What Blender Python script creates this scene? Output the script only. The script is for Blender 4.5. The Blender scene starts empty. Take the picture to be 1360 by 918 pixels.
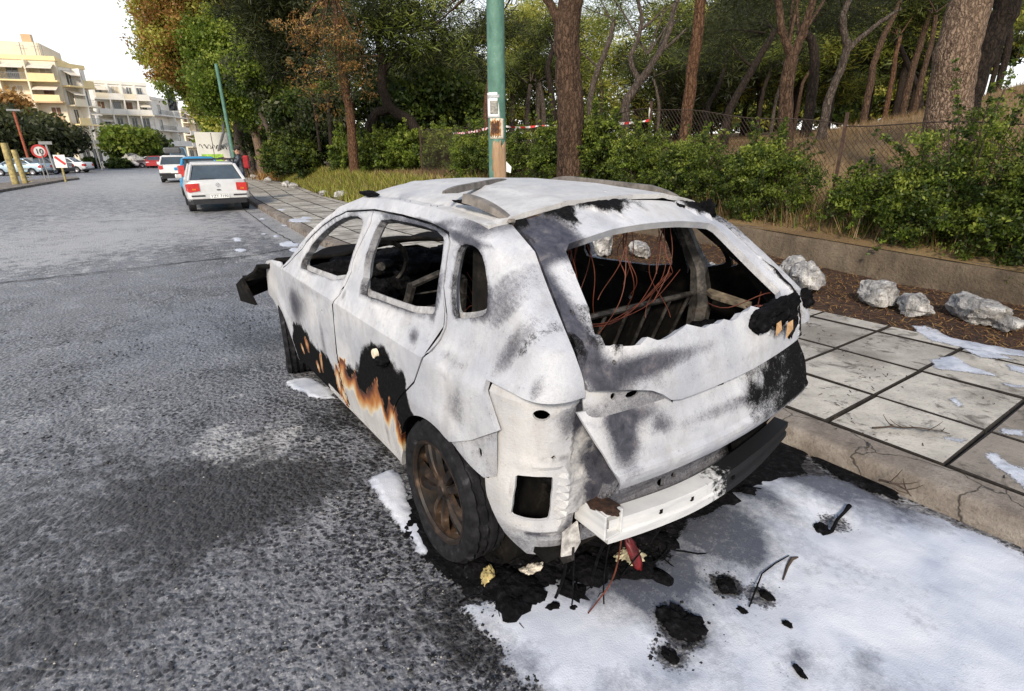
import bpy, math, random
import numpy as np
from math import sin, cos, pi, radians, sqrt, atan2, exp
from mathutils import Vector, Matrix
from mathutils.geometry import delaunay_2d_cdt

# ------------------------------------------------------------------ scene, camera, light
sc = bpy.context.scene
COL = sc.collection
# world axes: +X along the kerb (the way the cars face), +Y to the left (into the road), Z up.
CAM = np.array([-1.84483, 1.74833, 1.70])
FPX, PITCH, ROLL, YAW = 728.0, 0.342, 0.010, radians(35)
_M = np.array([[-sin(YAW), cos(YAW), 0], [-cos(YAW), -sin(YAW), 0], [0, 0, 1.0]])
_F = np.array([0, cos(PITCH), -sin(PITCH)])
_R0 = np.array([1.0, 0, 0]); _U0 = np.cross(_R0, _F)
_R = _M @ (_R0 * cos(ROLL) - _U0 * sin(ROLL)); _U = _M @ (_U0 * cos(ROLL) + _R0 * sin(ROLL)); _F = _M @ _F
cd = bpy.data.cameras.new('camera'); cam = bpy.data.objects.new('camera', cd); COL.objects.link(cam)
cd.sensor_width = 36; cd.lens = FPX / 1360 * 36; cd.clip_start = 0.05; cd.clip_end = 3000
cam.matrix_world = Matrix([[_R[0], _U[0], -_F[0], CAM[0]], [_R[1], _U[1], -_F[1], CAM[1]], [_R[2], _U[2], -_F[2], CAM[2]], [0, 0, 0, 1]])
sc.camera = cam

SUN_EL, SUN_AZ = radians(33), radians(133)      # azimuth measured from +X towards +Y
sun_dir = Vector((cos(SUN_AZ) * cos(SUN_EL), sin(SUN_AZ) * cos(SUN_EL), sin(SUN_EL)))
w = bpy.data.worlds.new('World'); sc.world = w; w.use_nodes = True
nt = w.node_tree; nt.nodes.clear()
sky = nt.nodes.new('ShaderNodeTexSky'); sky.sky_type = 'NISHITA'; sky.sun_disc = False
sky.sun_elevation = SUN_EL; sky.sun_rotation = radians(90) - SUN_AZ
sky.air_density = 1.0; sky.dust_density = 1.5; sky.ozone_density = 1.0
bg = nt.nodes.new('ShaderNodeBackground'); bg.inputs[1].default_value = 0.15
wo = nt.nodes.new('ShaderNodeOutputWorld')
tcw = nt.nodes.new('ShaderNodeTexCoord'); sxw = nt.nodes.new('ShaderNodeSeparateXYZ'); nt.links.new(tcw.outputs['Generated'], sxw.inputs[0])
rpw = nt.nodes.new('ShaderNodeValToRGB'); nt.links.new(sxw.outputs[2], rpw.inputs[0])     # thin bright cloud veil: white towards the horizon, bluer overhead
for e_, (p_, c_) in zip([rpw.color_ramp.elements[0], rpw.color_ramp.elements.new(.30), rpw.color_ramp.elements.new(.60), rpw.color_ramp.elements[-1]], [(0, (1.0, .975, .94)), (.30, (.72, .75, .80)), (.60, (.36, .42, .54)), (1, (.22, .29, .43))]): e_.position = p_; e_.color = (*c_, 1)
vs = nt.nodes.new('ShaderNodeVectorMath'); vs.operation = 'SCALE'; vs.inputs['Scale'].default_value = 9.5; nt.links.new(rpw.outputs[0], vs.inputs[0])
wm = nt.nodes.new('ShaderNodeMix'); wm.data_type = 'RGBA'; wm.inputs[0].default_value = .78
nt.links.new(sky.outputs[0], wm.inputs[6]); nt.links.new(vs.outputs[0], wm.inputs[7]); nt.links.new(wm.outputs[2], bg.inputs[0]); nt.links.new(bg.outputs[0], wo.inputs[0])
sl = bpy.data.lights.new('sun', 'SUN'); sl.energy = 3.8; sl.angle = radians(9); sl.color = (1.0, 0.89, 0.75)
so = bpy.data.objects.new('sun', sl); COL.objects.link(so)
so.rotation_euler = sun_dir.to_track_quat('Z', 'Y').to_euler()
sc.view_settings.view_transform = 'Standard'; sc.view_settings.look = 'None'
sc.view_settings.exposure = 0.24; sc.view_settings.gamma = 1.0
sc.cycles.max_bounces = 6; sc.cycles.transparent_max_bounces = 12
sc.cycles.use_denoising = True

# ------------------------------------------------------------------ measuring helpers (photo pixel -> place)
def ray(px, py):
    return _F + _R * (px - 680) / FPX - _U * (py - 459) / FPX
def on(px, py, z=0.0):
    d = ray(px, py); return CAM + d * (z - CAM[2]) / d[2]
def dep(px, py, D):
    """point at D metres of depth along the camera axis heading (horizontal)"""
    d = ray(px, py); h = _M @ np.array([0, 1.0, 0]); return CAM + d * D / (d @ h)

# ------------------------------------------------------------------ numpy value noise
def _hash(i, j, k, s):
    n = (i * 374761393 + j * 668265263 + k * 1274126177 + s * 974711) & 0x7fffffff
    n = (n ^ (n >> 13)) * 1274126177 & 0x7fffffff
    return ((n ^ (n >> 16)) & 0xffff) / 65535.0
def vnoise(x, y, z=0.0, s=0):
    x, y, z = np.broadcast_arrays(np.asarray(x, float), np.asarray(y, float), np.asarray(z, float))
    i, j, k = np.floor(x).astype(np.int64), np.floor(y).astype(np.int64), np.floor(z).astype(np.int64)
    fx, fy, fz = x - i, y - j, z - k
    fx = fx * fx * (3 - 2 * fx); fy = fy * fy * (3 - 2 * fy); fz = fz * fz * (3 - 2 * fz)
    r = 0
    for a in (0, 1):
        for b in (0, 1):
            for c in (0, 1):
                r = r + _hash(i + a, j + b, k + c, s) * (fx if a else 1 - fx) * (fy if b else 1 - fy) * (fz if c else 1 - fz)
    return r
def fbm(x, y, z=0.0, o=4, s=0):
    r = 0; a = 0.5; t = 0
    for q in range(o):
        f = 2 ** q
        r = r + a * vnoise(np.asarray(x) * f, np.asarray(y) * f, np.asarray(z) * f, s + q * 17); t += a; a *= 0.5
    return r / t
def sstep(a, b, x):
    t = np.clip((np.asarray(x, float) - a) / (b - a), 0, 1); return t * t * (3 - 2 * t)

# ------------------------------------------------------------------ mesh helpers
def mesh_np(name, V, F, smooth=False, attrs=None):
    """V (n,3); F list of faces or an (m,k) array"""
    me = bpy.data.meshes.new(name)
    V = np.asarray(V, np.float32)
    if isinstance(F, np.ndarray):
        m, k = F.shape
        me.vertices.add(len(V)); me.vertices.foreach_set('co', V.ravel())
        me.loops.add(m * k); me.loops.foreach_set('vertex_index', F.ravel().astype(np.int32))
        me.polygons.add(m); me.polygons.foreach_set('loop_start', np.arange(0, m * k, k, dtype=np.int32))
        me.update(calc_edges=True)
    else:
        me.from_pydata(V.tolist(), [], F); me.update()
    if attrs:
        for an, av in attrs.items():
            at = me.color_attributes.new(an, 'FLOAT_COLOR', 'POINT')
            at.data.foreach_set('color', np.asarray(av, np.float32).ravel())
    if smooth:
        me.shade_smooth()
    return me
def link(name, me, mat=None, parent=None, loc=None, rot=None, scale=None):
    o = bpy.data.objects.new(name, me); COL.objects.link(o)
    if mat is not None and me is not None and len(me.materials) == 0:
        for mm in (mat if isinstance(mat, (list, tuple)) else [mat]): me.materials.append(mm)
    if parent is not None: o.parent = parent
    if loc is not None: o.location = loc
    if rot is not None: o.rotation_euler = rot
    if scale is not None: o.scale = scale if hasattr(scale, '__len__') else (scale,) * 3
    return o
def tag(o, label=None, cat=None, group=None, kind=None):
    if label: o['label'] = label
    if cat: o['category'] = cat
    if group: o['group'] = group
    if kind: o['kind'] = kind
    return o
def thing(name, label, cat, loc=(0, 0, 0), rz=0.0, group=None):
    o = bpy.data.objects.new(name, None); COL.objects.link(o); o.empty_display_size = 0.2
    o.location = loc; o.rotation_euler = (0, 0, rz)
    return tag(o, label, cat, group)
_kids = {}
def copy_tree(o, parent=None, label=None):
    c = o.copy(); COL.objects.link(c)
    if parent is not None: c.parent = parent
    for ch in list(o.children): copy_tree(ch, c)
    if label: c['label'] = label
    return c

class MB:
    def __init__(s): s.V = []; s.F = []; s.n = 0
    def add(s, V, F):
        s.V += [tuple(v) for v in V]; s.F += [tuple(i + s.n for i in f) for f in F]; s.n = len(s.V); return s
    def box(s, c, d, rz=0.0, rx=0.0, ry=0.0):
        R = Matrix.Rotation(rz, 3, 'Z') @ Matrix.Rotation(ry, 3, 'Y') @ Matrix.Rotation(rx, 3, 'X')
        P = [Vector(c) + R @ Vector((sx * d[0] / 2, sy * d[1] / 2, sz * d[2] / 2)) for sx in (-1, 1) for sy in (-1, 1) for sz in (-1, 1)]
        return s.add(P, [(0, 1, 3, 2), (4, 6, 7, 5), (0, 4, 5, 1), (2, 3, 7, 6), (0, 2, 6, 4), (1, 5, 7, 3)])
    def span(s, a, b):
        return s.box([(p + q) / 2 for p, q in zip(a, b)], [abs(q - p) for p, q in zip(a, b)])
    def tube(s, pts, r, n=8, cap=True, sq=1.0):
        pts = [Vector(p) for p in pts]; m = len(pts)
        if not hasattr(r, '__len__'): r = [r] * m
        V = []; F = []; up = None
        for i, p in enumerate(pts):
            d = (pts[min(i + 1, m - 1)] - pts[max(i - 1, 0)]).normalized()
            if up is None:
                up = Vector((0, 0, 1)) if abs(d.z) < 0.9 else Vector((1, 0, 0))
            a = d.cross(up).normalized(); b = a.cross(d).normalized(); up = b
            for k in range(n):
                t = 2 * pi * k / n; V.append(p + a * cos(t) * r[i] + b * sin(t) * r[i] * sq)
        for i in range(m - 1):
            for k in range(n):
                F.append((i * n + k, i * n + (k + 1) % n, (i + 1) * n + (k + 1) % n, (i + 1) * n + k))
        if cap: F.append(tuple(range(n))[::-1]); F.append(tuple(range((m - 1) * n, m * n)))
        return s.add(V, F)
    def lathe(s, prof, n=32, axis='Y', c=(0, 0, 0), close=False):
        """prof: list of (r, h) round the axis"""
        V = []; F = []; m = len(prof)
        for (r, h) in prof:
            for k in range(n):
                t = 2 * pi * k / n
                if axis == 'Y': V.append((c[0] + r * cos(t), c[1] + h, c[2] + r * sin(t)))
                elif axis == 'X': V.append((c[0] + h, c[1] + r * cos(t), c[2] + r * sin(t)))
                else: V.append((c[0] + r * cos(t), c[1] + r * sin(t), c[2] + h))
        for i in range(m if close else m - 1):
            j = (i + 1) % m
            for k in range(n):
                F.append((i * n + k, i * n + (k + 1) % n, j * n + (k + 1) % n, j * n + k))
        return s.add(V, F)
    def prism(s, poly, a, b, axis='Z'):
        """poly 2D list extruded from a to b along axis"""
        n = len(poly)
        def P(p, h): return {'Z': (p[0], p[1], h), 'Y': (p[0], h, p[1]), 'X': (h, p[0], p[1])}[axis]
        V = [P(p, a) for p in poly] + [P(p, b) for p in poly]
        F = [tuple(range(n))[::-1], tuple(range(n, 2 * n))] + [(i, (i + 1) % n, (i + 1) % n + n, i + n) for i in range(n)]
        return s.add(V, F)
    def build(s, name, mat=None, parent=None, smooth=False, bevel=0.0, seg=2, **k):
        me = mesh_np(name, s.V, s.F, smooth)
        o = link(name, me, mat, parent, **k)
        if bevel > 0:
            b = o.modifiers.new('bevel', 'BEVEL'); b.width = bevel; b.segments = seg; b.limit_method = 'ANGLE'; b.angle_limit = radians(35)
            b.harden_normals = False
        if smooth:
            me.set_sharp_from_angle(angle=radians(40))
        return o

def inpoly(P, poly):
    x, y = P[:, 0], P[:, 1]; r = np.zeros(len(P), bool); n = len(poly)
    for i in range(n):
        x1, y1 = poly[i]; x2, y2 = poly[(i + 1) % n]
        if y1 == y2: continue
        c = ((y1 > y) != (y2 > y)) & (x < (x2 - x1) * (y - y1) / (y2 - y1) + x1)
        r ^= c
    return r
def resample(poly, d):
    out = []
    for i in range(len(poly)):
        a = np.array(poly[i], float); b = np.array(poly[(i + 1) % len(poly)], float)
        k = max(1, int(round(np.linalg.norm(b - a) / d)))
        for q in range(k): out.append(tuple(a + (b - a) * q / k))
    return out
def smooth_poly(poly, it=2):
    for _ in range(it):
        o = []
        for i in range(len(poly)):
            a = poly[i]; b = poly[(i + 1) % len(poly)]
            o.append((a[0] * .75 + b[0] * .25, a[1] * .75 + b[1] * .25)); o.append((a[0] * .25 + b[0] * .75, a[1] * .25 + b[1] * .75))
        poly = o
    return poly
def fill2d(outer, holes, cell):
    """triangulate an outline with holes on a fine grid; returns 2D verts, triangles"""
    loops = [resample(outer, cell)] + [resample(h, cell * .7) for h in holes]
    V = []; E = []
    for L in loops:
        s0 = len(V); V += L; E += [(s0 + i, s0 + (i + 1) % len(L)) for i in range(len(L))]
    A = np.array(outer); lo, hi = A.min(0), A.max(0)
    gx = np.arange(lo[0], hi[0], cell); gy = np.arange(lo[1], hi[1], cell * .9)
    X, Y = np.meshgrid(gx, gy); X = X + (np.arange(len(gy)) % 2)[:, None] * cell * .5
    P = np.stack([X.ravel(), Y.ravel()], 1)
    m = inpoly(P, loops[0])
    for L in loops[1:]: m &= ~inpoly(P, L)
    P = P[m]; B = np.array(V)
    keep = np.ones(len(P), bool)
    for i in range(0, len(B)):
        keep &= ((P[:, 0] - B[i, 0]) ** 2 + (P[:, 1] - B[i, 1]) ** 2) > (cell * .42) ** 2
    P = P[keep]
    allv = [Vector(v) for v in V] + [Vector(p) for p in P.tolist()]
    vo, eo, fo, *_ = delaunay_2d_cdt(allv, E, [], 0, 1e-7, False)
    W = np.array([tuple(v) for v in vo]); T = np.array([f for f in fo if len(f) == 3])
    cen = W[T].mean(1); m = inpoly(cen, loops[0])
    for L in loops[1:]: m &= ~inpoly(cen, L)
    return W, T[m]

# ------------------------------------------------------------------ material helpers
class NT:
    def __init__(s, name, rough=0.8, metal=0.0, spec=0.4):
        s.m = bpy.data.materials.new(name); s.m.use_nodes = True; s.t = s.m.node_tree; s.N = s.t.nodes; s.L = s.t.links
        s.b = s.N['Principled BSDF']; s.b.inputs['Roughness'].default_value = rough; s.b.inputs['Metallic'].default_value = metal
        s.b.inputs['Specular IOR Level'].default_value = spec
        s.co = s.N.new('ShaderNodeTexCoord')
    def _in(s, n, k, v):
        if v is None: return
        if hasattr(v, 'is_output') or isinstance(v, bpy.types.NodeSocket): s.L.new(v, n.inputs[k])
        else: n.inputs[k].default_value = v
    def obj(s): return s.co.outputs['Object']
    def mapv(s, scale=(1, 1, 1), loc=(0, 0, 0), rot=(0, 0, 0), src=None):
        n = s.N.new('ShaderNodeMapping'); s._in(n, 'Vector', src or s.obj()); n.inputs['Scale'].default_value = scale
        n.inputs['Location'].default_value = loc; n.inputs['Rotation'].default_value = rot; return n.outputs[0]
    def noise(s, scale=5, detail=4, rough=.55, v=None, dist=0.0, col=False):
        n = s.N.new('ShaderNodeTexNoise'); s._in(n, 'Vector', v or s.obj()); n.inputs['Scale'].default_value = scale
        n.inputs['Detail'].default_value = detail; n.inputs['Roughness'].default_value = rough; n.inputs['Distortion'].default_value = dist
        return n.outputs['Color' if col else 0]
    def voro(s, scale=5, v=None, feat='F1', out='Distance', rnd=1.0):
        n = s.N.new('ShaderNodeTexVoronoi'); n.feature = feat; s._in(n, 'Vector', v or s.obj()); n.inputs['Scale'].default_value = scale
        n.inputs['Randomness'].default_value = rnd
        return n.outputs[out]
    def ramp(s, fac, stops, interp='LINEAR'):
        n = s.N.new('ShaderNodeValToRGB'); s._in(n, 0, fac); cr = n.color_ramp; cr.interpolation = interp
        while len(cr.elements) < len(stops): cr.elements.new(0.5)
        for e, (p, c) in zip(cr.elements, stops):
            e.position = p; e.color = (c, c, c, 1) if not hasattr(c, '__len__') else (*c, 1) if len(c) == 3 else c
        return n.outputs[0]
    def mix(s, fac, a, b, mode='MIX'):
        n = s.N.new('ShaderNodeMix'); n.data_type = 'RGBA'; n.blend_type = mode
        def put(k, v):
            if isinstance(v, bpy.types.NodeSocket): s.L.new(v, n.inputs[k])
            else: n.inputs[k].default_value = (*v, 1) if len(v) == 3 else v
        if isinstance(fac, bpy.types.NodeSocket): s.L.new(fac, n.inputs[0])
        else: n.inputs[0].default_value = fac
        put(6, a); put(7, b); return n.outputs[2]
    def math(s, op, a, b=0.0, c=None, clamp=False):
        n = s.N.new('ShaderNodeMath'); n.operation = op; n.use_clamp = clamp; s._in(n, 0, a); s._in(n, 1, b)
        if c is not None: s._in(n, 2, c)
        return n.outputs[0]
    def bump(s, h, strength=.3, dist=.01, prev=None):
        n = s.N.new('ShaderNodeBump'); s._in(n, 'Height', h); n.inputs['Strength'].default_value = strength; n.inputs['Distance'].default_value = dist
        if prev is not None: s.L.new(prev, n.inputs['Normal'])
        s.L.new(n.outputs[0], s.b.inputs['Normal']); return n.outputs[0]
    def base(s, c):
        if isinstance(c, bpy.types.NodeSocket): s.L.new(c, s.b.inputs['Base Color'])
        else: s.b.inputs['Base Color'].default_value = (*c, 1)
        return s
    def rough(s, v): s._in(s.b, 'Roughness', v); return s

_mats = {}
def simple(name, col, rough=.7, var=.25, scale=8, metal=0.0, bump=0.0, bscale=None, spec=.4):
    if name in _mats: return _mats[name]
    n = NT(name, rough, metal, spec)
    f = n.noise(scale, 5, .6)
    lo = tuple(c * (1 - var) for c in col); hi = tuple(min(1, c * (1 + var)) for c in col)
    n.base(n.ramp(f, [(.3, lo), (.7, hi)]))
    if bump > 0: n.bump(n.noise(bscale or scale * 4, 5, .6), bump, .01)
    _mats[name] = n.m; return n.m
# ------------------------------------------------------------------ burnt car materials
def burnt_mat(name='burnt_body_metal'):
    n = NT(name, .62, 0.0, .35)
    at = n.N.new('ShaderNodeAttribute'); at.attribute_name = 'burn'; at.attribute_type = 'GEOMETRY'
    sp = n.N.new('ShaderNodeSeparateColor'); n.L.new(at.outputs['Color'], sp.inputs[0])
    char, rust, cream, grey = sp.outputs[0], sp.outputs[1], sp.outputs[2], at.outputs['Alpha']
    big = n.noise(3.2, 6, .62); mid = n.noise(19, 7, .68, dist=.4); fine = n.noise(95, 5, .7); grain = n.noise(330, 2, .6)
    streak = n.noise(9, 5, .65, n.mapv((1, 1, .22)))
    ash = n.ramp(big, [(.3, (.36, .375, .415)), (.5, (.47, .48, .505)), (.66, (.60, .595, .595))])
    ash = n.mix(n.ramp(mid, [(.50, 0), (.68, .6)]), ash, (.34, .35, .39))
    ash = n.mix(n.ramp(streak, [(.5, 0), (.72, .5)]), ash, (.30, .29, .285))
    ash = n.mix(n.ramp(grain, [(.5, 0), (.72, .35)]), ash, (.20, .20, .22))
    ash = n.mix(n.ramp(n.math('ADD', grey, n.math('MULTIPLY', n.math('SUBTRACT', big, .5), .9)), [(.30, 0), (.9, .5)]), ash, (.20, .195, .205))
    ash = n.mix(n.ramp(n.noise(7, 7, .7, dist=.8), [(.52, 0), (.70, .28)]), ash, (.27, .25, .245))
    def thr(a, nz, k, lo, hi):
        v = n.math('ADD', a, n.math('MULTIPLY', n.math('SUBTRACT', nz, .5), k))
        return n.ramp(v, [(lo, 0), (hi, 1)])
    # bare blue-grey scale
    gcol = n.ramp(mid, [(.35, (.022, .023, .032)), (.55, (.06, .06, .075)), (.72, (.15, .135, .135))])
    nz = n.math('ADD', n.math('MULTIPLY', mid, .38), n.math('ADD', n.math('MULTIPLY', fine, .34), n.math('MULTIPLY', grain, .28)))
    c = n.mix(thr(grey, big, .7, .25, 1.15), ash, n.mix(.5, gcol, (.20, .20, .22)))
    c = n.mix(thr(grey, nz, 1.9, .34, .78), c, gcol)
    ccol = n.ramp(streak, [(.3, (.38, .37, .365)), (.6, (.53, .525, .515)), (.75, (.26, .24, .235))])
    c = n.mix(thr(cream, mid, .9, .36, .64), c, ccol)
    spots = n.ramp(n.voro(55), [(.0, 1), (.12, 1), (.2, 0)])
    c = n.mix(n.math('MULTIPLY', spots, n.math('MULTIPLY', n.ramp(mid, [(.55, 0), (.62, 1)]), .55)), c, (.10, .085, .08))
    # scorched paint: cream -> yellow -> orange -> brown
    rv = n.math('ADD', rust, n.math('MULTIPLY', n.math('SUBTRACT', streak, .5), .35))
    rcol = n.ramp(rv, [(.12, (.60, .57, .50)), (.28, (.56, .42, .24)), (.46, (.42, .17, .045)), (.66, (.15, .045, .016)), (.9, (.012, .008, .006))])
    c = n.mix(n.ramp(rust, [(.06, 0), (.16, 1)]), c, rcol)
    chc = n.ramp(fine, [(.3, (.003, .003, .0035)), (.6, (.010, .0098, .0105)), (.82, (.045, .043, .046))])
    cm = thr(char, nz, 1.7, .40, .68)
    c = n.mix(cm, c, chc)
    flk = n.ramp(n.voro(130), [(.08, 1), (.14, 0)]); c = n.mix(n.math('MULTIPLY', flk, n.ramp(mid, [(.5, 0), (.6, .8)])), c, (.05, .048, .05))
    n.base(c)
    n.L.new(n.ramp(cm, [(0, .4), (1, .04)]), n.b.inputs['Specular IOR Level'])
    n.rough(n.ramp(cm, [(0, .46), (1, .9)]))
    h = n.math('ADD', n.math('MULTIPLY', fine, .9), n.math('ADD', n.math('MULTIPLY', mid, .8), n.math('ADD', n.math('MULTIPLY', grain, .3), n.math('MULTIPLY', cm, .9))))
    n.bump(h, .5, .006)
    return n.m
M_BURN = burnt_mat()
def char_mat():
    n = NT('charred_black_residue', .85, 0, .06)
    f = n.noise(26, 8, .7); v = n.voro(38, feat='F1')
    c = n.ramp(f, [(.3, (.002, .002, .0025)), (.55, (.007, .0068, .0075)), (.72, (.024, .024, .028)), (.84, (.09, .09, .10))])
    n.base(c); n.bump(n.math('ADD', f, n.math('MULTIPLY', v, .6)), .9, .02)
    return n.m
M_CHAR = char_mat()
def steel_mat():
    n = NT('scorched_bare_steel', .55, .55, .5)
    f = n.noise(14, 7, .65, dist=.5); g = n.noise(90, 4, .6)
    c = n.ramp(f, [(.3, (.012, .011, .011)), (.48, (.045, .042, .04)), (.6, (.13, .12, .11)), (.74, (.06, .035, .02))])
    n.base(n.mix(n.ramp(g, [(.5, 0), (.7, .4)]), c, (.02, .02, .02))); n.bump(g, .3, .004)
    return n.m
M_STEEL = steel_mat()
def inner_mat():
    n = NT('sooted_inner_metal', .85, 0, .08)
    f = n.noise(7, 8, .7, dist=.6); g = n.noise(60, 4, .6)
    c = n.ramp(f, [(.35, (.004, .004, .004)), (.55, (.011, .010, .009)), (.68, (.035, .028, .022)), (.8, (.11, .10, .09))])
    n.base(c); n.bump(g, .4, .006)
    return n.m
M_INNER = inner_mat()
def alu_mat():
    n = NT('dull_aluminium_beam', .6, .0, .2)
    f = n.noise(5, 5, .6, n.mapv((1, 1, 6))); g = n.noise(40, 5, .65)
    c = n.ramp(f, [(.3, (.40, .41, .42)), (.7, (.60, .60, .59))])
    at = n.N.new('ShaderNodeAttribute'); at.attribute_name = 'burn'
    sp = n.N.new('ShaderNodeSeparateColor'); n.L.new(at.outputs['Color'], sp.inputs[0])
    v = n.math('ADD', sp.outputs[0], n.math('MULTIPLY', n.math('SUBTRACT', g, .5), .9))
    c = n.mix(n.ramp(v, [(.42, 0), (.6, 1)]), c, (.008, .0078, .0085))
    v2 = n.math('ADD', sp.outputs[1], n.math('MULTIPLY', n.math('SUBTRACT', g, .5), .9))
    c = n.mix(n.ramp(v2, [(.4, 0), (.62, 1)]), c, (.16, .075, .02))
    n.base(c); n.bump(g, .15, .003); return n.m
M_ALU = alu_mat()
M_COPPER = simple('burnt_copper_wire', (.10, .026, .013), .6, .5, 20, .2)
M_RUBBER = None
def rubber_mat():
    n = NT('scorched_tyre_rubber', .8, 0, .12)
    f = n.noise(20, 6, .65); c = n.ramp(f, [(.35, (.007, .007, .008)), (.6, (.018, .018, .02)), (.78, (.07, .07, .078))])
    n.base(c); n.bump(n.noise(120, 4, .6), .4, .004); return n.m
M_RUBBER = rubber_mat()
def rim_mat():
    n = NT('heat_browned_alloy', .55, .35, .5)
    f = n.noise(9, 6, .6); c = n.ramp(f, [(.36, (.005, .004, .0035)), (.54, (.028, .018, .012)), (.66, (.10, .062, .038)), (.78, (.38, .34, .30))])
    n.base(c); n.bump(n.noise(60, 4, .6), .25, .003); return n.m
M_RIM = rim_mat()
# ================================================================== THE BURNT-OUT CAR
# local frame: origin under the rear axle, +X to the nose, +Y to the left side, Z up
I = np.interp
def _w(x, z):
    r = I(z, [.12, .22, .40, .60, .80, .922, .935, 1.02, 1.2, 1.38, 1.47, 1.52], [.79, .822, .85, .866, .872, .870, .862, .820, .762, .682, .615, .56])
    x = np.asarray(x, float)
    r = r - .05 * np.clip(x - 2.2, 0, 9) ** 2 - .06 * np.clip(.2 - x, 0, 9) ** 2
    # wheel arch flares
    for cx in (0.0, 2.70):
        d = np.sqrt((x - cx) ** 2 + (z - .30) ** 2)
        r = r + .016 * np.exp(-((d - .40) / .07) ** 2) * (z < .9)
    return r
def _xr(z):
    return I(z, [.12, .35, .55, .75, .93, .96, 1.0, 1.10, 1.36, 1.445, 1.55], [-.57, -.60, -.62, -.64, -.66, -.675, -.672, -.63, -.29, -.085, .14])
def _rc(z): return I(z, [.9, 1.05, 1.40], [.15, .13, .10])
def zc(x):
    return I(x, [-.11, .3, .8, 1.2, 1.45, 1.75, 2.0, 2.2, 2.27], [1.437, 1.466, 1.474, 1.462, 1.398, 1.262, 1.115, .98, .915])
def surf(u, z, inset=0.0, rc=None, dx=0.0):
    u = np.asarray(u, float); z = np.asarray(z, float)
    R = _rc(z) if rc is None else np.full_like(z, rc)
    q = .81 * R
    zz = z
    Xc = _xr(z) + dx + inset
    # side zone
    xs = Xc + R + (u - q)
    ys = _w(xs, z) - inset
    wC = _w(Xc + R, z) - inset
    t = np.clip((u / q + 1) / 2, 0, 1)
    xb = (1 - t) ** 2 * Xc + 2 * t * (1 - t) * Xc + t ** 2 * (Xc + R)
    yb = (1 - t) ** 2 * (wC - R) + 2 * t * (1 - t) * wC + t ** 2 * wC
    yr = wC - R + (u + q)
    crown = .05 * (1 - np.clip(np.abs(yr) / .62, 0, 1) ** 2)
    xr_ = Xc - crown
    yb0 = np.clip((wC - R) / .62, 0, 1)
    x = np.where(u > q, xs, np.where(u < -q, xr_, xb - .05 * (1 - yb0 ** 2) * (1 - t)))
    y = np.where(u > q, ys, np.where(u < -q, yr, yb))
    return np.stack([x, y, z], -1)
def uS(x, z, rc=None, inset=0.0):
    """u of a side point"""
    R = _rc(z) if rc is None else rc; q = .81 * R; Xc = float(_xr(z)) + inset
    if x >= Xc + R: return x - Xc - R + q
    t = sqrt(max(0, (x - Xc) / R)); return (2 * t - 1) * q
def uR(y, z, rc=None, inset=0.0):
    R = _rc(z) if rc is None else rc; q = .81 * R
    Xc = float(_xr(z)) + inset; wC = float(_w(Xc + R, z)) - inset
    if y <= wC - R: return y - wC + R - q
    t = 1 - sqrt(max(0, (wC - y) / R)); return (2 * t - 1) * q
def S(pts, **k): return [(uS(x, z, **k), z) for x, z in pts]
def Rr(pts, **k): return [(uR(y, z, **k), z) for y, z in pts]

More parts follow.
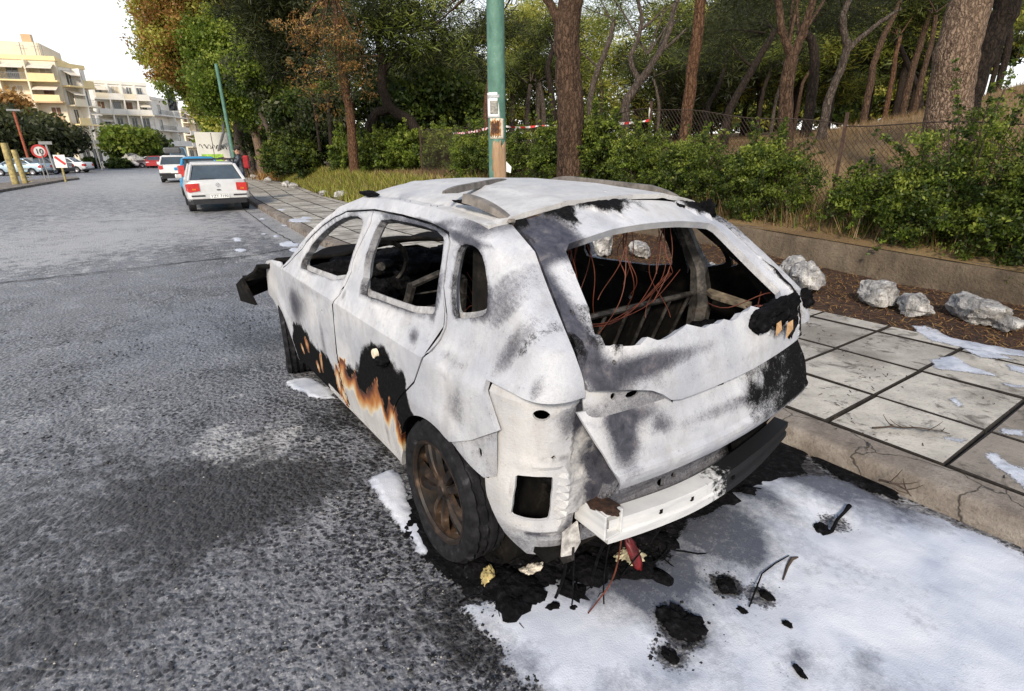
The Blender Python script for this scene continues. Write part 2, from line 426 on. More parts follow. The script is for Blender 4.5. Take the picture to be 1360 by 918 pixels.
# --- soot painted per panel: returns (n,4) = char, rust, cream, grey
def blob(a, b, ca, cb, ra, rb, th=0.0, p=1.0):
    da, db = a - ca, b - cb; c, s = cos(th), sin(th)
    return np.exp(-(((da * c + db * s) / ra) ** 2 + ((-da * s + db * c) / rb) ** 2) * p)
def burn_side(P):
    x, z = P[:, 0], P[:, 2]; n = len(P)
    nz = fbm(x * 7, z * 7, 0, 5, 3) - .5; nf = fbm(x * 22, z * 22, 0, 4, 9) - .5
    char = np.zeros(n); rust = np.zeros(n); cream = np.zeros(n); grey = np.full(n, .05) + .26 * sstep(.85, .4, z) * (x > 1.2)
    door = (x > .12) & (x < 2.3)
    # upper edge of the burnt paint
    zA = I(x, [-.1, .10, .25, .36, .5, .65, .75, .82, .93, 1.14, 1.21, 1.23, 1.33, 1.44, 1.65, 1.95, 2.2, 2.35], [.2, .55, .80, .81, .82, .80, .74, .63, .575, .53, .60, .42, .45, .51, .50, .55, .56, .3])
    dA = zA + nz * .10 + nf * .03 - z
    char = np.where(door, sstep(-.085, .085, dA + nf * .05) * 1.1, char)
    # flames of scorched paint rising diagonally
    fl = fbm((x + z * .75) * 9, z * 1.6, 0, 3, 31)
    zB = I(x, [.1, .30, .44, .52, .58, .77, .96, 1.17, 1.22], [.42, .50, .61, .50, .62, .50, .50, .53, .50]) + (fl - .5) * .26
    dB = zB - z
    r = np.clip(.92 - dB / .20, .08, 1.0)
    m = (x < 1.215) & (dB > 0) & door
    rust = np.where(m, r, rust); char = np.where(m, char * (r > .85), char)
    cream = np.where(m & (r < .2), 1, cream); rust = np.where(m & (r < .12), 0, rust)
    # front door: only two or three scorched tongues
    for (cx, cz, rx, rz, th) in [(1.30, .38, .045, .13, .35), (1.26, .29, .05, .08, .1), (1.62, .40, .02, .09, .5), (1.92, .44, .05, .06, .6), (1.75, .33, .03, .05, .5), (2.1, .36, .03, .05, .3)]:
        b = blob(x, z, cx, cz, rx, rz, th) * (x > 1.22) * (.7 + nz + .3)
        mm = b > .33
        rust = np.where(mm, np.clip(1.15 - b * 1.05, .2, .9), rust); char = np.where(mm, 0, char)
    # sill cream, dirty
    rust = rust * (.85 + .5 * nf + .15)
    sl_ = sstep(.29, .25, z) * (x > .3) * (x < 1.6); cream = np.maximum(cream, sl_); char = np.where(sl_ > .5, char * .3, char)
    # greys
    grey += blob(x, z, .2, 1.0, .16, .05) * .3 + blob(x, z, .12, .90, .05, .05) * .25
    grey += blob(x, z, -.22, .80, .12, .10, .5) * .42 * (.6 + 1.2 * (nf + .3))
    grey += blob(x, z, -.15, .97, .12, .035, 0) * .34
    grey += blob(x, z, 1.45, .62, .05, .2, .1) * .35 + blob(x, z, 2.05, .72, .12, .16, .3) * .4 + blob(x, z, 1.02, .98, .03, .03) * .5 + blob(x, z, .16, .97, .04, .025) * .5 + blob(x, z, -.60, 1.0, .03, .05) * .5
    grey += blob(x, z, -.38, 1.18, .025, .10, .7) * .5 + blob(x, z, -.30, 1.27, .02, .08, .7) * .35
    grey += blob(x, z, .95, .85, .35, .08) * .16 + blob(x, z, 1.9, .75, .3, .12, -.3) * .45
    grey += blob(x, z, 1.55, .9, .5, .03) * .22
    grey += blob(x, z, -.33, 1.22, .05, .13, .65) * .55 + blob(x, z, -.45, 1.08, .05, .14, .5) * .62
    grey += blob(x, z, -.05, 1.43, .12, .045) * .75 + blob(x, z, .18, 1.42, .10, .03) * .5
    grey += blob(x, z, .05, 1.2, .03, .2) * .4
    char += blob(x, z, .45, .80, .07, .05) * .6
    char += blob(x, z, .83, .88, .012, .09, .15) * .6 * (x < 1.2)
    char += blob(x, z, -.52, 1.12, .03, .10, .55) * .62
    for wp in (rwin, fwin, qwin):
        Q = np.stack([x, z], 1); dmin = np.full(n, 9.)
        for k in range(len(wp)):
            a = np.array(wp[k]); b = np.array(wp[(k + 1) % len(wp)]); ab = b - a; t = np.clip(((Q - a) @ ab) / (ab @ ab), 0, 1); dmin = np.minimum(dmin, np.linalg.norm(Q - a - t[:, None] * ab, axis=1))
        grey += sstep(.032, .0, dmin + nz * .03) * .45; char += sstep(.010, .0, dmin + nz * .02) * .5
    grey += sstep(.02, 0, np.abs(z - I(x, [-.1, .3, 1.0, 1.3, 1.6, 2.2], [1.37, 1.405, 1.41, 1.385, 1.29, .98])) + nz * .02) * .5 * (x > -.2)
    cream += blob(x, z, 2.75, .75, .45, .3) * .7 + ((x > 1.3) & (z > 1.05)) * .32
    return np.stack([np.clip(char, 0, 1.2), np.clip(rust, 0, 1), np.clip(cream, 0, 1), np.clip(grey, 0, 1)], -1)
def burn_right(P):
    n = len(P); y = np.abs(P[:, 1]); x = P[:, 0]; z = P[:, 2]
    char = .55 + .35 * (fbm(x * 5, z * 5, 0, 4, 5) - .5); char -= .5 * sstep(.98, 1.0, z) * sstep(-.30, -.5, x)
    char = np.where((z > .93) & (z < 1.03), .2, char)
    return np.stack([char, np.zeros(n), np.zeros(n), np.full(n, .3)], -1)
def burn_rear(P):
    y, z = P[:, 1], P[:, 2]; n = len(P)
    char = np.zeros(n); rust = np.zeros(n); cream = np.full(n, .1); grey = np.full(n, .12)
    nz = fbm(y * 9, z * 9, 0, 5, 13) - .5; nz2 = fbm(y * 24, z * 24, 0, 4, 17) - .5; nz = nz + nz2 * .5
    # spoiler: baked plastic crust left, centre and right end
    sp = sstep(1.385, 1.40, z)
    zt_ = 1.437 + .058 * (1 - np.clip(np.abs(y) / .55, 0, 1) ** 2) - z     # depth below the roof seam
    char += sp * (sstep(.060, .0, zt_ - nz * .09) * (blob(y, 0, .22, 0, .30, 1) * 1.05 + blob(y, 0, -.50, 0, .13, 1)) + nz * .25)
    rim_ = sstep(.44, .50, y) * sstep(1.02, 1.12, z); char += rim_ * (.40 + nz * 2.2) + sstep(.60, .63, np.abs(y)) * .35
    grey += sstep(1.30, 1.36, z) * sstep(.30, .42, y) * .9 + sstep(.50, .60, y) * .55 * sstep(1.0, 1.05, z)
    grey += blob(y, z, .60, 1.2, .03, .3) * .4
    cream += sp * (blob(y, z, -.22, 1.45, .25, .05) * .6)
    # left edge of the gate
    grey += blob(y, z, .45, 1.0, .2, .05) * .55 + blob(y, z, .30, 1.02, .35, .03) * .45 + blob(y, z, .1, .93, .5, .02) * .2
    grey += blob(y, z, .56, .96, .06, .03) * .5
    # black lump bottom right corner of the window
    char += blob(y, z, -.36, 1.02, .13, .06, .3) * .95 + nz * blob(y, z, -.38, 1.03, .3, .1) * .7
    char += blob(y, z, -.64, 1.02, .035, .3) * .7 + sstep(-.55, -.62, y) * .3
    return np.stack([np.clip(char, 0, 1), rust, np.clip(cream, 0, 1), np.clip(grey, 0, 1)], -1)
def burn_lower(P):
    y, z = P[:, 1], P[:, 2]; n = len(P); nz = fbm(y * 8, z * 8, 0, 5, 23) - .5
    char = np.zeros(n); grey = np.full(n, .16); cream = np.full(n, .05)
    grey += blob(y, z, .50, .80, .055, .12) * 1.0 + blob(y, z, .42, .84, .12, .03) * .5 + blob(y, z, .33, .79, .05, .03) * .5
    grey += blob(y, z, .0, .76, .3, .03) * .35 + sstep(-.0, -.35, y) * .25
    char += sstep(.15, -.62, y) * .80 * sstep(.575, .66, z + (y + .3) * .10) + blob(y, z, -.22, .78, .16, .07) * .5 + nz * .3
    char -= blob(y, z, -.13, .80, .04, .04) * .5 + blob(y, z, -.26, .80, .04, .04) * .5
    char += sstep(.66, .60, z) * .0
    return np.stack([np.clip(char, 0, 1), np.zeros(n), cream, np.clip(grey, 0, 1)], -1)
def burn_roof(P):
    x, y = P[:, 0], P[:, 1]; n = len(P); nz = fbm(x * 3, y * 3, 0, 4, 43) - .5
    char = blob(x, y, .05, .53, .12, .05) * .5 + sstep(-.02, -.10, x) * .2
    cream = .70 + nz * .9; grey = .16 + np.abs(nz) * .5 + blob(x, y, .2, .5, .3, .1) * .35 + blob(x, y, .9, .56, .5, .05) * .2
    return np.stack([char, np.zeros(n), np.clip(cream, 0, 1), np.clip(grey, 0, 1)], -1)
def burn_lamp(P):
    y, z = P[:, 1], P[:, 2]; n = len(P); nz = fbm(y * 9, z * 5, 0, 4, 53) - .5
    cream = np.full(n, .80); grey = .22 + .3 * sstep(.45, .30, z) + blob(y, z, .64, .86, .07, .06) * .45 + blob(y, z, .42, .60, .09, .08) * .6 + sstep(.62, .5, y) * .28 + nz * .3
    cream -= grey * 1.1; char = blob(y, z, .57, .62, .03, .12) * .25 + blob(y, z, .55, .90, .02, .05) * .4
    return np.stack([char, np.zeros(n), np.clip(cream, 0, 1), np.clip(grey, 0, 1)], -1)

car = thing('burnt_out_car', 'burnt-out hatchback with white ash-coated bare shell, open windows and black charred interior beside the kerb', 'car')
car.rotation_euler = (0, 0, 0); car.location = (0, 0, 0.0)

def dent(P, amp=.004):
    return P
def panel(name, outer, holes, cell, fn, burn, mirror=False, thick=.02, parent=None, post=None, mat2=None, label=None, smoothcut=19):
    W, T = fill2d(outer, holes, cell)
    P = fn(W[:, 0], W[:, 1])
    if post is not None: P = post(P, W)
    # hammered, heat-buckled sheet
    nrm_amp = (fbm(P[:, 0] * 3, P[:, 1] * 3, P[:, 2] * 3, 3, 77) - .5) * .008
    P = P + np.stack([np.where(np.abs(P[:, 1]) < .6, nrm_amp, 0), np.where(np.abs(P[:, 1]) >= .6, nrm_amp, 0), 0 * nrm_amp], -1)
    A = burn(P)
    if name == 'rear_corner_panel':      # pressed ribs round the vent opening and a step beside the gate
        yy, zz = P[:, 1], P[:, 2]; bx = np.maximum(np.abs(yy - .745) / .075, np.abs(zz - .535) / .125)
        rib = .010 * np.exp(-((bx - 1.18) / .10) ** 2) + .022 * sstep(.675, .655, yy) * sstep(.44, .47, zz) * sstep(.66, .62, zz) + .008 * np.exp(-(((yy - .70) / .03) ** 2 + ((zz - .80) / .10) ** 2)) - .010 * sstep(.64, .625, yy) * (zz > .62) + .006 * np.exp(-((zz - .895 + (yy - .7) * .4) / .012) ** 2) + .006 * np.exp(-((zz - .34) / .012) ** 2)
        P = P - np.stack([rib, 0 * rib, 0 * rib], -1); A[:, 3] += .45 * np.exp(-((bx - 1.35) / .08) ** 2) * (P[:, 1] < .75) + .4 * sstep(.645, .625, P[:, 1])
    if name == 'tailgate':
        cz = sstep(.42, .62, A[:, 0] + (fbm(P[:, 1] * 30, P[:, 2] * 30, 0, 4, 6) - .5) * .5); lump_ = fbm(P[:, 1] * 26, P[:, 0] * 26, P[:, 2] * 26, 4, 12)
        P = P + np.stack([-cz * lump_ * .018, 0 * cz, cz * lump_ * .022], -1)
    if mirror:
        P = P * np.array([1, -1, 1]); T = T[:, ::-1]
    # make normals point outwards (away from the car's middle)
    a, b, c = P[T[:, 0]], P[T[:, 1]], P[T[:, 2]]
    nn = np.cross(b - a, c - a); cen = (a + b + c) / 3 - np.array([1.0, 0, .7])
    if (nn * cen).sum() < 0: T = T[:, ::-1]
    me = mesh_np(name, P, T.copy(), True, {'burn': A})
    me.set_sharp_from_angle(angle=radians(smoothcut))
    o = link(name, me, [M_BURN, mat2 or M_INNER], parent or car)
    if thick:
        s_ = o.modifiers.new('thickness', 'SOLIDIFY'); s_.thickness = thick; s_.offset = -1; s_.material_offset = 1; s_.material_offset_rim = 0
    es = o.modifiers.new('crisp', 'EDGE_SPLIT'); es.split_angle = radians(42)
    if label: o['label'] = label
    return o
def circ(cx, cy, r, n=14, ry=None): return [(cx + r * cos(2 * pi * k / n), cy + (ry or r) * sin(2 * pi * k / n)) for k in range(n)]
def arc(cx, cz, r, a0, a1, n=18): return [(cx + r * cos(radians(a0 + (a1 - a0) * k / n)), cz + r * sin(radians(a0 + (a1 - a0) * k / n))) for k in range(n + 1)]

def rnd(poly, it=2): return smooth_poly(poly, it)
# door outlines (x, z)
ROOFB = lambda x: float(zc(x)) - .058
rear_door = [(.485, .250), (1.192, .235), (1.182, .60), (1.137, .90), (1.05, 1.01), (1.00, 1.15), (.945, ROOFB(.94)), (.60, ROOFB(.6)), (.30, ROOFB(.3) - .005), (.13, 1.385), (.075, 1.30), (.03, 1.19), (-.03, 1.105), (-.045, 1.06), (.03, .94), (.13, .79), (.30, .65), (.41, .53), (.455, .40)]
front_door = [(1.207, .235), (2.20, .22), (2.225, .50), (2.21, .80), (2.235, .93), (2.06, 1.03), (1.86, 1.145), (1.64, 1.265), (1.46, 1.335), (1.30, 1.378), (1.15, 1.392), (.955, ROOFB(.95)), (1.010, 1.15), (1.060, 1.01), (1.15, .90), (1.193, .60)]
def offs(poly, d):
    """grow an outline by d"""
    P = np.array(poly, float); n_ = len(P); a = sum(P[i][0] * P[(i + 1) % n_][1] - P[(i + 1) % n_][0] * P[i][1] for i in range(n_)); sg = 1 if a > 0 else -1; out = []
    for i in range(n_):
        p, q, r_ = P[i - 1], P[i], P[(i + 1) % n_]; e1 = (q - p) / np.linalg.norm(q - p); e2 = (r_ - q) / np.linalg.norm(r_ - q)
        n1 = np.array([e1[1], -e1[0]]) * sg; n2 = np.array([e2[1], -e2[0]]) * sg; m_ = (n1 + n2); m_ = m_ / max(.4, (m_ @ m_) / 2) ; out.append(tuple(q + m_ * d * .5 * 2 / 2 * 1.0 if False else q + m_ * d / 1.0 * .5 * 2))
    return out
_dh = rear_door[:1] + [(1.199, .235)] + front_door[1:12] + rear_door[6:]
_dh = [rear_door[0], (1.199, .232)] + [p for p in front_door[1:] if p[0] > .96 and (p[1] > 1.3 or p[0] > 1.25)] + [(.955, ROOFB(.95))] + rear_door[7:]
door_hole = offs(_dh, .009)
rwin = rnd([(.065, 1.062), (.78, 1.022), (.835, 1.03), (.850, 1.20), (.835, 1.34), (.79, 1.392), (.40, 1.395), (.165, 1.385), (.118, 1.33), (.062, 1.16)], 1)
fwin = rnd([(1.085, 1.022), (1.78, .99), (1.88, .995), (1.86, 1.05), (1.70, 1.175), (1.48, 1.295), (1.27, 1.36), (1.06, 1.375), (1.005, 1.33), (1.035, 1.15)], 1)
qwin = rnd([(-.11, 1.105), (-.255, 1.145), (-.282, 1.17), (-.25, 1.24), (-.17, 1.33), (-.10, 1.366), (-.005, 1.366), (.012, 1.33), (-.02, 1.22), (-.075, 1.12)], 1)
RA = .372
arch_r = arc(-.005, .285, RA, 10, 168)
seam = [(.645, .955), (.650, 1.0), (.660, 1.10), (.625, 1.20), (.588, 1.30), (.556, 1.38), (.535, 1.437)]
body_outer = ([(.437, .215), (2.30, .195), (2.33, .35)] + [(2.29, .70), (2.30, .90), (2.272, .935)] +
              [(x, float(zc(x))) for x in (2.2, 2.1, 2.0, 1.87, 1.75, 1.6, 1.45, 1.32, 1.2, 1.0, .8, .6, .3, .1, -.06)])
body_uz = S(body_outer) + Rr(seam[::-1]) + S([(-.375, .962), (-.415, .87), (-.455, .80)], rc=None)
body_uz += S([(-.30, .70), (-.16, .635)]) + S([(p[0], p[1]) for p in arc(-.005, .285, RA, 108, 8)][::1])
arch_holes = []
for mir in (False, True):
    cell = .019 if not mir else .04; bn = burn_side if not mir else burn_right
    panel('body_side', body_uz, [S(door_hole), S(qwin)], cell, surf, bn, mir, .022)
    panel('rear_door', S(rear_door), [S(rwin), S(circ(.52, .805, .016, 8)), S(circ(.66, .55, .006, 6))], cell, surf, bn, mir, .035)
    panel('front_door', S(front_door), [S(fwin), S([(1.455, .765), (1.48, .765), (1.48, .795), (1.455, .795)]), S(circ(1.365, .812, .013, 8)), S(circ(2.05, .62, .007, 6))], cell, surf, bn, mir, .035)
    fend = [(2.335, .27), (2.30, .70), (2.31, .90), (2.28, .945), (2.36, .955), (2.62, .93), (2.85, .885), (2.98, .83), (3.045, .77), (3.07, .70), (3.03, .63), (2.93, .585), (2.78, .54), (2.62, .49), (2.48, .41), (2.38, .32)]
    panel('front_fender', S(fend), [], .03, surf, bn, mir, .012)
    # inner return flanges of door and quarter openings (recessed second skin)
    for nm, hole, grow, zt in (('inner_window_frame', rwin, .022, 0), ('inner_window_frame', fwin, .022, 0), ('inner_window_frame', qwin, .016, 0)):
        h = np.array(hole); c0 = h.mean(0)
        inn = [tuple(p) for p in (c0 + (h - c0) * (1 - grow / .45))]
        out_ = [tuple(p) for p in (c0 + (h - c0) * 1.18)]
        panel(nm, S(out_), [S(inn)], .035, lambda u, z: surf(u, z, .045), (lambda P: burn_side(P) * np.array([0, 0, 1, 1]) + np.array([.2, 0, .5, .2])) if not mir else burn_right, mir, .015)

def dark_line(name, pts, r_, inset=.004, mat=None, parent=None):
    m = MB(); P = [tuple(surf(np.array([uS(x, z)]), np.array([z]), inset)[0]) for x, z in pts]; m.tube(P, r_, 6); return m.build(name, mat or M_CHAR, parent or car, True)
top = [(x, ROOFB(x) + .006) for x in np.linspace(.30, .95, 8)] + [(1.15, 1.398), (1.30, 1.384), (1.46, 1.342), (1.64, 1.272), (1.86, 1.152), (2.06, 1.038)]
dark_line('window_seal', [(.127, 1.388), (.2, 1.402)] + top, .0075, .010)
dark_line('window_seal', [(-.045, 1.06), (-.03, 1.11), (.03, 1.19), (.072, 1.30), (.127, 1.388)], .011, .012)
dark_line('window_seal', [(1.055, 1.01), (1.006, 1.15), (.952, 1.405)], .006, .008)
dark_line('door_gap_shade', [(1.199, .25), (1.190, .60), (1.143, .90), (1.055, 1.01)], .0085, .0055)  # black tubes painting the shade inside the door gaps
dark_line('door_gap_shade', [(-.045, 1.06), (.025, .935), (.125, .785), (.295, .645), (.405, .525), (.45, .40), (.48, .25)], .0075, .0095)
dark_line('door_gap_shade', [(2.212, .25), (2.226, .50), (2.213, .80), (2.236, .93), (2.06, 1.036)], .0065, .0085)
# --- lamp recess panel (raw cream metal with holes)
LR = dict(rc=.26, inset=.03)
lamp_o = Rr([(.618, .945), (.60, .90), (.44, .875), (.43, .56), (.49, .51), (.60, .48), (.60, .36), (.575, .27)], **LR) + S([(-.475, .255), (-.40, .33), (-.37, .38), (-.345, .47), (-.34, .60), (-.40, .80), (-.385, .955)], **LR)
hz = lambda y, z, r, n=10: Rr(circ(y, z, r, n), **LR)
lamp_h = [hz(.745, .880, .021, 14), Rr(rnd([(.785, .635), (.700, .635), (.692, .62), (.692, .45), (.70, .435), (.785, .435), (.795, .45), (.795, .62)], 1), **LR),
          hz(.655, .78, .009, 4), hz(.70, .715, .009, 4), hz(.63, .86, .009, 8), hz(.63, .70, .009, 8)]
for mir in (False, True):
    panel('rear_corner_panel', lamp_o, lamp_h, .018 if not mir else .05, lambda u, z: surf(u, z, .03, .26), burn_lamp if not mir else burn_right, mir, .012)
    panel('bumper_bracket_plate', S([(-.15, .628), (-.30, .690), (-.448, .785), (-.435, .60), (-.37, .565), (-.33, .575), (-.27, .59), (-.20, .61)]),
          [S(circ(-.35, .66, .011, 8, .02)), S(circ(-.25, .645, .006, 5)), S(circ(-.41, .74, .006, 5))], .02, lambda u, z: surf(u, z, .014), (lambda P: np.tile(np.array([[0, 0, 0, .36]]), (len(P), 1))) if not mir else burn_right, mir, .008)

# --- tailgate: frame round the window opening (z' crown towards the middle)
def tg(u_is_y, z, dx=0.0, under=0.0):
    y = np.asarray(u_is_y, float); z = np.asarray(z, float)
    cr = .05 * (1 - np.clip(np.abs(y) / .64, 0, 1) ** 2)
    # round the outer edges gently
    edge = np.clip((np.abs(y) - .56) / .1, 0, 1) ** 2 * .02
    x = I(z, [.80, .87, .96, 1.0, 1.10, 1.36, 1.445, 1.55], [-.690, -.697, -.684, -.674, -.632, -.285, -.085, .12]) - cr + edge + dx
    return np.stack([x, y, z + .058 * (1 - np.clip(np.abs(y) / .55, 0, 1) ** 2) * sstep(1.1, 1.44, z)], -1)
sy = [(.633, .945), (.638, 1.0), (.648, 1.10), (.613, 1.20), (.577, 1.30), (.546, 1.38), (.526, 1.436)]
gate_o = sy + [(.3, 1.436), (0, 1.436), (-.3, 1.436)] + [(-y, z) for y, z in sy[::-1]] + [(-.45, .94), (.10, .945), (.16, .95), (.22, .985), (.30, .975), (.40, .955)][0:1]
gate_o = [(.633, .975)] + sy[1:] + [(.3, 1.436), (0, 1.436), (-.3, 1.436)] + [(-y, z) for y, z in sy[:0:-1]] + [(-.62, .905), (-.45, .893), (-.2, .875), (.05, .865), (.24, .86), (.29, .87), (.33, .90), (.38, .925), (.48, .950)]
jag = random.Random(4)
wb = [(.49, 1.09)] + [(.44 - .04 * k, 1.088 + jag.uniform(-.010, .012) + (.012 if k % 5 == 2 else 0)) for k in range(21)] + [(-.46, 1.09)]
gwin = wb[::1] + [(-.525, 1.12), (-.51, 1.17), (-.47, 1.30), (-.452, 1.345), (-.42, 1.362), (-.2, 1.366), (0, 1.366), (.2, 1.366), (.42, 1.357), (.452, 1.34), (.505, 1.20), (.55, 1.13), (.54, 1.10)]
gate = panel('tailgate', gate_o, [gwin, circ(.575, 1.19, .008, 6), circ(.52, 1.045, .009, 6), circ(-.575, 1.19, .008, 6)], .015, tg, burn_rear, False, .03)
def tg_low(y, z):
    y = np.asarray(y, float); z = np.asarray(z, float)
    xr_ = I(z, [.56, .585, .63, .665, .68, .75, .88, .96], [-.672, -.705, -.735, -.742, -.722, -.705, -.655, -.635])
    cr = .055 * (1 - np.clip(np.abs(y) / .66, 0, 1) ** 2)
    # number plate recess with its two round pressings
    rec = -.012 * sstep(.02, -.02, y) * 0
    pr = .010 * (np.exp(-(((y + .13) / .035) ** 2 + ((z - .80) / .035) ** 2) ** 2) + np.exp(-(((y + .26) / .035) ** 2 + ((z - .80) / .035) ** 2) ** 2))
    return np.stack([xr_ - cr - pr, y, z + .02 * (y < 0) * np.clip(-y / .6, 0, 1)], -1)
low_o = [(.655, .895), (.40, .885), (.30, .89), (-.10, .89), (-.45, .91), (-.60, .91), (-.66, .87), (-.69, .78), (-.69, .68), (-.62, .60), (-.40, .568), (0, .560), (.40, .560), (.49, .565), (.52, .585)]
low = panel('tailgate_skin', low_o, [], .015, tg_low, burn_lower, False, .012, parent=gate)
# pale inner corner left of the skin, under the ledge
panel('latch_recess', [(.632, .972), (.630, .84), (.30, .84), (.28, .92), (.45, .955)], [circ(.52, .925, .012, 8), circ(.44, .915, .030, 8, .012)], .02, lambda y, z: tg(y, z, .03), burn_lamp, False, .01, parent=gate)

# baked-on black crust lying on gate and spoiler
def crust(name, centre, ext, amp, seed, mat=M_CHAR, parent=None, n=26, squash=1.0, rot=(0, 0, 0), label=None, base=car):
    """irregular crusty lump"""
    th = np.linspace(0, pi, n // 2 + 2)[:, None]; ph = np.linspace(0, 2 * pi, n, endpoint=False)[None]
    X = np.sin(th) * np.cos(ph); Y = np.sin(th) * np.sin(ph); Z = np.cos(th) + 0 * ph
    f = fbm(X * 2.1 + seed, Y * 2.1, Z * 2.1, 4, seed); g = fbm(X * 7 + seed, Y * 7, Z * 7, 3, seed + 5)
    r = 1 + amp * (f - .5) * 2 + amp * .6 * (g - .5) * 2
    V = np.stack([X * r * ext[0], Y * r * ext[1], Z * r * ext[2]], -1).reshape(-1, 3)
    m = n // 2 + 2
    i = np.arange(m - 1)[:, None]; k = np.arange(n)[None]
    F = np.stack([i * n + k, (i + 1) * n + k, (i + 1) * n + (k + 1) % n, i * n + (k + 1) % n], -1).reshape(-1, 4)
    return link(name, mesh_np(name, V, F, True), mat, base if parent is None else parent, loc=centre, rot=rot)
for (y, z, ey, ez, ex, sd) in [(-.47, 1.456, .11, .018, .055, 5), (-.555, 1.405, .035, .05, .055, 8), (-.38, 1.47, .08, .010, .035, 9)]:
    p = tg(np.array([y]), np.array([1.425 if ez < .02 else 1.41]))[0]
    crust('melted_spoiler_crust', (p[0] + .01, y, p[2]), (ex, ey, ez), .6, sd, parent=gate, n=40, rot=(0, radians(-18), 0))
for (y, z, ey, ez, ex, sd, rx) in [(-.33, 1.075, .13, .028, .035, 11, -.15), (-.45, 1.065, .10, .028, .04, 12, -.35), (-.24, 1.04, .05, .04, .03, 13, 0), (-.49, 1.00, .02, .07, .02, 14, .2), (-.36, 1.03, .08, .03, .02, 16, 0), (-.70, 1.05, .03, .04, .03, 17, 0)]:
    p = tg(np.array([y]), np.array([z]))[0]
    crust('charred_trim_lump', (p[0] - .015, y, p[2] + .005), (ex, ey, ez), .55, sd, parent=gate, n=30, rot=(rx, 0, 0))
for (y, z, s_) in [(-.33, 1.015, 1), (-.42, 1.00, 1.3)]:
    m = MB(); p = tg(np.array([y]), np.array([z]))[0]
    m.add([(p[0] - .035, y - .02 * s_, z + .03), (p[0] - .04, y + .02 * s_, z + .025), (p[0] - .03, y - .005, z - .04 * s_), (p[0] - .055, y, z)], [(0, 3, 1), (1, 3, 2), (2, 3, 0), (0, 1, 2)])
    m.build('tan_foam_scrap', simple('tan_foam', (.42, .26, .13), .8, .3, 30), gate)
m = MB(); m.prism(circ(0, 0, .034, 16), 0, .012, 'Z'); o = m.build('charred_handle_lump', M_CHAR, car, bevel=.004); o.location = (0, 0, 0); bpy.data.objects.remove(o)
o = crust('charred_handle_lump', (.435, .885, .788), (.065, .028, .022), .45, 21, n=24, rot=(0, .25, 0))
m = MB(); m.lathe([(.001, 0), (.021, 0), (.024, -.006), (.024, -.02)], 18, 'Y', (.505, .90, .806)); m.build('handle_cap', simple('cream_plastic', (.66, .58, .44), .5, .2, 30), car, True)

# --- roof
def roofP(x, v):
    x = np.asarray(x, float); v = np.asarray(v, float)
    z0 = zc(x); w0 = _w(x, z0)
    z = z0 + .080 * (1 - np.abs(v) ** 2.4) - .004 * (np.exp(-((np.abs(v) - .93) / .03) ** 2)) * 2
    z = z + .006 * np.exp(-((np.abs(v) - .45) / .05) ** 2)
    return np.stack([x + .10 * (1 - v * v) * sstep(.9, 1.4, x) - .05 * (1 - v * v) * sstep(.2, -.1, x), v * w0, z], -1)
panel('roof', [(-.105, -1), (1.42, -1), (1.42, 1), (-.105, 1)], [circ(-.0, -.05, .012, 6, .02)], .035, roofP, burn_roof, False, .02)
for sx in (1, -1):   # A pillar inner face / windscreen edge
    m = MB(); m.tube([(x, sx * (float(_w(x, zc(x))) - .03), float(zc(x)) - .03) for x in (1.35, 1.6, 1.8, 2.0, 2.2)], .035, 8); m.build('windscreen_pillar', M_INNER if sx < 0 else M_STEEL, car, True)
m = MB(); m.tube([(1.42 + .10 * (1 - v * v), v * .62, float(zc(1.42)) + .08 * (1 - abs(v) ** 2.4) - .03) for v in np.linspace(-1, 1, 9)], .03, 8); m.build('roof_header', M_INNER, car, True)
for x in (.95, .35):
    m = MB(); m.tube([(x, v * .6, float(zc(x)) + .08 * (1 - abs(v) ** 2.4) - .045) for v in np.linspace(-1, 1, 9)], .022, 6); m.build('roof_bow', M_INNER, car, True)
# rails
M_RAIL_ = simple('heat_dulled_rail_metal', (.17, .15, .13), .6, .55, 14, .3, .3)
def rail(name, P0, P1, lift, wd, ht, n=14, label=None, mat=None):
    mat = mat or M_RAIL_; m = MB(); pts = []
    P0 = Vector(P0); P1 = Vector(P1); V = []; F = []
    d = (P1 - P0).normalized(); s_ = Vector((-d.y, d.x, 0)).normalized()
    for k in range(n + 1):
        t = k / n; p = P0.lerp(P1, t); e = 4 * t * (1 - t); h = lift * min(1, e * 1.6) ** .7
        a = wd * (.45 + .55 * min(1, e * 2.5)) / 2; hh = ht * (.35 + .65 * min(1, e * 2))
        for (q, r_) in ((-a, h - hh), (-a * .7, h), (a * .7, h), (a, h - hh)): V.append(p + s_ * q + Vector((0, 0, r_)))
    for k in range(n):
        for q in range(4): F.append((k * 4 + q, k * 4 + (q + 1) % 4, k * 4 + 4 + (q + 1) % 4, k * 4 + 4 + q))
    F += [(0, 1, 2, 3), (n * 4 + 3, n * 4 + 2, n * 4 + 1, n * 4)]
    m.add(V, F); o = m.build(name, mat, car, True)
    if label: o['label'] = label
    return o
m = MB(); V = []; F = []
for k in range(13):      # stub: cut off thick at the front, tapering down to the rear foot
    t = k / 12; x = .13 - .26 * t; y = .588 - .055 * t; zr_ = 1.497 - .03 * t - .02 * t * t; lift = .038 * (1 - t ** 2.2) + .003; wd = .018 + .010 * sin(pi * t); ht = .030 * (1 - t) ** .5 + .006
    for a_, h in ((-wd, lift - ht), (-wd * .6, lift), (wd * .6, lift), (wd, lift - ht)): V.append((x, y + a_, zr_ + h))
for k in range(12):
    for q_ in range(4): F.append((k * 4 + q_, k * 4 + (q_ + 1) % 4, k * 4 + 4 + (q_ + 1) % 4, k * 4 + 4 + q_))
F += [(0, 1, 2, 3), (51, 50, 49, 48)]
m.add(V, F); o = m.build('roof_rail', M_RAIL_, car, True); o['label'] = 'short broken stub of roof rail on the near rear corner'
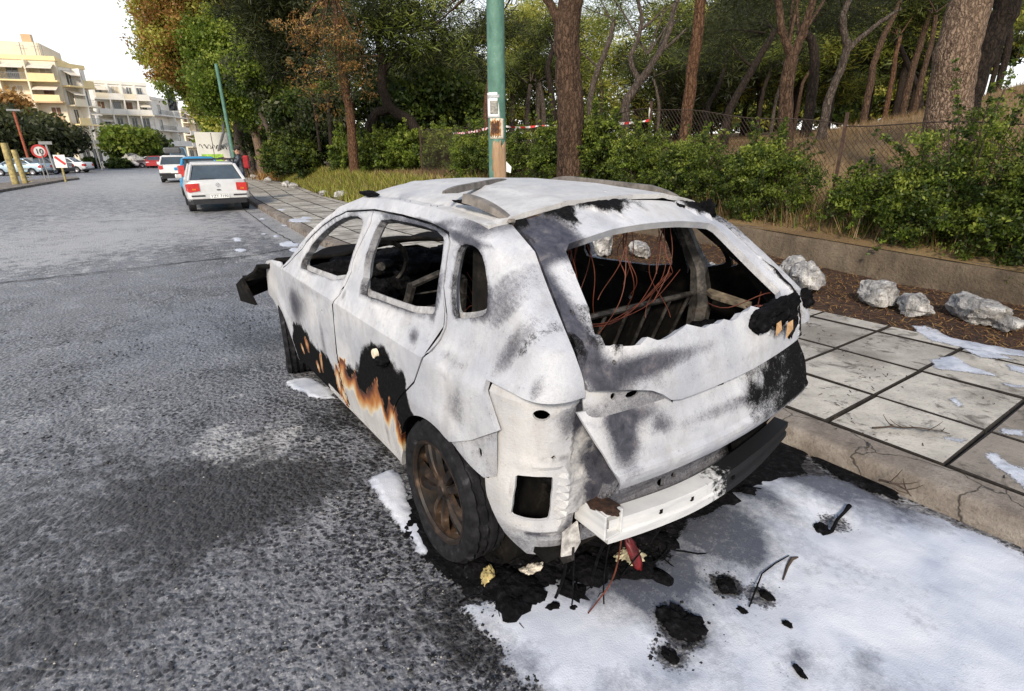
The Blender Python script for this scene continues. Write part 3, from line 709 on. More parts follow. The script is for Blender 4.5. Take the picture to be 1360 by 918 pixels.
crust('melted_rail_foot', (.12, .575, 1.502), (.12, .02, .010), .5, 36, n=24)
rail('roof_rail', (1.10, -.590, 1.50), (-.08, -.52, 1.462), .055, .035, .035, 20)
_p = [on(589, 254, 1.545), on(672, 238, 1.555)]
rail('roof_rail', tuple(_p[0]), tuple(_p[1]), .012, .03, .028, label='loose end of roof rail bent inwards over the roof')
o = crust('melted_rubber_blob', (1.15, .60, 1.485), (.12, .03, .014), .5, 31, n=22)

# --- rear crossmember, beam, crash box
def cross(y, z):
    y = np.asarray(y, float); z = np.asarray(z, float)
    return np.stack([-.615 - .035 * (1 - (y / .66) ** 2) + .012 * np.sin(z * 60) * (z < .5) + .05 * sstep(.42, .30, z), y, z], -1)
panel('rear_crossmember', [(.50, .56), (.56, .30), (.3, .28), (-.3, .28), (-.62, .32), (-.62, .62)], [circ(.18, .445, .022, 12), circ(.10, .455, .022, 12), circ(-.3, .44, .03, 10, .04), circ(.38, .36, .02, 8)], .022, cross,
      lambda P: np.stack([.30 + sstep(.0, -.35, P[:, 1]) * .6 + (fbm(P[:, 1] * 5, P[:, 2] * 20, 0, 3, 6) - .5) * .5, 0 * P[:, 0], .15 + 0 * P[:, 0], .62 + 0 * P[:, 0]], -1), False, .02)
# the aluminium bumper beam: box section bent in plan
ys = np.linspace(.53, -.645, 30); V = []; F = []; sec = [(0, -.05), (0, -.018), (.008, -.012), (.008, .012), (0, .018), (0, .052), (.07, .052), (.07, -.05)]
for y in ys:
    xb = -.695 - .075 * (1 - ((y + .05) / .60) ** 2); zb = .395 + .045 * sstep(.2, -.6, y)
    for dx, dz in sec: V.append((xb + dx, y, zb + dz * (1 - .25 * sstep(-.2, -.6, y))))
V = np.array(V); k_ = len(sec)
for i in range(len(ys) - 1):
    for q in range(k_): F.append((i * k_ + q, i * k_ + (q + 1) % k_, (i + 1) * k_ + (q + 1) % k_, (i + 1) * k_ + q))
F += [tuple(range((len(ys) - 1) * k_, len(ys) * k_))]
A = np.zeros((len(V), 4)); A[:, 0] = sstep(.30, -.30, V[:, 1]) * .95; A[:, 1] = sstep(.50, .60, V[:, 1]) * .75 + sstep(.015, .06, V[:, 0] + .695) * .35
me = mesh_np('bumper_beam', V, F, False, {'burn': A}); beam = link('bumper_beam', me, M_ALU, car)
for y in (.30, .14, -.12):
    m = MB(); xb = -.695 - .075 * (1 - ((y + .05) / .60) ** 2); m.box((xb + .001, y, .415), (.006, .014, .018)); m.build('bolt_slot', M_CHAR, beam)
m = MB(); m.box((-.64, .565, .44), (.16, .010, .10)); m.box((-.64, .485, .44), (.16, .010, .10)); m.box((-.64, .525, .488), (.16, .07, .008)); m.box((-.64, .525, .39), (.16, .07, .008))
A = None; o = m.build('crash_box', M_ALU, car, bevel=.003); o['label'] = 'open steel box stub joining the beam to the rear corner'
crust('rusty_scale', (-.65, .525, .492), (.08, .044, .006), .5, 41, simple('rust_scale', (.030, .014, .008), .9, .9, 45), n=40)
m = MB(); m.prism([(-.60, .30), (-.50, .30), (-.50, .22), (-.55, .19), (-.60, .24)], .60, .61, 'Y'); m.build('torn_flange', M_STEEL, car)
# torn cream flange hanging under the corner
m = MB(); m.add([(-.585, .65, .38), (-.585, .58, .40), (-.595, .57, .31), (-.59, .60, .262), (-.585, .655, .275)], [(0, 1, 2, 3, 4)])
o = m.build('torn_flange', simple('cream_steel', (.40, .385, .36), .7, .6, 30), car); s_ = o.modifiers.new('t', 'SOLIDIFY'); s_.thickness = .006
crust('red_lamp_remnant', (-.60, .26, .10), (.018, .03, .09), .4, 44, simple('melted_red_plastic', (.10, .010, .012), .5, .8, 20), n=20, rot=(0, .5, .3))

# --- interior
m = MB(); m.span((-.58, -.72, .27), (2.4, .72, .30)); m.span((-.1, -.12, .30), (2.2, .12, .42)); m.build('floor_pan', M_INNER, car)
m = MB()
m.add([(.12, -.66, .45), (.12, .66, .45), (-.08, .66, .98), (-.08, -.66, .98), (.16, -.66, .45), (.16, .66, .45), (-.04, .66, .98), (-.04, -.66, .98)], [(0, 1, 2, 3), (4, 7, 6, 5), (0, 3, 7, 4), (1, 5, 6, 2), (3, 2, 6, 7), (0, 4, 5, 1)])
bench = m.build('rear_seat_back', M_INNER, car)
for k in range(9):
    m = MB(); y = -.6 + .15 * k; m.tube([(.10, y, .48), (-.10, y, .97)], .010, 5); m.build('seat_rib', M_STEEL, bench)
m = MB(); m.tube([(-.10, -.64, .985), (-.10, .64, .985)], .014, 6); m.tube([(.05, -.64, .6), (.05, .64, .62)], .01, 6); m.build('seat_rail', M_STEEL, bench)
for sy_ in (.37, -.37):
    st = MB()
    x0, z0 = 1.0, .52
    for dy in (-.20, .20):
        st.tube([(x0, sy_ + dy, z0), (x0 - .06, sy_ + dy, z0 + .22), (x0 - .17, sy_ + dy * .8, z0 + .50)], .022, 6, sq=1.5)
    st.tube([(x0 - .17, sy_ - .16, z0 + .50), (x0 - .19, sy_, z0 + .55), (x0 - .17, sy_ + .16, z0 + .50)], .018, 6)
    for q in range(5): st.tube([(x0 - .02 - .03 * q, sy_ - .19, z0 + .08 + .09 * q), (x0 - .02 - .03 * q, sy_ + .19, z0 + .08 + .09 * q)], .005, 5)
    fr = st.build('front_seat_frame', M_STEEL, car, True)
    st = MB(); st.box((x0 + .22, sy_ - .21, .48), (.5, .04, .09)); st.box((x0 + .22, sy_ + .21, .48), (.5, .04, .09)); st.box((x0 + .42, sy_, .47), (.08, .42, .06)); st.box((x0 + .2, sy_, .44), (.4, .38, .02)); st.build('seat_base', M_STEEL, fr)
# perforated bracket seen through the rear window
m = MB(); m.box((.62, .40, .80), (.07, .10, .28), ry=.35); o = m.build('seat_bracket', M_STEEL, car, bevel=.006)
for k in range(3):
    m = MB(); m.lathe([(.001, 0), (.011, 0)], 10, 'Y', (.60 - .02 + .0 * k, .4505, .86 - .05 * k)); m.build('bracket_hole', M_CHAR, o)
for k, (x, y, z, a, b, c) in enumerate([(1.85, .45, .93, .20, .28, .09), (1.9, .1, .94, .18, .25, .10), (1.9, -.35, .93, .2, .3, .10), (1.75, .3, .82, .15, .2, .10), (1.3, .4, .58, .24, .2, .07), (1.3, -.4, .58, .24, .2, .07), (.55, .3, .5, .22, .25, .08), (.55, -.3, .5, .22, .3, .08), (-.30, .1, .42, .22, .35, .10), (-.35, -.35, .48, .2, .2, .12), (-.3, .45, .42, .15, .15, .1), (.85, 0, .5, .2, .15, .1), (-.42, .25, .72, .14, .2, .14), (-.45, -.15, .82, .12, .2, .12), (-.38, -.45, .80, .18, .16, .12), (-.2, .0, .6, .2, .4, .14), (1.5, .5, .80, .2, .15, .12), (.5, .1, .72, .14, .3, .12)]):
    crust('charred_debris', (x, y, z), (a, b, c), .42, 60 + k, n=34)
m = MB(); m.span((2.05, -.70, .3), (2.10, .70, .95)); m.build('bulkhead', M_INNER, car)
m = MB(); m.tube([(1.95, -.72, .90), (1.95, .72, .90)], .045, 10); m.build('dashboard_beam', M_STEEL, car, True)
m = MB(); m.tube([(2.0, .40, .82), (1.62, .38, .98)], .03, 8); m.build('steering_column', M_STEEL, car, True)
m = MB(); m.lathe([(.17, -.01), (.19, 0), (.17, .01), (.155, 0)], 28, 'X', (0, 0, 0), True); o = m.build('steering_wheel', M_STEEL, car, True, loc=(1.60, .38, .99), rot=(0, -.4, 0))
# inner arches and D pillars of the far side, dark braces seen through the tailgate
for sx in (1, -1):
    m = MB(); m.lathe([(.36, -.02), (.38, .0), (.38, .18), (.30, .2)], 24, 'Y', (0, .50 if sx > 0 else -.68, .30)); m.build('wheel_housing', M_INNER, car, True)
    m = MB(); m.tube([(.02, sx * .58, 1.42), (-.10, sx * .66, 1.12), (-.12, sx * .68, .95), (-.1, sx * .66, .6)], [.035, .045, .06, .05], 7); m.build('inner_pillar', M_STEEL if sx < 0 else M_INNER, car, True)
    m = MB(); m.tube([(-.15, sx * .50, 1.39), (-.40, sx * .575, 1.22), (-.585, sx * .63, 1.02)], [.028, .035, .04], 7); m.build('gate_pillar', M_INNER, car, True)
m = MB(); m.add([(-.10, -.70, 1.00), (-.42, -.66, .985), (-.43, -.60, .98), (-.30, -.585, .99), (-.22, -.62, .985), (-.12, -.60, 1.0)], [(0, 1, 2, 3, 4)])
o = m.build('parcel_shelf_bracket', simple('scorched_pale_plate', (.17, .14, .10), .75, .8, 18), car); s_ = o.modifiers.new('t', 'SOLIDIFY'); s_.thickness = .018
# bonnet, popped and skewed, hanging past the near fender
bn_pts = [(2.30, .74, .995), (2.30, 0, 1.06), (2.30, -.74, 1.00), (2.9, -.74, .97), (3.35, -.50, .90), (3.52, 0, .84), (3.50, .55, .76), (3.36, 1.0, .62), (3.1, .99, .735), (2.8, .90, .88), (2.55, .80, .955)]
def bonnet():
    pts2 = [(p[0], p[1]) for p in bn_pts]
    W, T = fill2d(pts2, [], .07)
    B = np.array(bn_pts)
    # smooth height by inverse distance to the outline
    d = np.sqrt(((W[:, None, :] - B[None, :, :2]) ** 2).sum(-1)) + .02; wt = 1 / d ** 3
    z = (wt * B[None, :, 2]).sum(1) / wt.sum(1) + (fbm(W[:, 0] * 3, W[:, 1] * 3, 0, 3, 8) - .5) * .04
    me = mesh_np('bonnet', np.column_stack([W, z]), T, True, {'burn': np.tile([[.85, 0, 0, .5]], (len(W), 1))})
    o = link('bonnet', me, [M_BURN, M_INNER], car)
    s_ = o.modifiers.new('t', 'SOLIDIFY'); s_.thickness = .03; s_.offset = -1; s_.material_offset = 1; s_.material_offset_rim = 1
    return o
bo = bonnet()
m = MB()
m.add([(3.365, 1.01, .625), (3.34, 1.0, .48), (3.50, .55, .56), (3.51, .55, .76), (3.08, 1.0, .73), (2.95, .95, .52)], [(0, 1, 2, 3), (0, 4, 5, 1)])
o = m.build('bonnet_edge', M_INNER, bo); s_ = o.modifiers.new('t', 'SOLIDIFY'); s_.thickness = .02
m = MB(); m.span((2.4, -.62, .45), (3.1, .62, .85)); o = m.build('engine_block', M_CHAR, car, bevel=.05)
m = MB(); m.box((3.2, 0, .5), (.06, 1.2, .4)); m.build('radiator_support', M_INNER, car)
# hanging copper wires inside the tailgate
rw = random.Random(9)
def wire(P, r=.0023):
    m = MB(); m.tube(P, r, 4, False); return m.build('copper_wire', M_COPPER, car, True)
for grp, (y0, xb) in enumerate([(.33, -.16), (.30, -.18), (-.01, -.2), (-.20, -.2), (.10, -.05)]):
    for k in range(6 if grp < 4 else 3):
        y = y0 + rw.uniform(-.04, .04); x = xb + rw.uniform(-.05, .05); L = rw.uniform(.25, .5); pts = []
        ang = rw.uniform(-.5, .5)
        kx = rw.uniform(2, 7); ky = rw.uniform(3, 9); am = rw.uniform(.006, .022)
        for q in range(24):
            t = q / 23; pts.append((x - .05 * sin(t * kx + k) * t, y + ang * .22 * t * t + am * sin(t * ky + k * 2), 1.43 - L * t))
        wire(pts)
for k in range(5):
    y = .35 + rw.uniform(-.05, .05); pts = [(-.25 + .1 * t, y - .75 * t, 1.04 + .10 * t - .10 * sin(pi * t) + .008 * sin(9 * t + k)) for t in [q / 10 for q in range(11)]]
    wire(pts)
for k in range(9):   # tangle seen through the side window
    x = .9 + rw.uniform(-.2, .15); pts = []
    for q in range(9):
        t = q / 8; pts.append((x + .12 * sin(3 * t + k), .1 + .1 * cos(2 * t + k), .95 - .28 * t + .05 * sin(5 * t + k)))
    wire(pts)
for k in range(4):
    a = rw.uniform(0, 6); wire([(-.60 + .08 * cos(a + t * 2) + .02 * k, -.25 - .3 * t, 1.07 + .03 * sin(t * 5 + k)) for t in [q / 8 for q in range(9)]])

# loose loom and hose ends drooping under the tail
for k in range(6):
    y = rw.uniform(.0, .55); x = rw.uniform(-.68, -.5); pts = [(x + .05 * sin(2 * t + k), y + (.05 + .02 * k) * t, .34 - .31 * t ** .7 + .015 * sin(5 * t + k)) for t in [q / 20 for q in range(21)]]
    m = MB(); m.tube(pts, .003 + .003 * (k % 3 == 0), 5); m.build('hanging_cable', M_CHAR if k != 4 else M_COPPER, car, True)
# --- wheels
def wheel(loc, steer=0.0, flat=0.0, roll=0.0, rim=True, name='rear_wheel', label=None):
    e = MB()
    R0, R1 = .318, .228; W2 = .103
    prof = [(R1, W2 * .9), (R1 + .02, W2), (.27, W2 * 1.03), (.30, W2 * .96), (.312, W2 * .80)]
    for g in (.62, .22, -.22, -.62):
        prof += [(R0, W2 * (g + .10)), (R0 - .014, W2 * (g + .08)), (R0 - .014, W2 * (g - .08)), (R0, W2 * (g - .10))]
    prof += [(.312, -W2 * .80), (.30, -W2 * .96), (.27, -W2 * 1.03), (R1 + .02, -W2), (R1, -W2 * .9)]
    n = 96; V = []; F = []
    for i, (r, h) in enumerate(prof):
        for k in range(n):
            t = 2 * pi * k / n; rr = r
            if r > .305 and abs(h) > W2 * .3: rr = r - (.009 if k % 4 == 0 else 0)
            V.append((rr * cos(t), h, rr * sin(t)))
    for i in range(len(prof) - 1):
        for k in range(n): F.append((i * n + k, i * n + (k + 1) % n, (i + 1) * n + (k + 1) % n, (i + 1) * n + k))
    V = np.array(V)
    low_ = V[:, 2] < -.20
    V[:, 2] = np.where(V[:, 2] < -.298, -.298 - (V[:, 2] + .298) * -.15, V[:, 2]) if not flat else np.where(V[:, 2] < -(.318 - flat), -(.318 - flat) + (V[:, 2] + .318 - flat) * .1, V[:, 2])
    V[:, 1] *= 1 + .18 * np.clip((-V[:, 2] - .22) / .1, 0, 1)
    # wheel is an empty-less part: the tyre carries the rim as its child
    me = mesh_np('tyre', V, F, True); me.set_sharp_from_angle(angle=radians(35))
    ty = link(name, None, None, car) if False else link('wheel', me, M_RUBBER, car, loc=loc, rot=(0, 0, steer))
    if label: ty['label'] = label
    if rim:
        b = MB(); b.lathe([(R1 + .004, .096), (R1 + .004, .088), (R1 - .012, .08), (R1 - .022, .02), (R1 - .03, -.08), (R1, -.095)], 48)
        b.lathe([(R1 + .004, .096), (R1 - .010, .094), (R1 - .018, .082)], 48)
        b.build('rim', M_RIM, ty, True)
        for k in range(10):
            a = 2 * pi * k / 10 + roll; V = []; F = []
            da = .12 if k % 2 else -.12
            for q in range(7):
                t = q / 6; r = .035 + (R1 - .05) * t; aa = a + da * t * 1.2
                c_ = np.array([cos(aa), 0, sin(aa)]); s2 = np.array([-sin(aa), 0, cos(aa)])
                wd = .017 + .010 * t; yy = .070 - .028 * (1 - t) ** 1.5 * 0 + .018 * sin(pi * t) * .6 - .01 * (1 - t)
                for (p_, d_) in ((-1, -.02), (-.6, .004), (.6, .0), (1, -.02)):
                    V.append(c_ * r + s2 * wd * p_ + np.array([0, yy + d_, 0]))
            for q in range(6):
                for z_ in range(4): F.append((q * 4 + z_, q * 4 + (z_ + 1) % 4, q * 4 + 4 + (z_ + 1) % 4, q * 4 + 4 + z_))
            b = MB(); b.add(V, F); b.build('spoke', M_RIM, ty, True)
        b = MB(); b.lathe([(.001, .078), (.028, .078), (.033, .070), (.05, .064), (.055, .04), (.055, -.05)], 24); b.build('hub', M_RIM, ty, True)
        b = MB(); b.lathe([(.001, -.02), (.14, -.02), (.145, -.03)], 32); b.build('brake_disc', M_STEEL, ty, True)
    else:
        b = MB(); b.lathe([(R1, .09), (R1 - .02, .06), (.10, .05), (.001, .055)], 32); b.build('rim', M_INNER, ty, True)
    return ty
wheel((0, .768, .312), 0.0, roll=.2)
wheel((2.70, .74, .285), -.20, flat=.035, roll=.5)
for loc in ((0, -.775, .335), (2.70, -.775, .335)):
    o = wheel(loc, 0, rim=False)
m = MB(); m.tube([(0, -.7, .30), (0, .7, .30)], .04, 8); m.build('rear_axle', M_INNER, car, True)
# ================================================================== GROUND, ROAD, KERB, PAVEMENT, WALL
def K(x): return np.interp(x, [-14, 0, 9.5, 20.2, 25, 43, 80, 160, 420], [-1.24, -1.27, -1.36, -2.2, -2.9, -4.7, -9.5, -22, -60])
def zfence(x): return np.interp(x, [-6, 2.2, 7, 14, 24], [.56, .60, .85, .95, .7])
def WY(x): return np.interp(x, [-14, -.5, 2.3, 8, 14, 20, 30, 60, 160, 420], [-5.2, -5.70, -6.0, -6.3, -6.4, -6.0, -7.2, -12, -25, -64])   # wall / verge back line
def walltop(x): return np.interp(x, [-8, -.4, 2.3, 9, 12], [.47, .48, .56, .78, .80])
def terrain(x, y):
    x = np.asarray(x, float); y = np.asarray(y, float)
    d = np.clip(WY(x) - y, 0, 500); zf = zfence(x)
    s = .055 + .10 * sstep(14, 3, x)
    z = zf + s * np.minimum(d, 45) + .03 * np.clip(d - 45, 0, 100)
    z = z + (walltop(x) - .012 - zf) * sstep(1.2, .22, d)
    z = z + (fbm(x * .35, y * .35, 0, 4, 3) - .5) * .5 * sstep(.5, 6, d) + (fbm(x * 2, y * 2, 0, 3, 8) - .5) * .08 * sstep(.2, .8, d)
    return z
# --- far ground sheet
n = NT('dry_far_ground', .95); n.base(n.ramp(n.noise(.2, 6), [(.3, (.10, .09, .06)), (.7, (.17, .15, .10))]))
m = MB(); m.add([(-1500, -1500, -.35), (2200, -1500, -.35), (2200, 2200, -.35), (-1500, 2200, -.35)], [(0, 1, 2, 3)])
tag(m.build('ground', n.m), kind='structure')

# --- asphalt
n = NT('worn_coarse_asphalt', .6, 0, .5)
at = n.N.new('ShaderNodeAttribute'); at.attribute_name = 'stain_and_light'; sp = n.N.new('ShaderNodeSeparateColor'); n.L.new(at.outputs['Color'], sp.inputs[0])
ob = n.obj()
big = n.noise(.5, 6, .6); mid = n.noise(2.6, 7, .68, dist=.3); fine = n.noise(38, 6, .7); warp = n.noise(9, 3, .5, col=True)
wv = n.mix(.035, ob, warp, 'ADD')
st1 = n.voro(31, wv); st2 = n.voro(66, wv); chips = n.voro(95, ob, out='Color'); chd = n.voro(95, ob)
base = n.ramp(mid, [(.30, (.040, .041, .048)), (.5, (.090, .092, .104)), (.7, (.19, .192, .205))])
base = n.mix(n.ramp(fine, [(.42, 0), (.68, .7)]), base, (.33, .33, .34))
m5 = n.noise(1.1, 8, .72, dist=1.2)
stm = n.math('ADD', st1, n.math('ADD', n.math('MULTIPLY', n.math('SUBTRACT', m5, .5), 1.9), n.math('MULTIPLY', n.math('SUBTRACT', fine, .5), .55)))
base = n.mix(n.ramp(stm, [(.26, .95), (.33, 0)]), base, (.017, .017, .021))
base = n.mix(n.ramp(n.math('ADD', st2, n.math('MULTIPLY', n.math('SUBTRACT', fine, .5), .5)), [(.16, .75), (.26, 0)]), base, (.03, .03, .034))
csep = n.N.new('ShaderNodeSeparateColor'); n.L.new(chips, csep.inputs[0])
chm = n.math('MULTIPLY', n.ramp(csep.outputs[0], [(.83, 0), (.86, 1)]), n.ramp(chd, [(.26, 1), (.36, 0)]))
base = n.mix(n.math('MULTIPLY', chm, .8), base, (.40, .38, .34))
beige = n.math('ADD', sp.outputs[1], n.math('MULTIPLY', n.math('SUBTRACT', n.noise(5, 7, .7, dist=.5), .5), 3.2))
base = n.mix(n.math('MULTIPLY', n.ramp(beige, [(.42, 0), (.68, .85)]), n.ramp(stm, [(.2, .15), (.4, 1)])), base, (.36, .355, .35))
m8 = n.noise(8, 6, .7, dist=.6)
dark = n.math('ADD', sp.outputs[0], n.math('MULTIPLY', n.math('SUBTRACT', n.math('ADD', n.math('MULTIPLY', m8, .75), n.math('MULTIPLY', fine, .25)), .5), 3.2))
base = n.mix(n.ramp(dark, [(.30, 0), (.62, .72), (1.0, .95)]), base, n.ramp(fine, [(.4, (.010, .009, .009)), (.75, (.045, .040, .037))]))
wet_sheen = n.math('ADD', sp.outputs[2], n.math('MULTIPLY', n.math('SUBTRACT', big, .5), .8))
wet_sheen_m = n.ramp(wet_sheen, [(.35, 0), (.65, 1)])
base = n.mix(n.math('MULTIPLY', wet_sheen_m, .30), base, (.13, .155, .20))  # bluish sky sheen of the wet areas, put into the base colour
n.base(base)
n.rough(n.math('ADD', n.ramp(mid, [(.3, .30), (.7, .52)]), n.math('MULTIPLY', wet_sheen_m, -.12)))
hh = n.math('ADD', n.math('MULTIPLY', st1, -.9), n.math('ADD', n.math('MULTIPLY', fine, .5), n.math('MULTIPLY', st2, -.35)))
n.bump(hh, 1.0, .014)
M_ROAD = n.m
xs = np.concatenate([-np.geomspace(3.2, 60, 12)[::-1], np.arange(-3.0, 14, .065), np.geomspace(14.2, 500, 40)])
ts = np.concatenate([np.arange(0, 7.5, .065), np.geomspace(7.6, 160, 26)])
X, Tt = np.meshgrid(xs, ts, indexing='ij'); Y = K(X) + Tt
Z = (fbm(X * .7, Y * .7, 0, 3, 2) - .5) * .03 * (X < 14) * sstep(0, .5, Tt) + (fbm(X * 6, Y * 6, 0, 3, 4) - .5) * .006
P = np.stack([X.ravel(), Y.ravel(), Z.ravel()], 1)
def gpx(l): return np.array([on(a, b)[:2] for a, b in l])
def gblob(px, py, rx, ry, th=0.0):
    c = on(px, py); return np.exp(-(blobq(P[:, 0], P[:, 1], c[0], c[1], rx, ry, th)))
def blobq(a, b, ca, cb, ra, rb, th):
    da, db = a - ca, b - cb; c, s = cos(th), sin(th); return ((da * c + db * s) / ra) ** 2 + ((-da * s + db * c) / rb) ** 2
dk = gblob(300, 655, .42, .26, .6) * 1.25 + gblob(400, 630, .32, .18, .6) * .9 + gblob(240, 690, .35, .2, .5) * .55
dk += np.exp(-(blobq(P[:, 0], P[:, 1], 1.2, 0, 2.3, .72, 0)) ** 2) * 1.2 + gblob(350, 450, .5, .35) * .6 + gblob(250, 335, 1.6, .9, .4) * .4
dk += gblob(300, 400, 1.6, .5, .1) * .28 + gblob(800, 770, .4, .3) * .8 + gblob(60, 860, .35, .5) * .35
lt = gblob(330, 600, .42, .22, .5) * 1.0 + gblob(370, 575, .3, .15, .5) * .6 + gblob(60, 330, 3, 1.5) * .5 + gblob(330, 340, .8, .35, .2) * .55 + gblob(230, 300, 3, 1.2, .3) * .4 + gblob(200, 240, 14, 5) * .8 + sstep(5, 13, P[:, 0]) * .38 + gblob(150, 300, 5, 2.5) * .3 + gblob(60, 560, .5, .8) * .3  # pale patches; the far ones paint the sky's sheen into the colour
dk += gblob(40, 800, .8, 1.0) * .32 + gblob(120, 600, .6, .3, .4) * .25 + gblob(480, 860, .3, .3) * .2 + gblob(950, 700, .28, .25) * 1.2 + gblob(1080, 630, .4, .12) * 1.2 + gblob(640, 820, .25, .3) * .9 + gblob(0, 700, .7, .9) * .35 + gblob(200, 400, 2.2, .25, .3) * .3 + gblob(420, 560, .25, .5) * .35  # burn stains, plus the car's shade painted behind tail and by kerb
wt_ = gblob(290, 430, 1.6, .8, .2) * .8 + gblob(350, 520, .8, .5) * .35 + gblob(330, 300, 3, 1.0) * .5 + gblob(150, 480, 1.2, .8) * .4
gut = sstep(.75, .45, Tt.ravel()) * (P[:, 0] > 5); lt += gut * .6
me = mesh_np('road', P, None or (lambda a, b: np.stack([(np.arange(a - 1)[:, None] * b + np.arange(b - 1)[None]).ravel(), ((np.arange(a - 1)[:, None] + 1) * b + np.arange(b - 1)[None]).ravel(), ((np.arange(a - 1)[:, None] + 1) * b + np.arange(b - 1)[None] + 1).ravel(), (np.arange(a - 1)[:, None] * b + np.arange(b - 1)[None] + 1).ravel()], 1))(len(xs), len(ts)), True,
             {'stain_and_light': np.stack([np.clip(dk, 0, 1), np.clip(lt, 0, 1), np.clip(wt_, 0, 1), np.ones(len(P))], 1)})
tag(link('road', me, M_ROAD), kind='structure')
# road seam crossing the carriageway
def strip(name, pts, wd, z, mat, parent=None, jit=.3, seed=1):
    r = random.Random(seed); V = []; F = []
    pts = [Vector((p[0], p[1], 0)) for p in pts]; q = []
    for a, b in zip(pts, pts[1:]):
        k = max(1, int((b - a).length / .12))
        q += [a.lerp(b, i / k) for i in range(k)]
    q.append(pts[-1])
    for i, p in enumerate(q):
        d = (q[min(i + 1, len(q) - 1)] - q[max(i - 1, 0)]).normalized(); s_ = Vector((-d.y, d.x, 0)); w_ = wd * (1 + r.uniform(-jit, jit)); o = s_ * r.uniform(-wd, wd) * .7
        V += [p + o - s_ * w_ / 2 + Vector((0, 0, z)), p + o + s_ * w_ / 2 + Vector((0, 0, z))]
    F = [(2 * i, 2 * i + 1, 2 * i + 3, 2 * i + 2) for i in range(len(q) - 1)]
    return link(name, mesh_np(name, V, F), mat, parent)
M_BLACK = simple('bitumen_black', (.012, .012, .014), .6, .3, 10)
o = strip('road_seam', [on(-40, 381), on(0, 377), on(120, 364), on(250, 349), on(330, 341), on(395, 330)], .045, .018, M_BLACK, None, .5); tag(o, kind='structure')
o = strip('gutter_crack', [(5.6, -.95), (8, -.95), (12, -1.1), (18, -1.6)], .02, .016, M_BLACK, None, .6, 3); tag(o, kind='structure')

# loose grit on the asphalt near the camera
rg = np.random.default_rng(5)
def grit(name, N, region, size, mat, z=0.0, seed=1, flat=.55):
    r = np.random.default_rng(seed)
    T0 = np.array([(1, 0, 0), (0, 1, 0), (-1, 0, 0), (0, -1, 0), (0, 0, 1), (0, 0, -1)], float)
    F0 = np.array([(0, 1, 4), (1, 2, 4), (2, 3, 4), (3, 0, 4), (1, 0, 5), (2, 1, 5), (3, 2, 5), (0, 3, 5)])
    C = region(r, N); N = len(C)
    s_ = size[0] + (size[1] - size[0]) * r.random((N, 1, 1)) ** 2.5
    V = T0[None] * s_ * (1 + r.uniform(-.35, .35, (N, 6, 3))) * np.array([1, 1, flat]); a = r.uniform(0, 6.28, N); c, s = np.cos(a)[:, None], np.sin(a)[:, None]
    V = np.stack([V[..., 0] * c - V[..., 1] * s, V[..., 0] * s + V[..., 1] * c, V[..., 2]], -1) + C[:, None]
    F = (F0[None] + 6 * np.arange(N)[:, None, None]).reshape(-1, 3)
    o = link(name, mesh_np(name, V.reshape(-1, 3), F), mat); return tag(o, kind='stuff')
def reg_road(r, N):
    x = -1.4 + r.random(N) ** 1.3 * 7; y = -1.2 + r.random(N) * 5.5; k = ~((x > -.75) & (x < 3.3) & (y < .9)) & (fbm(x * 2.2, y * 2.2, 0, 4, 55) + r.uniform(-.12, .12, N) > .47)
    return np.stack([x, y, 0 * x + .003], 1)[k]
def lab(o, l, c=None): o['label'] = l; return o
grit('dark_road_grit', 9000, reg_road, (.004, .013), simple('dark_grit', (.022, .022, .025), .55, .5, 40), seed=3)
grit('pale_road_grit', 1500, reg_road, (.003, .007), simple('pale_grit', (.34, .32, .28), .7, .4, 40), seed=4)

# --- kerb stones
n = NT('weathered_kerb_concrete', .9)
f = n.noise(5, 8, .7); g = n.noise(60, 5, .65); v = n.voro(70)
c = n.ramp(f, [(.3, (.095, .078, .064)), (.5, (.20, .17, .143)), (.72, (.33, .30, .26))]); c = n.mix(n.ramp(g, [(.52, 0), (.7, .6)]), c, (.09, .075, .065))
c = n.mix(n.ramp(n.noise(1.3, 5, .6), [(.45, 0), (.7, .7)]), c, (.075, .058, .045)); ck = n.voro(2.3, n.mix(.25, n.obj(), n.noise(3, 4, .6, col=True), 'ADD'), 'DISTANCE_TO_EDGE'); c = n.mix(n.ramp(ck, [(.004, .85), (.014, 0)]), c, (.02, .017, .014))
n.base(c); n.bump(n.math('ADD', g, n.math('MULTIPLY', f, 1.5)), .7, .012); M_KERB = n.m
kerb = tag(link('kerb', None), kind='structure')
bm_ = MB(); 
rk = random.Random(2)
def kerb_stone(x0, x1, parent, far=False):
    nseg = 1 if far else 6
    prof = [(0.0, -.10), (.005, .095), (.02, .122), (.05, .132), (.225, .134), (.225, -.10)]
    V = []; F = []
    for i in range(nseg + 1):
        x = x0 + (x1 - x0) * i / nseg; k0 = float(K(x))
        for q, (d, z) in enumerate(prof):
            j = rk.uniform(-.006, .006) if 0 < q < 4 and not far else 0
            V.append((x, k0 - d + j, z + j * .6))
    m_ = len(prof)
    for i in range(nseg):
        for q in range(m_ - 1): F.append((i * m_ + q, (i + 1) * m_ + q, (i + 1) * m_ + q + 1, i * m_ + q + 1))
    F += [tuple(range(m_)), tuple(range(nseg * m_, (nseg + 1) * m_))[::-1]]
    me = mesh_np('kerb_stone', V, F, True); me.set_sharp_from_angle(angle=radians(50)); return link('kerb_stone', me, M_KERB, parent)
x = -4.0
while x < 34:
    L = 1.25 if x > 2 else 1.9
    kerb_stone(x + .004, x + L - .004, kerb); x += L
V = []; F = []
xx = np.concatenate([[x], np.geomspace(x + 4, 420, 24)])
m = MB()
for a in xx: k0 = float(K(a)); m.V += [(a, k0, -.1), (a, k0, .13), (a, k0 - .22, .134)]
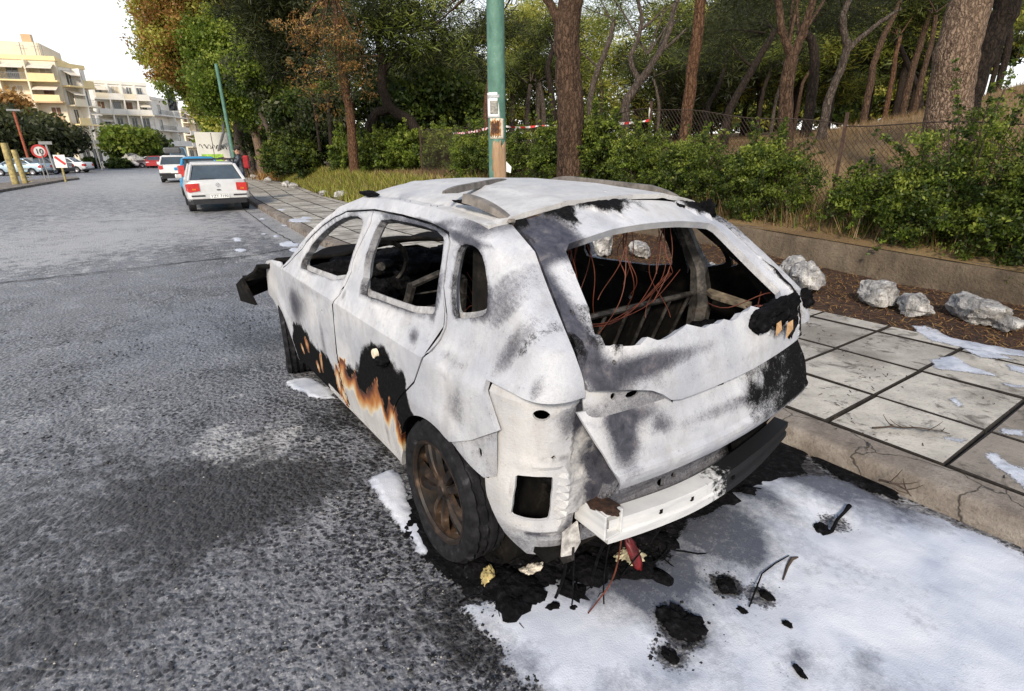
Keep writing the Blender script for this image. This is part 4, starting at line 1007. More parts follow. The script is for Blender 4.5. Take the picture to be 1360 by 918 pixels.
m.n = len(m.V); m.F = [(3 * i + q, 3 * i + 3 + q, 3 * i + 4 + q, 3 * i + 1 + q) for i in range(len(xx) - 1) for q in (0, 1)]
o = m.build('far_kerb', M_KERB); tag(o, kind='structure')

# --- pavers
def paver_mat(name, tint, dirt_shade):
    n = NT(name, .85)
    f = n.noise(4, 8, .7, dist=.4); g = n.noise(45, 5, .65); wc = n.N.new('ShaderNodeNewGeometry'); s_ = n.noise(5.5, 9, .74, wc.outputs['Position'], dist=.7)
    c = n.ramp(f, [(.3, tuple(t * .66 for t in tint)), (.55, tint), (.75, tuple(min(1, t * 1.22) for t in tint))])
    c = n.mix(n.ramp(s_, [(.53, 0), (.63, dirt_shade)]), c, (.055, .045, .038))
    ed = n.noise(1.2, 4, .6, wc.outputs['Position']); c = n.mix(n.ramp(ed, [(.46, 0), (.62, .6)]), c, (.13, .11, .09))
    c = n.mix(n.ramp(g, [(.58, 0), (.72, .75)]), c, (.07, .058, .048)); n.base(c); n.bump(n.math('ADD', g, f), .6, .008)
    at = n.N.new('ShaderNodeObjectInfo')
    return n.m
PMS = [paver_mat('worn_cream_paver', (.46, .43, .375), .75), paver_mat('worn_grey_paver', (.38, .355, .31), .85), paver_mat('dirty_brown_paver', (.24, .21, .175), .9)]
n = NT('dark_joint_soil', .95); n.base(n.ramp(n.noise(30, 5), [(.3, (.008, .006, .005)), (.7, (.03, .024, .018))])); M_JOINT = n.m
xs2 = np.concatenate([np.arange(-14, 40, 1.0), np.geomspace(41, 420, 24)]); m = MB()
m2 = [];
V = np.array([[(a, float(K(a)) - .20, .116), (a, float(K(a)) - 2.62 - (0 if a < 12 else 0), .116)] for a in xs2]).reshape(-1, 3)
F = [(2 * i, 2 * i + 1, 2 * i + 3, 2 * i + 2) for i in range(len(xs2) - 1)]
pave = tag(link('pavement', mesh_np('pavement', V, F), M_JOINT), kind='structure')
rows = [(.235, .63), (.865, .735), (1.605, .735), (2.345, .27)]
pm = {}
for ri, (off, wd) in enumerate(rows):
    for mi, mat in enumerate(PMS):
        for var in range(2):
            b = MB(); L = .603; g_ = .0105 + rk.uniform(-.002, .003); a, c_ = L / 2 - g_, wd / 2 - g_ * 1.25; e = .006
            V = [(sx * a, sy_ * c_, -.03) for sx, sy_ in ((-1, -1), (1, -1), (1, 1), (-1, 1))] + [(sx * a, sy_ * c_, .017) for sx, sy_ in ((-1, -1), (1, -1), (1, 1), (-1, 1))] + [(sx * (a - e), sy_ * (c_ - e), .021) for sx, sy_ in ((-1, -1), (1, -1), (1, 1), (-1, 1))]
            V = [(v_[0] + rk.uniform(-.006, .005), v_[1] + rk.uniform(-.006, .005), v_[2]) for v_ in V]
            F = [(8, 9, 10, 11)] + [(q, (q + 1) % 4, (q + 1) % 4 + 4, q + 4) for q in range(4)] + [(q + 4, (q + 1) % 4 + 4, (q + 1) % 4 + 8, q + 8) for q in range(4)]
            me = mesh_np('paver', V, F); me.materials.append(mat); me.materials.append(M_JOINT); me.polygons.foreach_set('material_index', [0] + [1] * 8); pm[ri, mi, var] = me
x = -.508 - .603 * 5.5 + .0; cnt = 0
while cnt < 70:
    sl_ = atan2(float(K(x + .3)) - float(K(x - .3)), .6)
    for ri, (off, wd) in enumerate(rows):
        if cnt >= 66 and ri > 2: continue
        sx = x
        mi = rk.choice([0, 0, 0, 1]) if x > -1.4 else rk.choice([2, 2, 1])
        me = pm[ri, mi, rk.randrange(2)]
        yy = float(K(sx)) - off - wd / 2
        link('paver', me, None, pave, loc=(sx, yy, .1165 + rk.uniform(-.002, .003)), rot=(rk.uniform(-.004, .004), rk.uniform(-.004, .004), sl_ + (pi if rk.random() < .5 else 0)))
    x += .603; cnt += 1
xe = x - .3; xs3 = np.concatenate([[xe], np.geomspace(xe + 4, 420, 24)])
V = np.array([[(a, float(K(a)) - .225, .134), (a, float(K(a)) - 2.6, .134)] for a in xs3]).reshape(-1, 3)
o = link('far_pavement', mesh_np('far_pavement', V, [(2 * i, 2 * i + 1, 2 * i + 3, 2 * i + 2) for i in range(len(xs3) - 1)]), PMS[1]); tag(o, kind='structure')

# --- soil verge and park slope
n = NT('dry_soil_with_needles', .95)
f = n.noise(3, 7, .7); g = n.noise(70, 6, .7); s_ = n.noise(30, 5, .7, n.mapv((.4, 2.5, 1), rot=(0, 0, .7)))
c = n.ramp(f, [(.3, (.022, .012, .008)), (.55, (.055, .028, .017)), (.75, (.10, .060, .035))]); c = n.mix(n.ramp(s_, [(.56, 0), (.70, .75)]), c, (.20, .11, .045)); c = n.mix(n.ramp(g, [(.5, 0), (.75, .5)]), c, (.008, .006, .005))
n.base(c); n.bump(n.math('ADD', g, s_), .9, .02); M_SOIL = n.m
xs4 = np.concatenate([np.arange(-6, 14, .10), np.arange(14, 45, .5), np.geomspace(46, 420, 20)]); ns = 28
V = []
for a in xs4:
    y0 = float(K(a)) - 2.60; y1 = float(WY(a)) - .25
    for i in range(ns + 1): V.append((a, y0 + (y1 - y0) * i / ns, i / ns))
V = np.array(V); t = V[:, 2].copy()
V[:, 2] = .112 + .05 * sstep(0, .2, t) * fbm(V[:, 0] * 3, V[:, 1] * 3, 0, 4, 6) + .10 * t ** 2 * sstep(.8, 3, V[:, 0]) + (fbm(V[:, 0] * 11, V[:, 1] * 11, 0, 2, 7) - .5) * .03 * sstep(0, .1, t)
gr = sstep(8, 12, V[:, 0]); V[:, 2] += gr * .60 * t ** 1.3
def gridF(a, b): 
    i = np.arange(a - 1)[:, None] * b + np.arange(b - 1)[None]; return np.stack([i.ravel(), (i + b).ravel(), (i + b + 1).ravel(), (i + 1).ravel()], 1)
tag(link('soil_verge', mesh_np('soil_verge', V, gridF(len(xs4), ns + 1)[:, ::-1].copy(), True), M_SOIL), kind='structure')
n = NT('dry_grass_slope', .95)
f = n.noise(.6, 6, .7); g = n.noise(25, 6, .75); h = n.noise(120, 3, .6)
c = n.ramp(f, [(.3, (.16, .095, .042)), (.5, (.29, .185, .08)), (.7, (.37, .26, .12))]); c = n.mix(n.ramp(g, [(.45, 0), (.7, .6)]), c, (.075, .045, .025)); c = n.mix(n.ramp(h, [(.5, 0), (.7, .4)]), c, (.22, .15, .08))
n.base(c); n.bump(n.math('ADD', g, h), 1, .03); M_GRASSG = n.m
xs5 = np.concatenate([-np.geomspace(6.2, 90, 12)[::-1], np.arange(-6, 45, .5), np.geomspace(46, 420, 22)]); ts5 = np.concatenate([[0, .1, .22, .35], np.arange(.5, 30, .5), np.geomspace(30.5, 330, 20)])
X, Tt = np.meshgrid(xs5, ts5, indexing='ij'); Y = WY(X) - Tt; Z = terrain(X, Y)
tag(link('park_slope', mesh_np('park_slope', np.stack([X.ravel(), Y.ravel(), Z.ravel()], 1), gridF(len(xs5), len(ts5))[:, ::-1].copy(), True), M_GRASSG), kind='structure')

# --- low retaining wall
n = NT('rough_rendered_wall', .92)
f = n.noise(2.2, 7, .68); g = n.noise(34, 6, .7); s_ = n.noise(5, 6, .65, n.mapv((1.2, 1.2, .35)))
c = n.ramp(f, [(.3, (.085, .063, .042)), (.55, (.16, .122, .083)), (.75, (.24, .19, .135))]); c = n.mix(n.ramp(s_, [(.5, 0), (.7, .75)]), c, (.06, .048, .036)); c = n.mix(n.ramp(g, [(.5, 0), (.7, .5)]), c, (.06, .05, .04))
n.base(c); n.bump(n.math('ADD', n.math('MULTIPLY', g, 1.3), f), 1.0, .02)
xw = np.arange(-8, 9.01, .12); V = []; pz = [(0, -.05), (0, .1), (.0, .22), (.004, .32), (.012, .40), (.03, .445), (.07, .46), (.24, .462), (.26, .3)]
for a in xw:
    zt = float(walltop(a))
    for d, z in pz:
        nz_ = float(fbm(a * 3, z * 5, 0, 3, 19) - .5) * .035
        V.append((a, float(WY(a)) + .02 - d + nz_, (z / .462) * zt + (nz_ * .6 if z > .4 else 0)))
me = mesh_np('retaining_wall', V, gridF(len(xw), len(pz)), True)
tag(link('retaining_wall', me, n.m), 'low rough brown rendered retaining wall behind the row of pale boulders', 'wall')

# --- boulders
n = NT('pale_limestone', .88)
f = n.noise(6, 8, .75, dist=.8); g = n.noise(30, 6, .7); v = n.voro(14)
c = n.ramp(f, [(.34, (.07, .065, .065)), (.46, (.33, .32, .31)), (.58, (.62, .60, .57)), (.8, (.74, .72, .68))]); c = n.mix(n.ramp(g, [(.55, 0), (.75, .6)]), c, (.08, .07, .06))
n.base(c); n.bump(n.math('ADD', n.math('MULTIPLY', f, 2), g), 1.0, .03); M_ROCK = n.m
def rock(c, ext, seed, label, group=None, n_=36, rz=0.0):
    th = np.linspace(0, pi, n_ // 2 + 2)[:, None]; ph = np.linspace(0, 2 * pi, n_, endpoint=False)[None]
    X = np.sin(th) * np.cos(ph); Y = np.sin(th) * np.sin(ph); Z = np.cos(th) + 0 * ph
    D = np.stack([X, Y, Z], -1); r = np.ones(X.shape)
    rr = np.random.default_rng(seed)
    for k in range(20):     # facets: clip by random planes
        nv = rr.normal(size=3); nv /= np.linalg.norm(nv); h = rr.uniform(.55, .88); dt = D @ nv; r = np.where(dt > .02, np.minimum(r, h / np.maximum(dt, .02)), r)
    f = fbm(X * 3 + seed, Y * 3, Z * 3, 4, seed); r = r * (1 + .5 * (f - .5)) - .12 * sstep(.62, .75, fbm(X * 5 + seed, Y * 5, Z * 5, 3, seed + 3))
    V = (D * r[..., None] * np.array(ext)).reshape(-1, 3)
    m_ = n_ // 2 + 2; i = np.arange(m_ - 1)[:, None]; k = np.arange(n_)[None]
    F = np.stack([i * n_ + k, (i + 1) * n_ + k, (i + 1) * n_ + (k + 1) % n_, i * n_ + (k + 1) % n_], -1).reshape(-1, 4)
    me = mesh_np('boulder', V, F, True); me.set_sharp_from_angle(angle=radians(24))
    return tag(link('boulder', me, M_ROCK, loc=c, rot=(0, 0, rz)), label, 'boulder', group)
RG = 'pale boulders along the foot of the wall'
def R_(px, py, ext, seed, label, rz=-.6, z=.16):
    ext = (ext[0] * 1.30, ext[1] * 1.25, ext[2] * 1.15)
    p = on(px, py, z); return rock((p[0], p[1], z + ext[2] * .55), ext, seed, label, RG, rz=rz)
R_(1162, 402, (.25, .17, .16), 3, 'grey faceted boulder with a dark hole, left of the three wedge shaped ones')
R_(1214, 417, (.22, .13, .12), 5, 'smaller wedge shaped pale boulder between two larger boulders')
R_(1292, 424, (.29, .17, .15), 8, 'largest long pale boulder with dry straw in front near the right edge')
R_(1337, 437, (.13, .10, .08), 9, 'small low tan boulder last in the row at the right edge')
R_(1068, 383, (.26, .18, .22), 11, 'white pitted boulder just right of the burnt car')
R_(1046, 372, (.18, .16, .19), 12, 'white knobbly boulder half hidden behind the burnt car')
R_(1000, 372, (.22, .18, .16), 14, 'pale boulder seen through the right opening of the tailgate')
R_(940, 372, (0.24, 0.18, 0.14), 15, 'pale boulder seen through the rear quarter opening of the car')
R_(905, 366, (0.18, 0.16, 0.14), 16, 'cream boulder seen through the tailgate beside a dark pillar')
R_(800, 338, (0.27, 0.19, 0.19), 17, 'broad cream boulder seen through the upper left of the tailgate opening')
R_(850, 340, (0.21, 0.16, 0.16), 18, 'pale boulder seen through the middle of the tailgate opening')
# far verge stones
rr = random.Random(11)
VG = 'small boulders edging the grass verge'
for i, (px, py, sz, l) in enumerate([(338, 236, .28, 'small boulder at the far end of the grass verge behind the silver car'), (357, 241, .30, 'tan verge boulder behind the man with the backpack'), (380, 247, .34, 'pale verge boulder beside orange dry weeds'), (388, 248, .25, 'grey verge boulder right of the orange weeds'),
                            (430, 258, .24, 'low tan boulder in bright green verge grass'), (452, 262, .30, 'pale verge boulder nearest to the car roof'), (410, 236, .3, 'grey stone higher up the verge below the hedge'), (520, 238, .35, 'grey stone at the hedge foot above the car roof')]):
    p = on(px, py, .2); rock((p[0], p[1], .25), (sz, sz * .75, sz * .6), 20 + i, l, VG, 20, rr.uniform(0, 3))
R_(178, 222, (.1, .1, .1), 44, 'x') if False else None

# --- needles and dry litter on the soil verge
def litter(name, N, region, L, wdt, mats, seed=1, zup=.01, tilt=.35):
    r = np.random.default_rng(seed); C = region(r, N); N = len(C)
    a = r.uniform(0, 6.28, N); b = r.uniform(-tilt, tilt, N); l = L[0] + (L[1] - L[0]) * r.random(N)
    d = np.stack([np.cos(a) * np.cos(b), np.sin(a) * np.cos(b), np.sin(b)], 1) * l[:, None] / 2; s_ = np.stack([-np.sin(a), np.cos(a), r.uniform(-.3, .3, N)], 1) * wdt / 2
    C = C + np.array([0, 0, zup]); V = np.stack([C - d - s_, C + d - s_ * .4, C + d + s_ * .4, C - d + s_], 1).reshape(-1, 3)
    F = (np.array([0, 1, 2, 3])[None] + 4 * np.arange(N)[:, None])
    me = mesh_np(name, V, F); 
    o = link(name, me, mats); me.polygons.foreach_set('material_index', (r.random(N) * len(mats)).astype(np.int32)); return tag(o, kind='stuff')
def reg_verge(r, N):
    x = -2.2 + r.random(N) * 8; t = r.random(N); y0 = K(x) - 2.55; y1 = WY(x) + .05; y = y0 + (y1 - y0) * t
    z = .112 + .05 * sstep(0, .2, t) * fbm(x * 3, y * 3, 0, 4, 6) + .10 * t ** 2 * sstep(.8, 3, x)
    return np.stack([x, y, z], 1)
litter('dry_needle_litter', 16000, reg_verge, (.03, .10), .006, [simple('needle_brown', (.13, .055, .02), .9, .4, 40), simple('needle_tan', (.30, .17, .06), .9, .4, 40), simple('needle_dark', (.035, .018, .01), .9, .4, 40)], 3)
def reg_pave(r, N):
    x = -2.2 + r.random(N) * 4.5; y = K(x) - .05 - r.random(N) * 2.6; k = (fbm(x * 3, y * 3, 0, 3, 71) > .56)
    return np.stack([x, y, 0 * x + .139], 1)[k]
litter('charred_crumbs', 1500, reg_pave, (.01, .05), .008, [simple('crumb_black', (.015, .014, .013), .9, .4, 40), simple('crumb_brown', (.06, .04, .025), .9, .4, 40)], 5, .003, .1)
M_TWIG = simple('dry_twig', (.05, .035, .025), .9, .4, 40)
def twig(px1, px2, z, r_, seed, lbl, forks=4, cat='twig'):
    r = random.Random(seed); a = Vector(on(*px1, z)); b = Vector(on(*px2, z)); m = MB(); pts = []
    for i in range(9):
        t = i / 8; p = a.lerp(b, t); pts.append((p.x + r.uniform(-.008, .008), p.y + r.uniform(-.008, .008), z + .01 + .02 * sin(pi * t)))
    m.tube(pts, [r_ * (1 - .6 * i / 8) for i in range(9)], 6)
    for k in range(forks):
        i = r.randrange(2, 8); p = Vector(pts[i]); d = Vector((r.uniform(-1, 1), r.uniform(-1, 1), .2)).normalized() * r.uniform(.05, .12); m.tube([p, p + d * .6, p + d + Vector((0, 0, .01))], [r_ * .5, r_ * .4, r_ * .2], 5)
    o = m.build('twig', M_TWIG, None, True); return tag(o, lbl, cat)
twig((1157, 570), (1262, 578), .142, .006, 3, 'thin burnt twig lying across the second row of pavers', 7)
twig((1165, 640), (1212, 662), .10, .007, 4, 'short burnt stick hanging over the kerb edge', 5)
# ================================================================== FOAM AND DEBRIS
n = NT('extinguisher_foam', .45, 0, .5)
at = n.N.new('ShaderNodeAttribute'); at.attribute_name = 'dirt_shade'; sp = n.N.new('ShaderNodeSeparateColor'); n.L.new(at.outputs['Color'], sp.inputs[0])  # red channel: foam dirt together with painted shade
f = n.noise(3.5, 5, .55, dist=.5); g = n.noise(150, 4, .7); md = n.noise(30, 6, .7); v = n.voro(60)
c = n.ramp(f, [(.3, (.42, .45, .53)), (.52, (.55, .575, .63)), (.72, (.65, .66, .69))])
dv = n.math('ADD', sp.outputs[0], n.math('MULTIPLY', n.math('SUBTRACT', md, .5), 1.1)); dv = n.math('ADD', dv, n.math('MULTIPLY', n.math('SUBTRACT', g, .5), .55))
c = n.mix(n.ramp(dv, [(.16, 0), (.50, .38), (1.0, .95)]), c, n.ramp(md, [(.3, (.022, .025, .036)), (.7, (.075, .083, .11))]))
c = n.mix(n.math('MULTIPLY', n.ramp(v, [(.05, 1), (.09, 0)]), n.ramp(f, [(.45, 0), (.6, .7)])), c, (.10, .10, .12))
n.base(c)
cov = n.math('ADD', sp.outputs[1], n.math('ADD', n.math('MULTIPLY', n.math('SUBTRACT', md, .5), 1.0), n.math('MULTIPLY', n.math('SUBTRACT', g, .5), .9)))
cov = n.math('ADD', cov, n.math('MULTIPLY', n.math('SUBTRACT', n.voro(75), .35), .5)); n.L.new(n.ramp(cov, [(.30, 0), (.62, 1)]), n.b.inputs['Alpha'])
bb = n.voro(170); b3 = n.voro(420); n.bump(n.math('ADD', n.math('MULTIPLY', bb, .8), n.math('ADD', n.math('MULTIPLY', b3, .5), n.math('ADD', n.math('MULTIPLY', g, .4), n.math('MULTIPLY', md, .8)))), .3, .004); M_FOAM = n.m
def poly_sd(Q, poly):
    d = np.full(len(Q), 1e9); n_ = len(poly)
    for i in range(n_):
        a = np.array(poly[i]); b = np.array(poly[(i + 1) % n_]); ab = b - a
        t = np.clip(((Q - a) @ ab) / (ab @ ab + 1e-12), 0, 1); d = np.minimum(d, np.linalg.norm(Q - a - t[:, None] * ab, axis=1))
    return np.where(inpoly(Q, poly), d, -d)
def foam(pxpoly, z0, cell, hmax, fall, seed, label, dirt_shade=None, ragged=.08, name='foam', holes=()):
    poly = [tuple(on(a, b, z0)[:2]) for a, b in pxpoly]; A = np.array(poly); lo, hi = A.min(0) - .1, A.max(0) + .1
    gx = np.arange(lo[0], hi[0], cell); gy = np.arange(lo[1], hi[1], cell); X, Y = np.meshgrid(gx, gy, indexing='ij'); Q = np.stack([X.ravel(), Y.ravel()], 1)
    d = poly_sd(Q, poly) + (fbm(Q[:, 0] * 5, Q[:, 1] * 5, 0, 5, seed) - .5) * ragged * 2 + (fbm(Q[:, 0] * 25, Q[:, 1] * 25, 0, 3, seed + 2) - .5) * ragged * .6
    for (hx, hy, hr) in holes:
        c_ = on(hx, hy, z0); dd = np.linalg.norm(Q - c_[:2], axis=1) - hr; d = np.minimum(d, dd + (fbm(Q[:, 0] * 12, Q[:, 1] * 12, 0, 4, seed + 7) - .5) * hr * .9)
    h = hmax * sstep(0, fall, d) ** .7 * (.55 + .9 * fbm(Q[:, 0] * 2.2, Q[:, 1] * 2.2, 0, 3, seed + 1)) + .006 * (fbm(Q[:, 0] * 12, Q[:, 1] * 12, 0, 3, seed + 4) - .5) * sstep(0, .05, d)
    Z = z0 + np.where(d > 0, np.maximum(h, .001), -.004)
    D = dirt_shade(Q, d) if dirt_shade is not None else 0 * d
    ok = (d > -cell * .7).reshape(X.shape); F = gridF(len(gx), len(gy)); okf = ok.ravel()[F].all(1); F = F[okf]
    u, inv = np.unique(F, return_inverse=True); F = inv.reshape(F.shape)
    me = mesh_np(name, np.column_stack([Q, Z])[u], F.copy(), True, {'dirt_shade': np.stack([np.clip(D, 0, 1), np.clip(1.15 * sstep(-.01, fall * .75, d) - .42 * np.clip(D - .45, 0, 1), 0, 1), 0 * D, 1 + 0 * D], 1)[u]})
    o = link(name, me, M_FOAM); return tag(o, kind='stuff')
def dirt_shade_main(Q, d):  # dirt, and the car's shade painted dark behind the tail and kerbside
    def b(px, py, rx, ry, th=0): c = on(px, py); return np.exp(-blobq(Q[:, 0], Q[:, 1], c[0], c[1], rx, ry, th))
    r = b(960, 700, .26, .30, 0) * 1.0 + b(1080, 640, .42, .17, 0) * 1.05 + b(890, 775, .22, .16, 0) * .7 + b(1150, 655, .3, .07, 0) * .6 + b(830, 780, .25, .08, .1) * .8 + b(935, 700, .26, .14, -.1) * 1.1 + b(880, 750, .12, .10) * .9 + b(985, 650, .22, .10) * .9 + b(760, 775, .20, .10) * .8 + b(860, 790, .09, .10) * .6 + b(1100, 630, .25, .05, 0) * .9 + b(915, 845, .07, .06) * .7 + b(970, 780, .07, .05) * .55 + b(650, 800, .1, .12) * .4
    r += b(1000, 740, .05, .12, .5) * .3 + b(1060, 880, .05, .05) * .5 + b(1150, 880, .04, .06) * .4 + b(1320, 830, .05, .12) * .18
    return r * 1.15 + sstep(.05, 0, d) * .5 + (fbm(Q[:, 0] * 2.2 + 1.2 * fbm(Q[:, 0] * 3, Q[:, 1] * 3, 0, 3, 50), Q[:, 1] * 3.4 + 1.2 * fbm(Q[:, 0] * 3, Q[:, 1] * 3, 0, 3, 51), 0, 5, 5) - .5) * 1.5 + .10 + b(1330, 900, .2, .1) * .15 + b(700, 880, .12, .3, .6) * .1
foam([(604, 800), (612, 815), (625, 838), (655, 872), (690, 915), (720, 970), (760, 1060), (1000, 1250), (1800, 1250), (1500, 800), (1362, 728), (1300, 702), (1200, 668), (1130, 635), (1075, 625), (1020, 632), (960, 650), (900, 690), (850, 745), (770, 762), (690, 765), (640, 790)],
     .004, .0115, .020, .16, 3, 'x', dirt_shade_main, .06, holes=[(905, 838, .045), (890, 872, .02), (965, 780, .02), (1108, 696, .02), (1010, 792, .016)])
foam([(484, 638), (500, 630), (522, 622), (536, 640), (548, 665), (560, 700), (575, 728), (572, 740), (552, 735), (538, 712), (515, 690), (498, 665)], .004, .008, .014, .05, 9, 'x', lambda Q, d: sstep(.04, 0, d) * .5 + .05, .05)
foam([(380, 512), (388, 503), (410, 500), (440, 514), (462, 535), (436, 532), (400, 527)], .004, .012, .012, .05, 10, 'x', lambda Q, d: sstep(.04, 0, d) * .6 + (fbm(Q[:, 0] * 9, Q[:, 1] * 9, 0, 3, 2) - .5) * 1.2, .08)
for i, (pp, z0, h_) in enumerate([([(1228, 478), (1262, 472), (1290, 484), (1335, 500), (1330, 504), (1280, 496), (1240, 490)], .139, .010),
        ([(1200, 430), (1232, 432), (1262, 447), (1330, 460), (1372, 468), (1372, 478), (1300, 468), (1235, 452)], .139, .006),
        ([(1265, 460), (1320, 465), (1350, 478), (1300, 478)], .139, .005), ([(1325, 480), (1372, 490), (1372, 500), (1340, 492)], .139, .008), ([(1325, 508), (1372, 512), (1372, 518), (1340, 514)], .139, .007),
        ([(1300, 600), (1325, 598), (1342, 615), (1375, 628), (1375, 668), (1345, 640), (1318, 622)], .139, .010), ([(1255, 528), (1272, 526), (1284, 540), (1270, 545)], .139, .006),
        ([(1165, 530), (1182, 530), (1192, 550), (1180, 552)], .139, .005), ([(1245, 575), (1290, 583), (1285, 592), (1250, 585)], .139, .004), ([(1226, 552), (1240, 553), (1240, 563), (1228, 563)], .139, .006), ([(1320, 565), (1365, 572), (1365, 582), (1325, 578)], .139, .006)]):
    foam(pp, z0, .008, h_, .11, 30 + i, 'x', lambda Q, d: .26 + sstep(.03, 0, d) * .55 + (fbm(Q[:, 0] * 14, Q[:, 1] * 14, 0, 3, 2) - .5) * .8, .045, name='foam_streak')
for i, (px, py, rx, ry) in enumerate([(385, 324, 13, 3.5), (392, 332, 9, 2.5), (320, 333, 8, 2.5), (338, 332, 4, 1.8), (314, 318, 7, 2.5), (366, 314, 5, 1.6), (349, 291, 5, 1.2), (395, 293, 15, 2.6), (405, 290, 8, 2), (374, 279, 4, 1.0), (352, 311, 3, 1), (378, 300, 4, 1.2)]):
    zz = .136 if py < 300 and px > 360 else .006
    foam([(px + rx * cos(a) * (1 + .2 * sin(3 * a + i)), py + ry * sin(a)) for a in np.linspace(0, 6.28, 12, endpoint=False)], zz, .03, .012, .08, 50 + i, 'x', lambda Q, d: 0 * d + .05, .10, name='foam_patch')

# --- charred debris: things
def lump(px, py, z, ext, seed, label, cat='debris', mat=M_CHAR, rz=0.0, n_=34, amp=.55, name='charred_lump', group=None):
    p = on(px, py, z); o = crust(name, (p[0], p[1], z + ext[2] * .25), ext, amp, seed, mat, None, n_, base=None) if False else None
    th = None
    o = crust(name, (0, 0, 0), ext, amp, seed, mat, parent=kerb, n=n_); o.parent = None; o.location = (p[0], p[1], z + ext[2] * .25); o.rotation_euler = (0, 0, rz)
    return tag(o, label, cat, group)
lump(905, 832, .004, (.085, .060, .038), 3, 'largest black charred lump sunk in the white foam', rz=.3, n_=52)
lump(890, 872, .004, (.035, .025, .012), 4, 'small flat black crumb just below the largest lump in the foam')
lump(965, 778, .008, (.035, .045, .016), 5, 'dark ragged char patch left of the thin burnt stick', rz=.5)
lump(1018, 792, .012, (.030, .018, .012), 6, 'small black lump at the lower end of the burnt stick')
lump(985, 812, .012, (.022, .016, .010), 7, 'tiny black crumb below the burnt stick in foam')
lump(1045, 830, .02, (.018, .014, .010), 8, 'lone small black flake right of centre in the foam')
lump(1090, 705, .012, (.030, .045, .022), 9, 'black burnt hook shaped piece, its thick lower end in foam', rz=.4)
o = lump(1062, 892, .03, (.012, .030, .006), 10, 'small dark sliver near the bottom edge of the foam', rz=1.2)
def bent(ptspx, z, r_, label, name='burnt_stick', mat=M_CHAR, cat='debris'):
    m = MB(); m.tube([tuple(on(a, b, z + dz)) for a, b, dz in ptspx], r_, 8); o = m.build(name, mat, None, True); return tag(o, label, cat)
bent([(1092, 712, .0), (1105, 705, .006), (1112, 690, .014), (1122, 680, .02), (1128, 672, .02)], .02, [.007, .009, .007, .008, .012], 'bent charred bar sticking up from foam with a knob end', 'charred_bar')
bent([(995, 806, 0), (1003, 785, .01), (1012, 762, .01), (1030, 748, .01), (1048, 738, .012)], .024, [.003, .0035, .003, .003, .002], 'thin curved burnt stick lying on the foam')
bent([(1040, 770, 0), (1046, 752, .004), (1052, 742, .006), (1060, 740, .006)], .026, [.003, .006, .008, .003], 'short twisted brown stalk beside the curved stick', 'burnt_stalk', M_TWIG)
# the rubble of melted parts beneath the tail
rd = random.Random(8)
def under():
    objs = []
    V_ = [];
    for i in range(120):
        x = rd.uniform(-.72, .35); y = rd.uniform(-.75, .80)
        if rd.random() < .6: x = rd.uniform(-.62, -.20); y = rd.uniform(-.1, .82)
        objs.append((x, y, rd.uniform(.02, .06)))
    Vs = []; Fs = []; nn_ = 0
    for i, (x, y, s_) in enumerate(objs):
        n_ = 12; th = np.linspace(0, pi, 7)[:, None]; ph = np.linspace(0, 2 * pi, n_, endpoint=False)[None]
        X = np.sin(th) * np.cos(ph); Y = np.sin(th) * np.sin(ph); Z = np.cos(th) + 0 * ph
        r = 1 + 1.1 * (fbm(X * 2 + i, Y * 2, Z * 2, 3, i) - .5); V = np.stack([X * r * s_ * rd.uniform(.8, 1.8), Y * r * s_ * rd.uniform(.8, 1.6), Z * r * s_ * .6], -1).reshape(-1, 3) + np.array([x, y, .008])
        a = np.arange(6)[:, None]; k = np.arange(n_)[None]; F = np.stack([a * n_ + k, (a + 1) * n_ + k, (a + 1) * n_ + (k + 1) % n_, a * n_ + (k + 1) % n_], -1).reshape(-1, 4) + nn_
        Vs.append(V); Fs.append(F); nn_ += len(V)
    return tag(link('melted_rubble', mesh_np('melted_rubble', np.concatenate(Vs), np.concatenate(Fs), True), M_CHAR), kind='stuff')
under()
# sooty puddle skirt under the car tail: black burnt film with ragged rim
def film(pxpoly, z0, cell, seed, name, mat, ragged):
    o = foam(pxpoly, z0, cell, .010, .04, seed, 'x', None, ragged, name); o.data.materials.clear(); o.data.materials.append(mat); return o
film([(535, 700), (560, 735), (590, 770), (612, 798), (660, 790), (740, 775), (790, 790), (850, 785), (890, 765), (940, 700), (1040, 640), (1090, 600), (1110, 600), (1080, 570), (980, 560), (700, 560), (560, 640)], .006, .012, 61, 'burnt_residue_film', M_CHAR, .09)
film([(1060, 575), (1110, 600), (1150, 625), (1200, 650), (1190, 662), (1130, 640), (1080, 612)], .009, .010, 62, 'burnt_residue_film', M_CHAR, .05)
def paper(px, py, z, pts, col, label, name='scorched_scrap', seed=1):
    c = on(px, py, z); A = np.array(pts); ex = (np.ptp(A[:, 0]) / 2 * .9, np.ptp(A[:, 1]) / 2 * .9, .012)
    o = crust(name, (0, 0, 0), ex, .75, seed + 80, simple('scrap_' + name + str(seed), col, .85, .7, 22, 0, .5), parent=kerb, n=44); o.parent = None; o.location = (c[0], c[1], z + .012); o.rotation_euler = (.25, .15, seed)
    return tag(o, label, 'debris')
paper(832, 742, .02, [(-.05, .07, .03), (.0, .06, .05), (.05, .02, .05), (.03, -.05, .02), (-.03, -.06, .0), (-.06, .0, .01)], (.42, .38, .26), 'crumpled cream scorched scrap under the near end of the bumper beam', seed=2)
paper(702, 762, .01, [(-.04, .05, .012), (0, .055, .02), (.03, .0, .016), (.015, -.07, .012), (-.02, -.06, .004), (-.03, .0, .006)], (.55, .50, .42), 'curled pale scrap lying at the edge of the foam below the rear corner', seed=3)
paper(648, 768, .01, [(-.02, .05, .006), (.02, .04, .012), (.02, -.02, .012), (-.01, -.05, .004), (-.03, 0, .004)], (.40, .32, .14), 'yellowish burnt scrap by the near rear tyre', seed=4)

